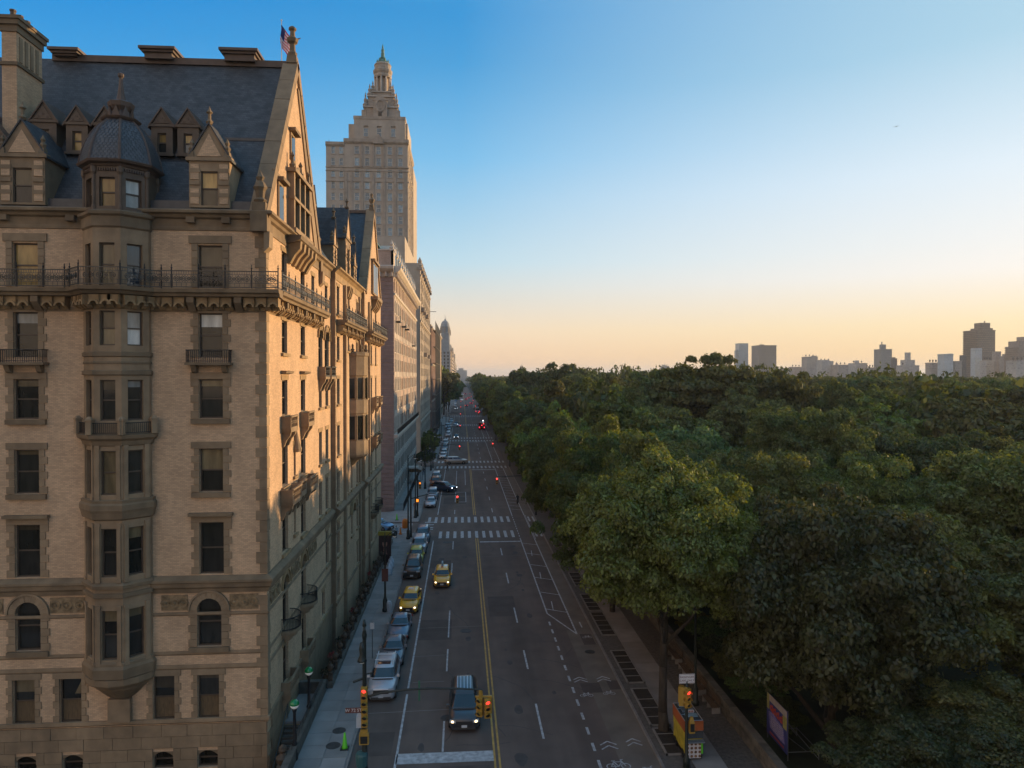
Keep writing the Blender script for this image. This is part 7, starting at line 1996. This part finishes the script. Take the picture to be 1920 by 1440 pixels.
def trunk_mesh(seed, limbs=7):
    """unit trunk below a unit crown: z -1 .. 0.9, tapered, with limbs"""
    g = random.Random(seed); mb = MB()
    pts = [(0, 0, -1.2), (.02, .01, -.9), (.03, -.02, -.4), (0, .02, 0), (.03, 0, .5), (.05, .03, 1.0)]
    rs = [.085, .062, .052, .045, .03, .012]
    for (a, b), r0, r1 in zip(zip(pts, pts[1:]), rs, rs[1:]): mb.tube(a, b, r0, r1, 8)
    for k in range(limbs):
        a = 2 * math.pi * k / limbs + g.random(); z = -.15 + .6 * g.random(); e = .75 + .3 * g.random()
        m_ = (.35 * e * math.cos(a), .35 * e * math.sin(a), z + .3); q = (.8 * e * math.cos(a + .2), .8 * e * math.sin(a + .2), z + .55 + .3 * g.random())
        mb.tube((0, 0, z), m_, .030, .020, 6); mb.tube(m_, q, .020, .006, 5)
    return mb.mesh('trunk', M['bark'], smooth=True)
CR = {}
for i, (sh, ml) in enumerate((('round', 'green'), ('spread', 'green'), ('tall', 'yellow'), ('layer', 'olive'), ('round', 'dark'), ('spread', 'olive'), ('round', 'blue'))):
    if i in (0, 3, 4): CR[('hero', i)] = crown_mesh('crown', ('hero', i), 211 + i, 420, 390, .0155, sh, [LM[ml]])
    CR[('mid', i)] = crown_mesh('crown', ('mid', i), 41 + i, 240, 145, .030, sh, [LM[ml]])
    CR[('far', i)] = crown_mesh('crown', ('far', i), 71 + i, 150, 60, .055, sh, [LM[ml]])
TK = [trunk_mesh(i) for i in range(3)]
TREES = []
KIND_WORDS = ['rounded green tree', 'broad green tree', 'tall yellow green tree', 'layered olive tree', 'dense dark tree', 'spreading olive tree', 'bluish green tree']
def ground_z(x, y):
    """rolling park ground"""
    t = min(1.0, max(0.0, (x - 19) / 25)) 
    z = 3.0 * math.exp(-((x - 80) / 60) ** 2 - ((y - 210) / 90) ** 2) + 5.0 * math.exp(-((x - 60) / 60) ** 2 - ((y - 420) / 120) ** 2) + 4.0 * math.exp(-((x - 160) / 80) ** 2 - ((y - 300) / 110) ** 2) + 1.0 * math.sin(x * .05) * math.sin(y * .04)
    return -.35 + z * t
def tree(x, y, h, r, kind, label, group=None, base=None, rz=None, lod=None, name=None, deep=1.28):
    """h = height of the crown top over the datum z = 0 of the avenue ground; r = crown radius"""
    for sx, sy, sz in ((22, 165, 20.8), (30.5, 172, 21.4), (15.2, 78, 17.6)):       # crowns lowered along the sun's path so these trees are lit
        t_ = (x - sx) * .866 + (y - sy) * .5; lat = abs((x - sx) * .5 - (y - sy) * .866)
        if 5 < t_ < 130 and lat < r + 4 and (x, y) != (30.5, 172): h = min(h, sz - 4.2 + .068 * t_)
    z0 = (ground_z(x, y) if x > 18 else .1) if base is None else base
    dist = math.hypot(x, y)
    lod = lod or ('hero' if dist < 100 else ('mid' if dist < 260 else 'far'))
    mk = {0: 0, 1: 3, 2: 0, 3: 3, 4: 4, 5: 3, 6: 4}[kind] if lod == 'hero' else kind
    top = TOPS[(lod, mk)]
    H = h - z0
    r *= 1.13
    ch = min(H * .90, r * top * deep)                  # crown height
    sz = ch / top
    t = thing(name or KIND_WORDS[kind].replace(' ', '_').replace('bluish_green', 'blue_green'), label, 'tree', (x, y, z0), rz if rz is not None else rnd.random() * 6.28, group)
    cr = obj('crown', CR[(lod, mk)], t, (0, 0, H - ch), scale=(r, r, sz))
    if mk != kind: cr.material_slots[0].link = 'OBJECT'; cr.material_slots[0].material = LM[('green', 'green', 'yellow', 'olive', 'dark', 'olive', 'blue')[kind]]
    cl = H - ch
    tr = obj('trunk', TK[int(abs(x * 7 + y)) % 3], t, (0, 0, H - ch + .1), scale=(max(3.5, r * .75), max(3.5, r * .75), 1))
    tr.scale = (max(3.2, r * .8), max(3.2, r * .8), max(sz * .8, (cl + .3) / 1.15))
    TREES.append((x, y, r / 1.13))
    return t
# the park ground
gx = np.concatenate([np.arange(17.6, 60, 6), np.arange(60, 420, 20), np.arange(420, 900, 60)]); gy = np.concatenate([np.arange(-60, 600, 15), np.arange(600, 2600, 100)])
mb = MB()
ids = [[mb.pt(float(x), float(y), ground_z(float(x), float(y))) for y in gy] for x in gx]
for i in range(len(gx) - 1):
    for j in range(len(gy) - 1): mb.idx((ids[i][j], ids[i + 1][j], ids[i + 1][j + 1], ids[i][j + 1]))
struct('park_ground', mb, M['grass'], smooth=True)

# trees that stand out in the photograph
KEY = [
 (12.75, 43.8, 17.3, 5.3, 0, 'large bright green street tree with its bare trunk standing behind the food cart'),
 (22.5, 41.5, 14.6, 6.4, 4, 'big dark rounded tree leaning over the park wall behind the banner'),
 (16.0, 55.0, 17.4, 5.8, 0, 'green street tree right behind the large bright green one'),
 (14.2, 66.0, 16.8, 5.6, 1, 'broad green street tree overhanging the bike lane before the first crossing'),
 (15.2, 78.0, 17.6, 5.4, 2, 'yellow topped street tree catching sunlight near the first crossing'),
 (14.4, 91.0, 16.8, 5.7, 0, 'rounded street tree over the kerb at the first crossing'),
 (30.0, 47.0, 12.6, 6.4, 3, 'layered olive tree right of the big dark tree over the wall'),
 (40.0, 42.5, 12.0, 6.6, 4, 'dark tree filling the right edge of the view at mid height'),
 (29.0, 34.0, 6.2, 5.0, 5, 'low spreading tree in the lower right corner'),
 (35.0, 36.0, 5.0, 5.0, 0, 'low green bushy tree at the far lower right corner'),
 (23.0, 33.0, 5.6, 4.0, 4, 'low dark bushy tree just behind the banner trestle'),
 (27.0, 62.0, 15.2, 6.2, 5, 'spreading olive tree between the bright street trees and the dark tree'),
 (36.0, 62.0, 14.8, 6.6, 3, 'layered tree in the middle of the near canopy'),
 (48.0, 58.0, 16.0, 7.5, 4, 'dark tree with a broad crown near the right edge'),
 (25.0, 74.0, 16.4, 6.0, 6, 'bluish green tree rising behind the yellow topped street tree'),
 (31.0, 97.0, 18.4, 6.6, 6, 'bluish green broad tree behind the row, catching pale light on top'),
 (39.0, 84.0, 16.6, 5.6, 3, 'brownish pointed double crowned tree in the near canopy centre'),
 (25.0, 112.0, 20.3, 6.5, 0, 'rounded green tree above the first crossing canopy'),
 (22.0, 165.0, 20.8, 6.4, 2, 'sunlit yellow green tree standing over the avenue row'),
 (30.5, 172.0, 21.4, 6.8, 2, 'second sunlit yellow green tree beside the avenue row'),
 (52.0, 148.0, 26.6, 9.5, 3, 'very tall wispy topped tree breaking the skyline right of centre'),
 (42.0, 150.0, 23.0, 8.5, 4, 'dark tree left of the tall wispy topped tree'),
 (63.0, 140.0, 23.0, 8.0, 5, 'olive tree right of the tall wispy topped tree'),
 (33.0, 255.0, 26.2, 11.0, 4, 'dark dome shaped tree mass at the centre of the horizon'),
 (24.0, 290.0, 25.0, 8.0, 0, 'green dome of leaves left of the dark dome at the horizon'),
 (46.0, 262.0, 25.8, 10.0, 4, 'dark dome shaped tree right of the horizon centre'),
 (72.0, 118.0, 20.8, 9.0, 0, 'broad green tree in the right middle canopy'),
 (60.0, 100.0, 18.4, 8.0, 4, 'dark broad tree in the right middle canopy'),
 (84.0, 104.0, 21.5, 9.0, 5, 'olive broad tree near the right edge at mid distance'),
 (100.0, 122.0, 23.2, 10.0, 3, 'layered broad tree near the right edge under the tallest tower'),
]
for i, k in enumerate(KEY): tree(*k, deep=1.16 if i == 0 else (1.45 if k[0] < 17 else 1.28))
# street row on the park side
row = []
y = 102.0
while y < 640:
    row.append(y); y += 9.5 + 2.5 * rnd.random()
NUM = ('first', 'second', 'third', 'fourth', 'fifth', 'sixth', 'seventh', 'eighth', 'ninth', 'tenth', 'eleventh', 'twelfth')
for i, y in enumerate(row):
    k = rnd.choice((0, 1, 0, 2, 6))
    lab = '%s street tree along the park kerb past the first crossing, a %s' % (NUM[i], KIND_WORDS[k]) if i < 12 else 'far street tree of the row along the park kerb past the second crossing'
    tree(14.2 + 1.2 * rnd.random(), y, 15.8 + 2.6 * rnd.random() + min(5.5, max(0, y - 150) * .013), 5.2 + .9 * rnd.random(), k, lab, 'street trees along the park kerb', name='street_tree', deep=1.5)
# trees on the house side: before the twin towers, and the museum grove
for x, y, h, r, k, lab in ((-9.0, 176, 4.2, 2.2, 0, 'low clipped tree before the twin towered building corner'), (-9.4, 196, 6.8, 2.8, 0, 'small street tree before the twin towered building'), (-9.2, 203, 7.2, 2.8, 0, 'small green street tree next to the canopy on the house side'),
                        (-10, 404, 25, 9, 5, 'nearest sunlit tree of the grove on the house side'), (-13, 420, 28, 10, 2, 'tallest sunlit tree of the grove on the house side'), (-8, 436, 22, 7.5, 0, 'low front tree of the grove on the house side'), (-16, 444, 27, 10, 5, 'rear tree of the grove on the house side'), (-10, 465, 24, 9, 0, 'farther tree of the grove on the house side'), (-9, 500, 21, 8, 4, 'dark far tree of the grove on the house side'), (-9, 540, 20, 8, 0, 'farthest tree of the grove on the house side')):
    tree(x, y, h, r, k, lab, base=.1)
# the rest of the park canopy
cnt = 0
LABS = {}
g = random.Random(21)
def ok(x, y, r):
    return all((x - a) ** 2 + (y - b) ** 2 > (.80 * (r + c)) ** 2 for a, b, c in TREES[-400:] + TREES[:60])
for ring in range(5200):
    y = 28 + 470 * g.random() ** 1.35; x = 21 + (y * .95 + 28) * g.random()
    r = 4.6 + 2.8 * g.random() + min(2.2, y * .006)
    if math.hypot(x, y) < 34 or (x < 26 and y < 46): continue
    if x / y > .865 and y > 48: continue
    if not ok(x, y, r): continue
    if cnt >= 205: break
    d = math.hypot(x, y)
    h = ground_z(x, y) + 13.5 + 4.0 * g.random() + min(3.6, d * .02)
    if y < 60: h = min(h, 12.5 + 3 * g.random())
    az = math.degrees(math.atan2(x, y))
    h = min(h, (20.6 + 1.6 * g.random()) if az > 21 else 21.5 + .007 * d + 1.5 * g.random())
    k = g.choice((0, 3, 4, 5, 4, 3, 1, 6, 5))
    px_ = 960 + 1333 * math.tan(math.radians(az - 4.055))
    LMK = ((950, 'by the avenue row'), (1100, 'toward the dark dome on the horizon'), (1230, 'left of the tall wispy topped tree'), (1330, 'below the tall wispy topped tree'), (1400, 'below the slim glass tower'), (1480, 'below the broad brown tower'), (1560, 'below the flat-topped grey block'), (1640, 'left of the antenna tower'),
           (1690, 'below the antenna tower'), (1750, 'below the stepped pale tower'), (1800, 'below the blue-white block'), (1870, 'below the tallest brown tower'), (1930, 'below the balconied tower'), (9999, 'at the right edge'))
    where = next(w for q, w in LMK if px_ < q)
    tier = next(w for q, w in ((58, 'front row'), (75, 'second row'), (95, 'third row'), (120, 'fourth row'), (150, 'fifth row'), (190, 'sixth row'), (240, 'seventh row'), (310, 'eighth row'), (400, 'ninth row'), (9999, 'last row')) if d < q)
    lab = '%s, %s of canopy, %s' % (KIND_WORDS[k], tier, where)
    LABS[lab] = LABS.get(lab, 0) + 1
    if LABS[lab] == 2: lab = 'larger ' + lab; r += .8
    elif LABS[lab] == 3: lab = 'taller ' + lab; h += .6
    tree(x, y, h, r, k, lab, 'trees of the closed park canopy')
    cnt += 1
# low shrubs that close the view under the crowns at the wall
for i in range(16):
    y = 44 + i * 3.6; x = 19.6 + 1.6 * g.random()
    t = thing('shrub', '%s dark shrub behind the park wall, counting from the banner' % (NUM[i] if i < 12 else ('thirteenth', 'fourteenth', 'fifteenth', 'sixteenth')[i - 12]), 'shrub', (x, y, -.3), g.random() * 6, 'shrubs behind the park wall')
    obj('foliage', CR[('mid', (4, 0, 5)[i % 3])], t, (0, 0, 0), scale=(1.5 + .6 * g.random(), 1.6, 1.1 + .7 * g.random()))
# the far wood: one mass of small crowns
def far_wood(name, pts):
    base = []
    for k in (0, 3, 4):
        me = CR[('far', k)]
        co = np.empty(len(me.vertices) * 3, np.float32); me.vertices.foreach_get('co', co); co = co.reshape(-1, 4, 3)
        c_ = co.mean(1); base.append(co[(c_[:, 2] > .62) & (np.linalg.norm(c_[:, :2], axis=1) + (c_[:, 2] - .8) * .9 > .52)])
    out = []
    gg = np.random.default_rng(5)
    for x, y, z, r, h in pts:
        b = base[gg.integers(0, 3)]
        sel = gg.permutation(len(b))[:(640 if y < 500 else (360 if y < 900 else 160))]
        a = gg.random() * 6.28; c, s = math.cos(a), math.sin(a)
        v = b[sel].copy(); cen = v.mean(1, keepdims=True); v = cen + (v - cen) * (1.3 if y < 500 else (1.75 if y < 900 else 2.5))
        v = v * np.array([r, r, h / 1.5]); w = np.empty_like(v); w[..., 0] = v[..., 0] * c - v[..., 1] * s + x; w[..., 1] = v[..., 0] * s + v[..., 1] * c + y; w[..., 2] = v[..., 2] + z
        out.append(w)
    V_ = np.concatenate(out).reshape(-1, 3); n = len(V_) // 4
    me = bpy.data.meshes.new(name); me.vertices.add(n * 4); me.loops.add(n * 4); me.polygons.add(n)
    me.vertices.foreach_set('co', V_.reshape(-1).astype(np.float32)); me.loops.foreach_set('vertex_index', np.arange(n * 4, dtype=np.int32)); me.polygons.foreach_set('loop_start', np.arange(0, n * 4, 4, dtype=np.int32))
    try: me.polygons.foreach_set('loop_total', np.full(n, 4, dtype=np.int32))
    except Exception: pass
    me.update(calc_edges=True); me.materials.append(LM['dark'])
    o = obj(name, me); o['kind'] = 'stuff'; o['label'] = 'closed mass of park treetops reaching to the far skyline'
    return n
pts = []
g = random.Random(5)
for _ in range(9000):
    y = 120 + 1900 * g.random() ** 1.25; x = 18 + g.random() * min(760, 30 + y * 1.02)
    r = 6.5 + 3.5 * g.random() + y * .002
    if y < 470 and not ok(x, y, r * .9): continue
    if any((x - a) ** 2 + (y - b) ** 2 < (.8 * (r + c)) ** 2 for a, b, _, c, _ in pts[-260:]): continue
    gz0 = ground_z(x, y)
    h = 16.5 + 4.5 * g.random() + gz0
    pts.append((x, y, max(gz0, 0) + 2.5, r, min(h, 20.5 + (.9 if y > 500 else 0) + 1.2 * g.random() + (.007 * y if x / y < .36 else .0012 * y)) - 2.5))
    if len(pts) > 1900: break
NFAR = far_wood('distant_woods', pts)
for _ in range(0): pass
# low town and woods beyond, to the horizon
HAZE = 0.00011
if HAZE:
    hm = bpy.data.materials.new('haze'); hm.use_nodes = True; t = hm.node_tree
    for n_ in list(t.nodes):
        if n_.type == 'BSDF_PRINCIPLED': t.nodes.remove(n_)
    pv = t.nodes.new('ShaderNodeVolumePrincipled'); pv.inputs['Color'].default_value = (.80, .86, .95, 1); pv.inputs['Density'].default_value = HAZE; pv.inputs['Anisotropy'].default_value = .2
    t.links.new(pv.outputs[0], [n_ for n_ in t.nodes if n_.type == 'OUTPUT_MATERIAL'][0].inputs['Volume'])
    hz_ = MB().box(-12100, 12100, -3100, 16100, -4.3, 130).build('haze', hm); hz_['kind'] = 'stuff'
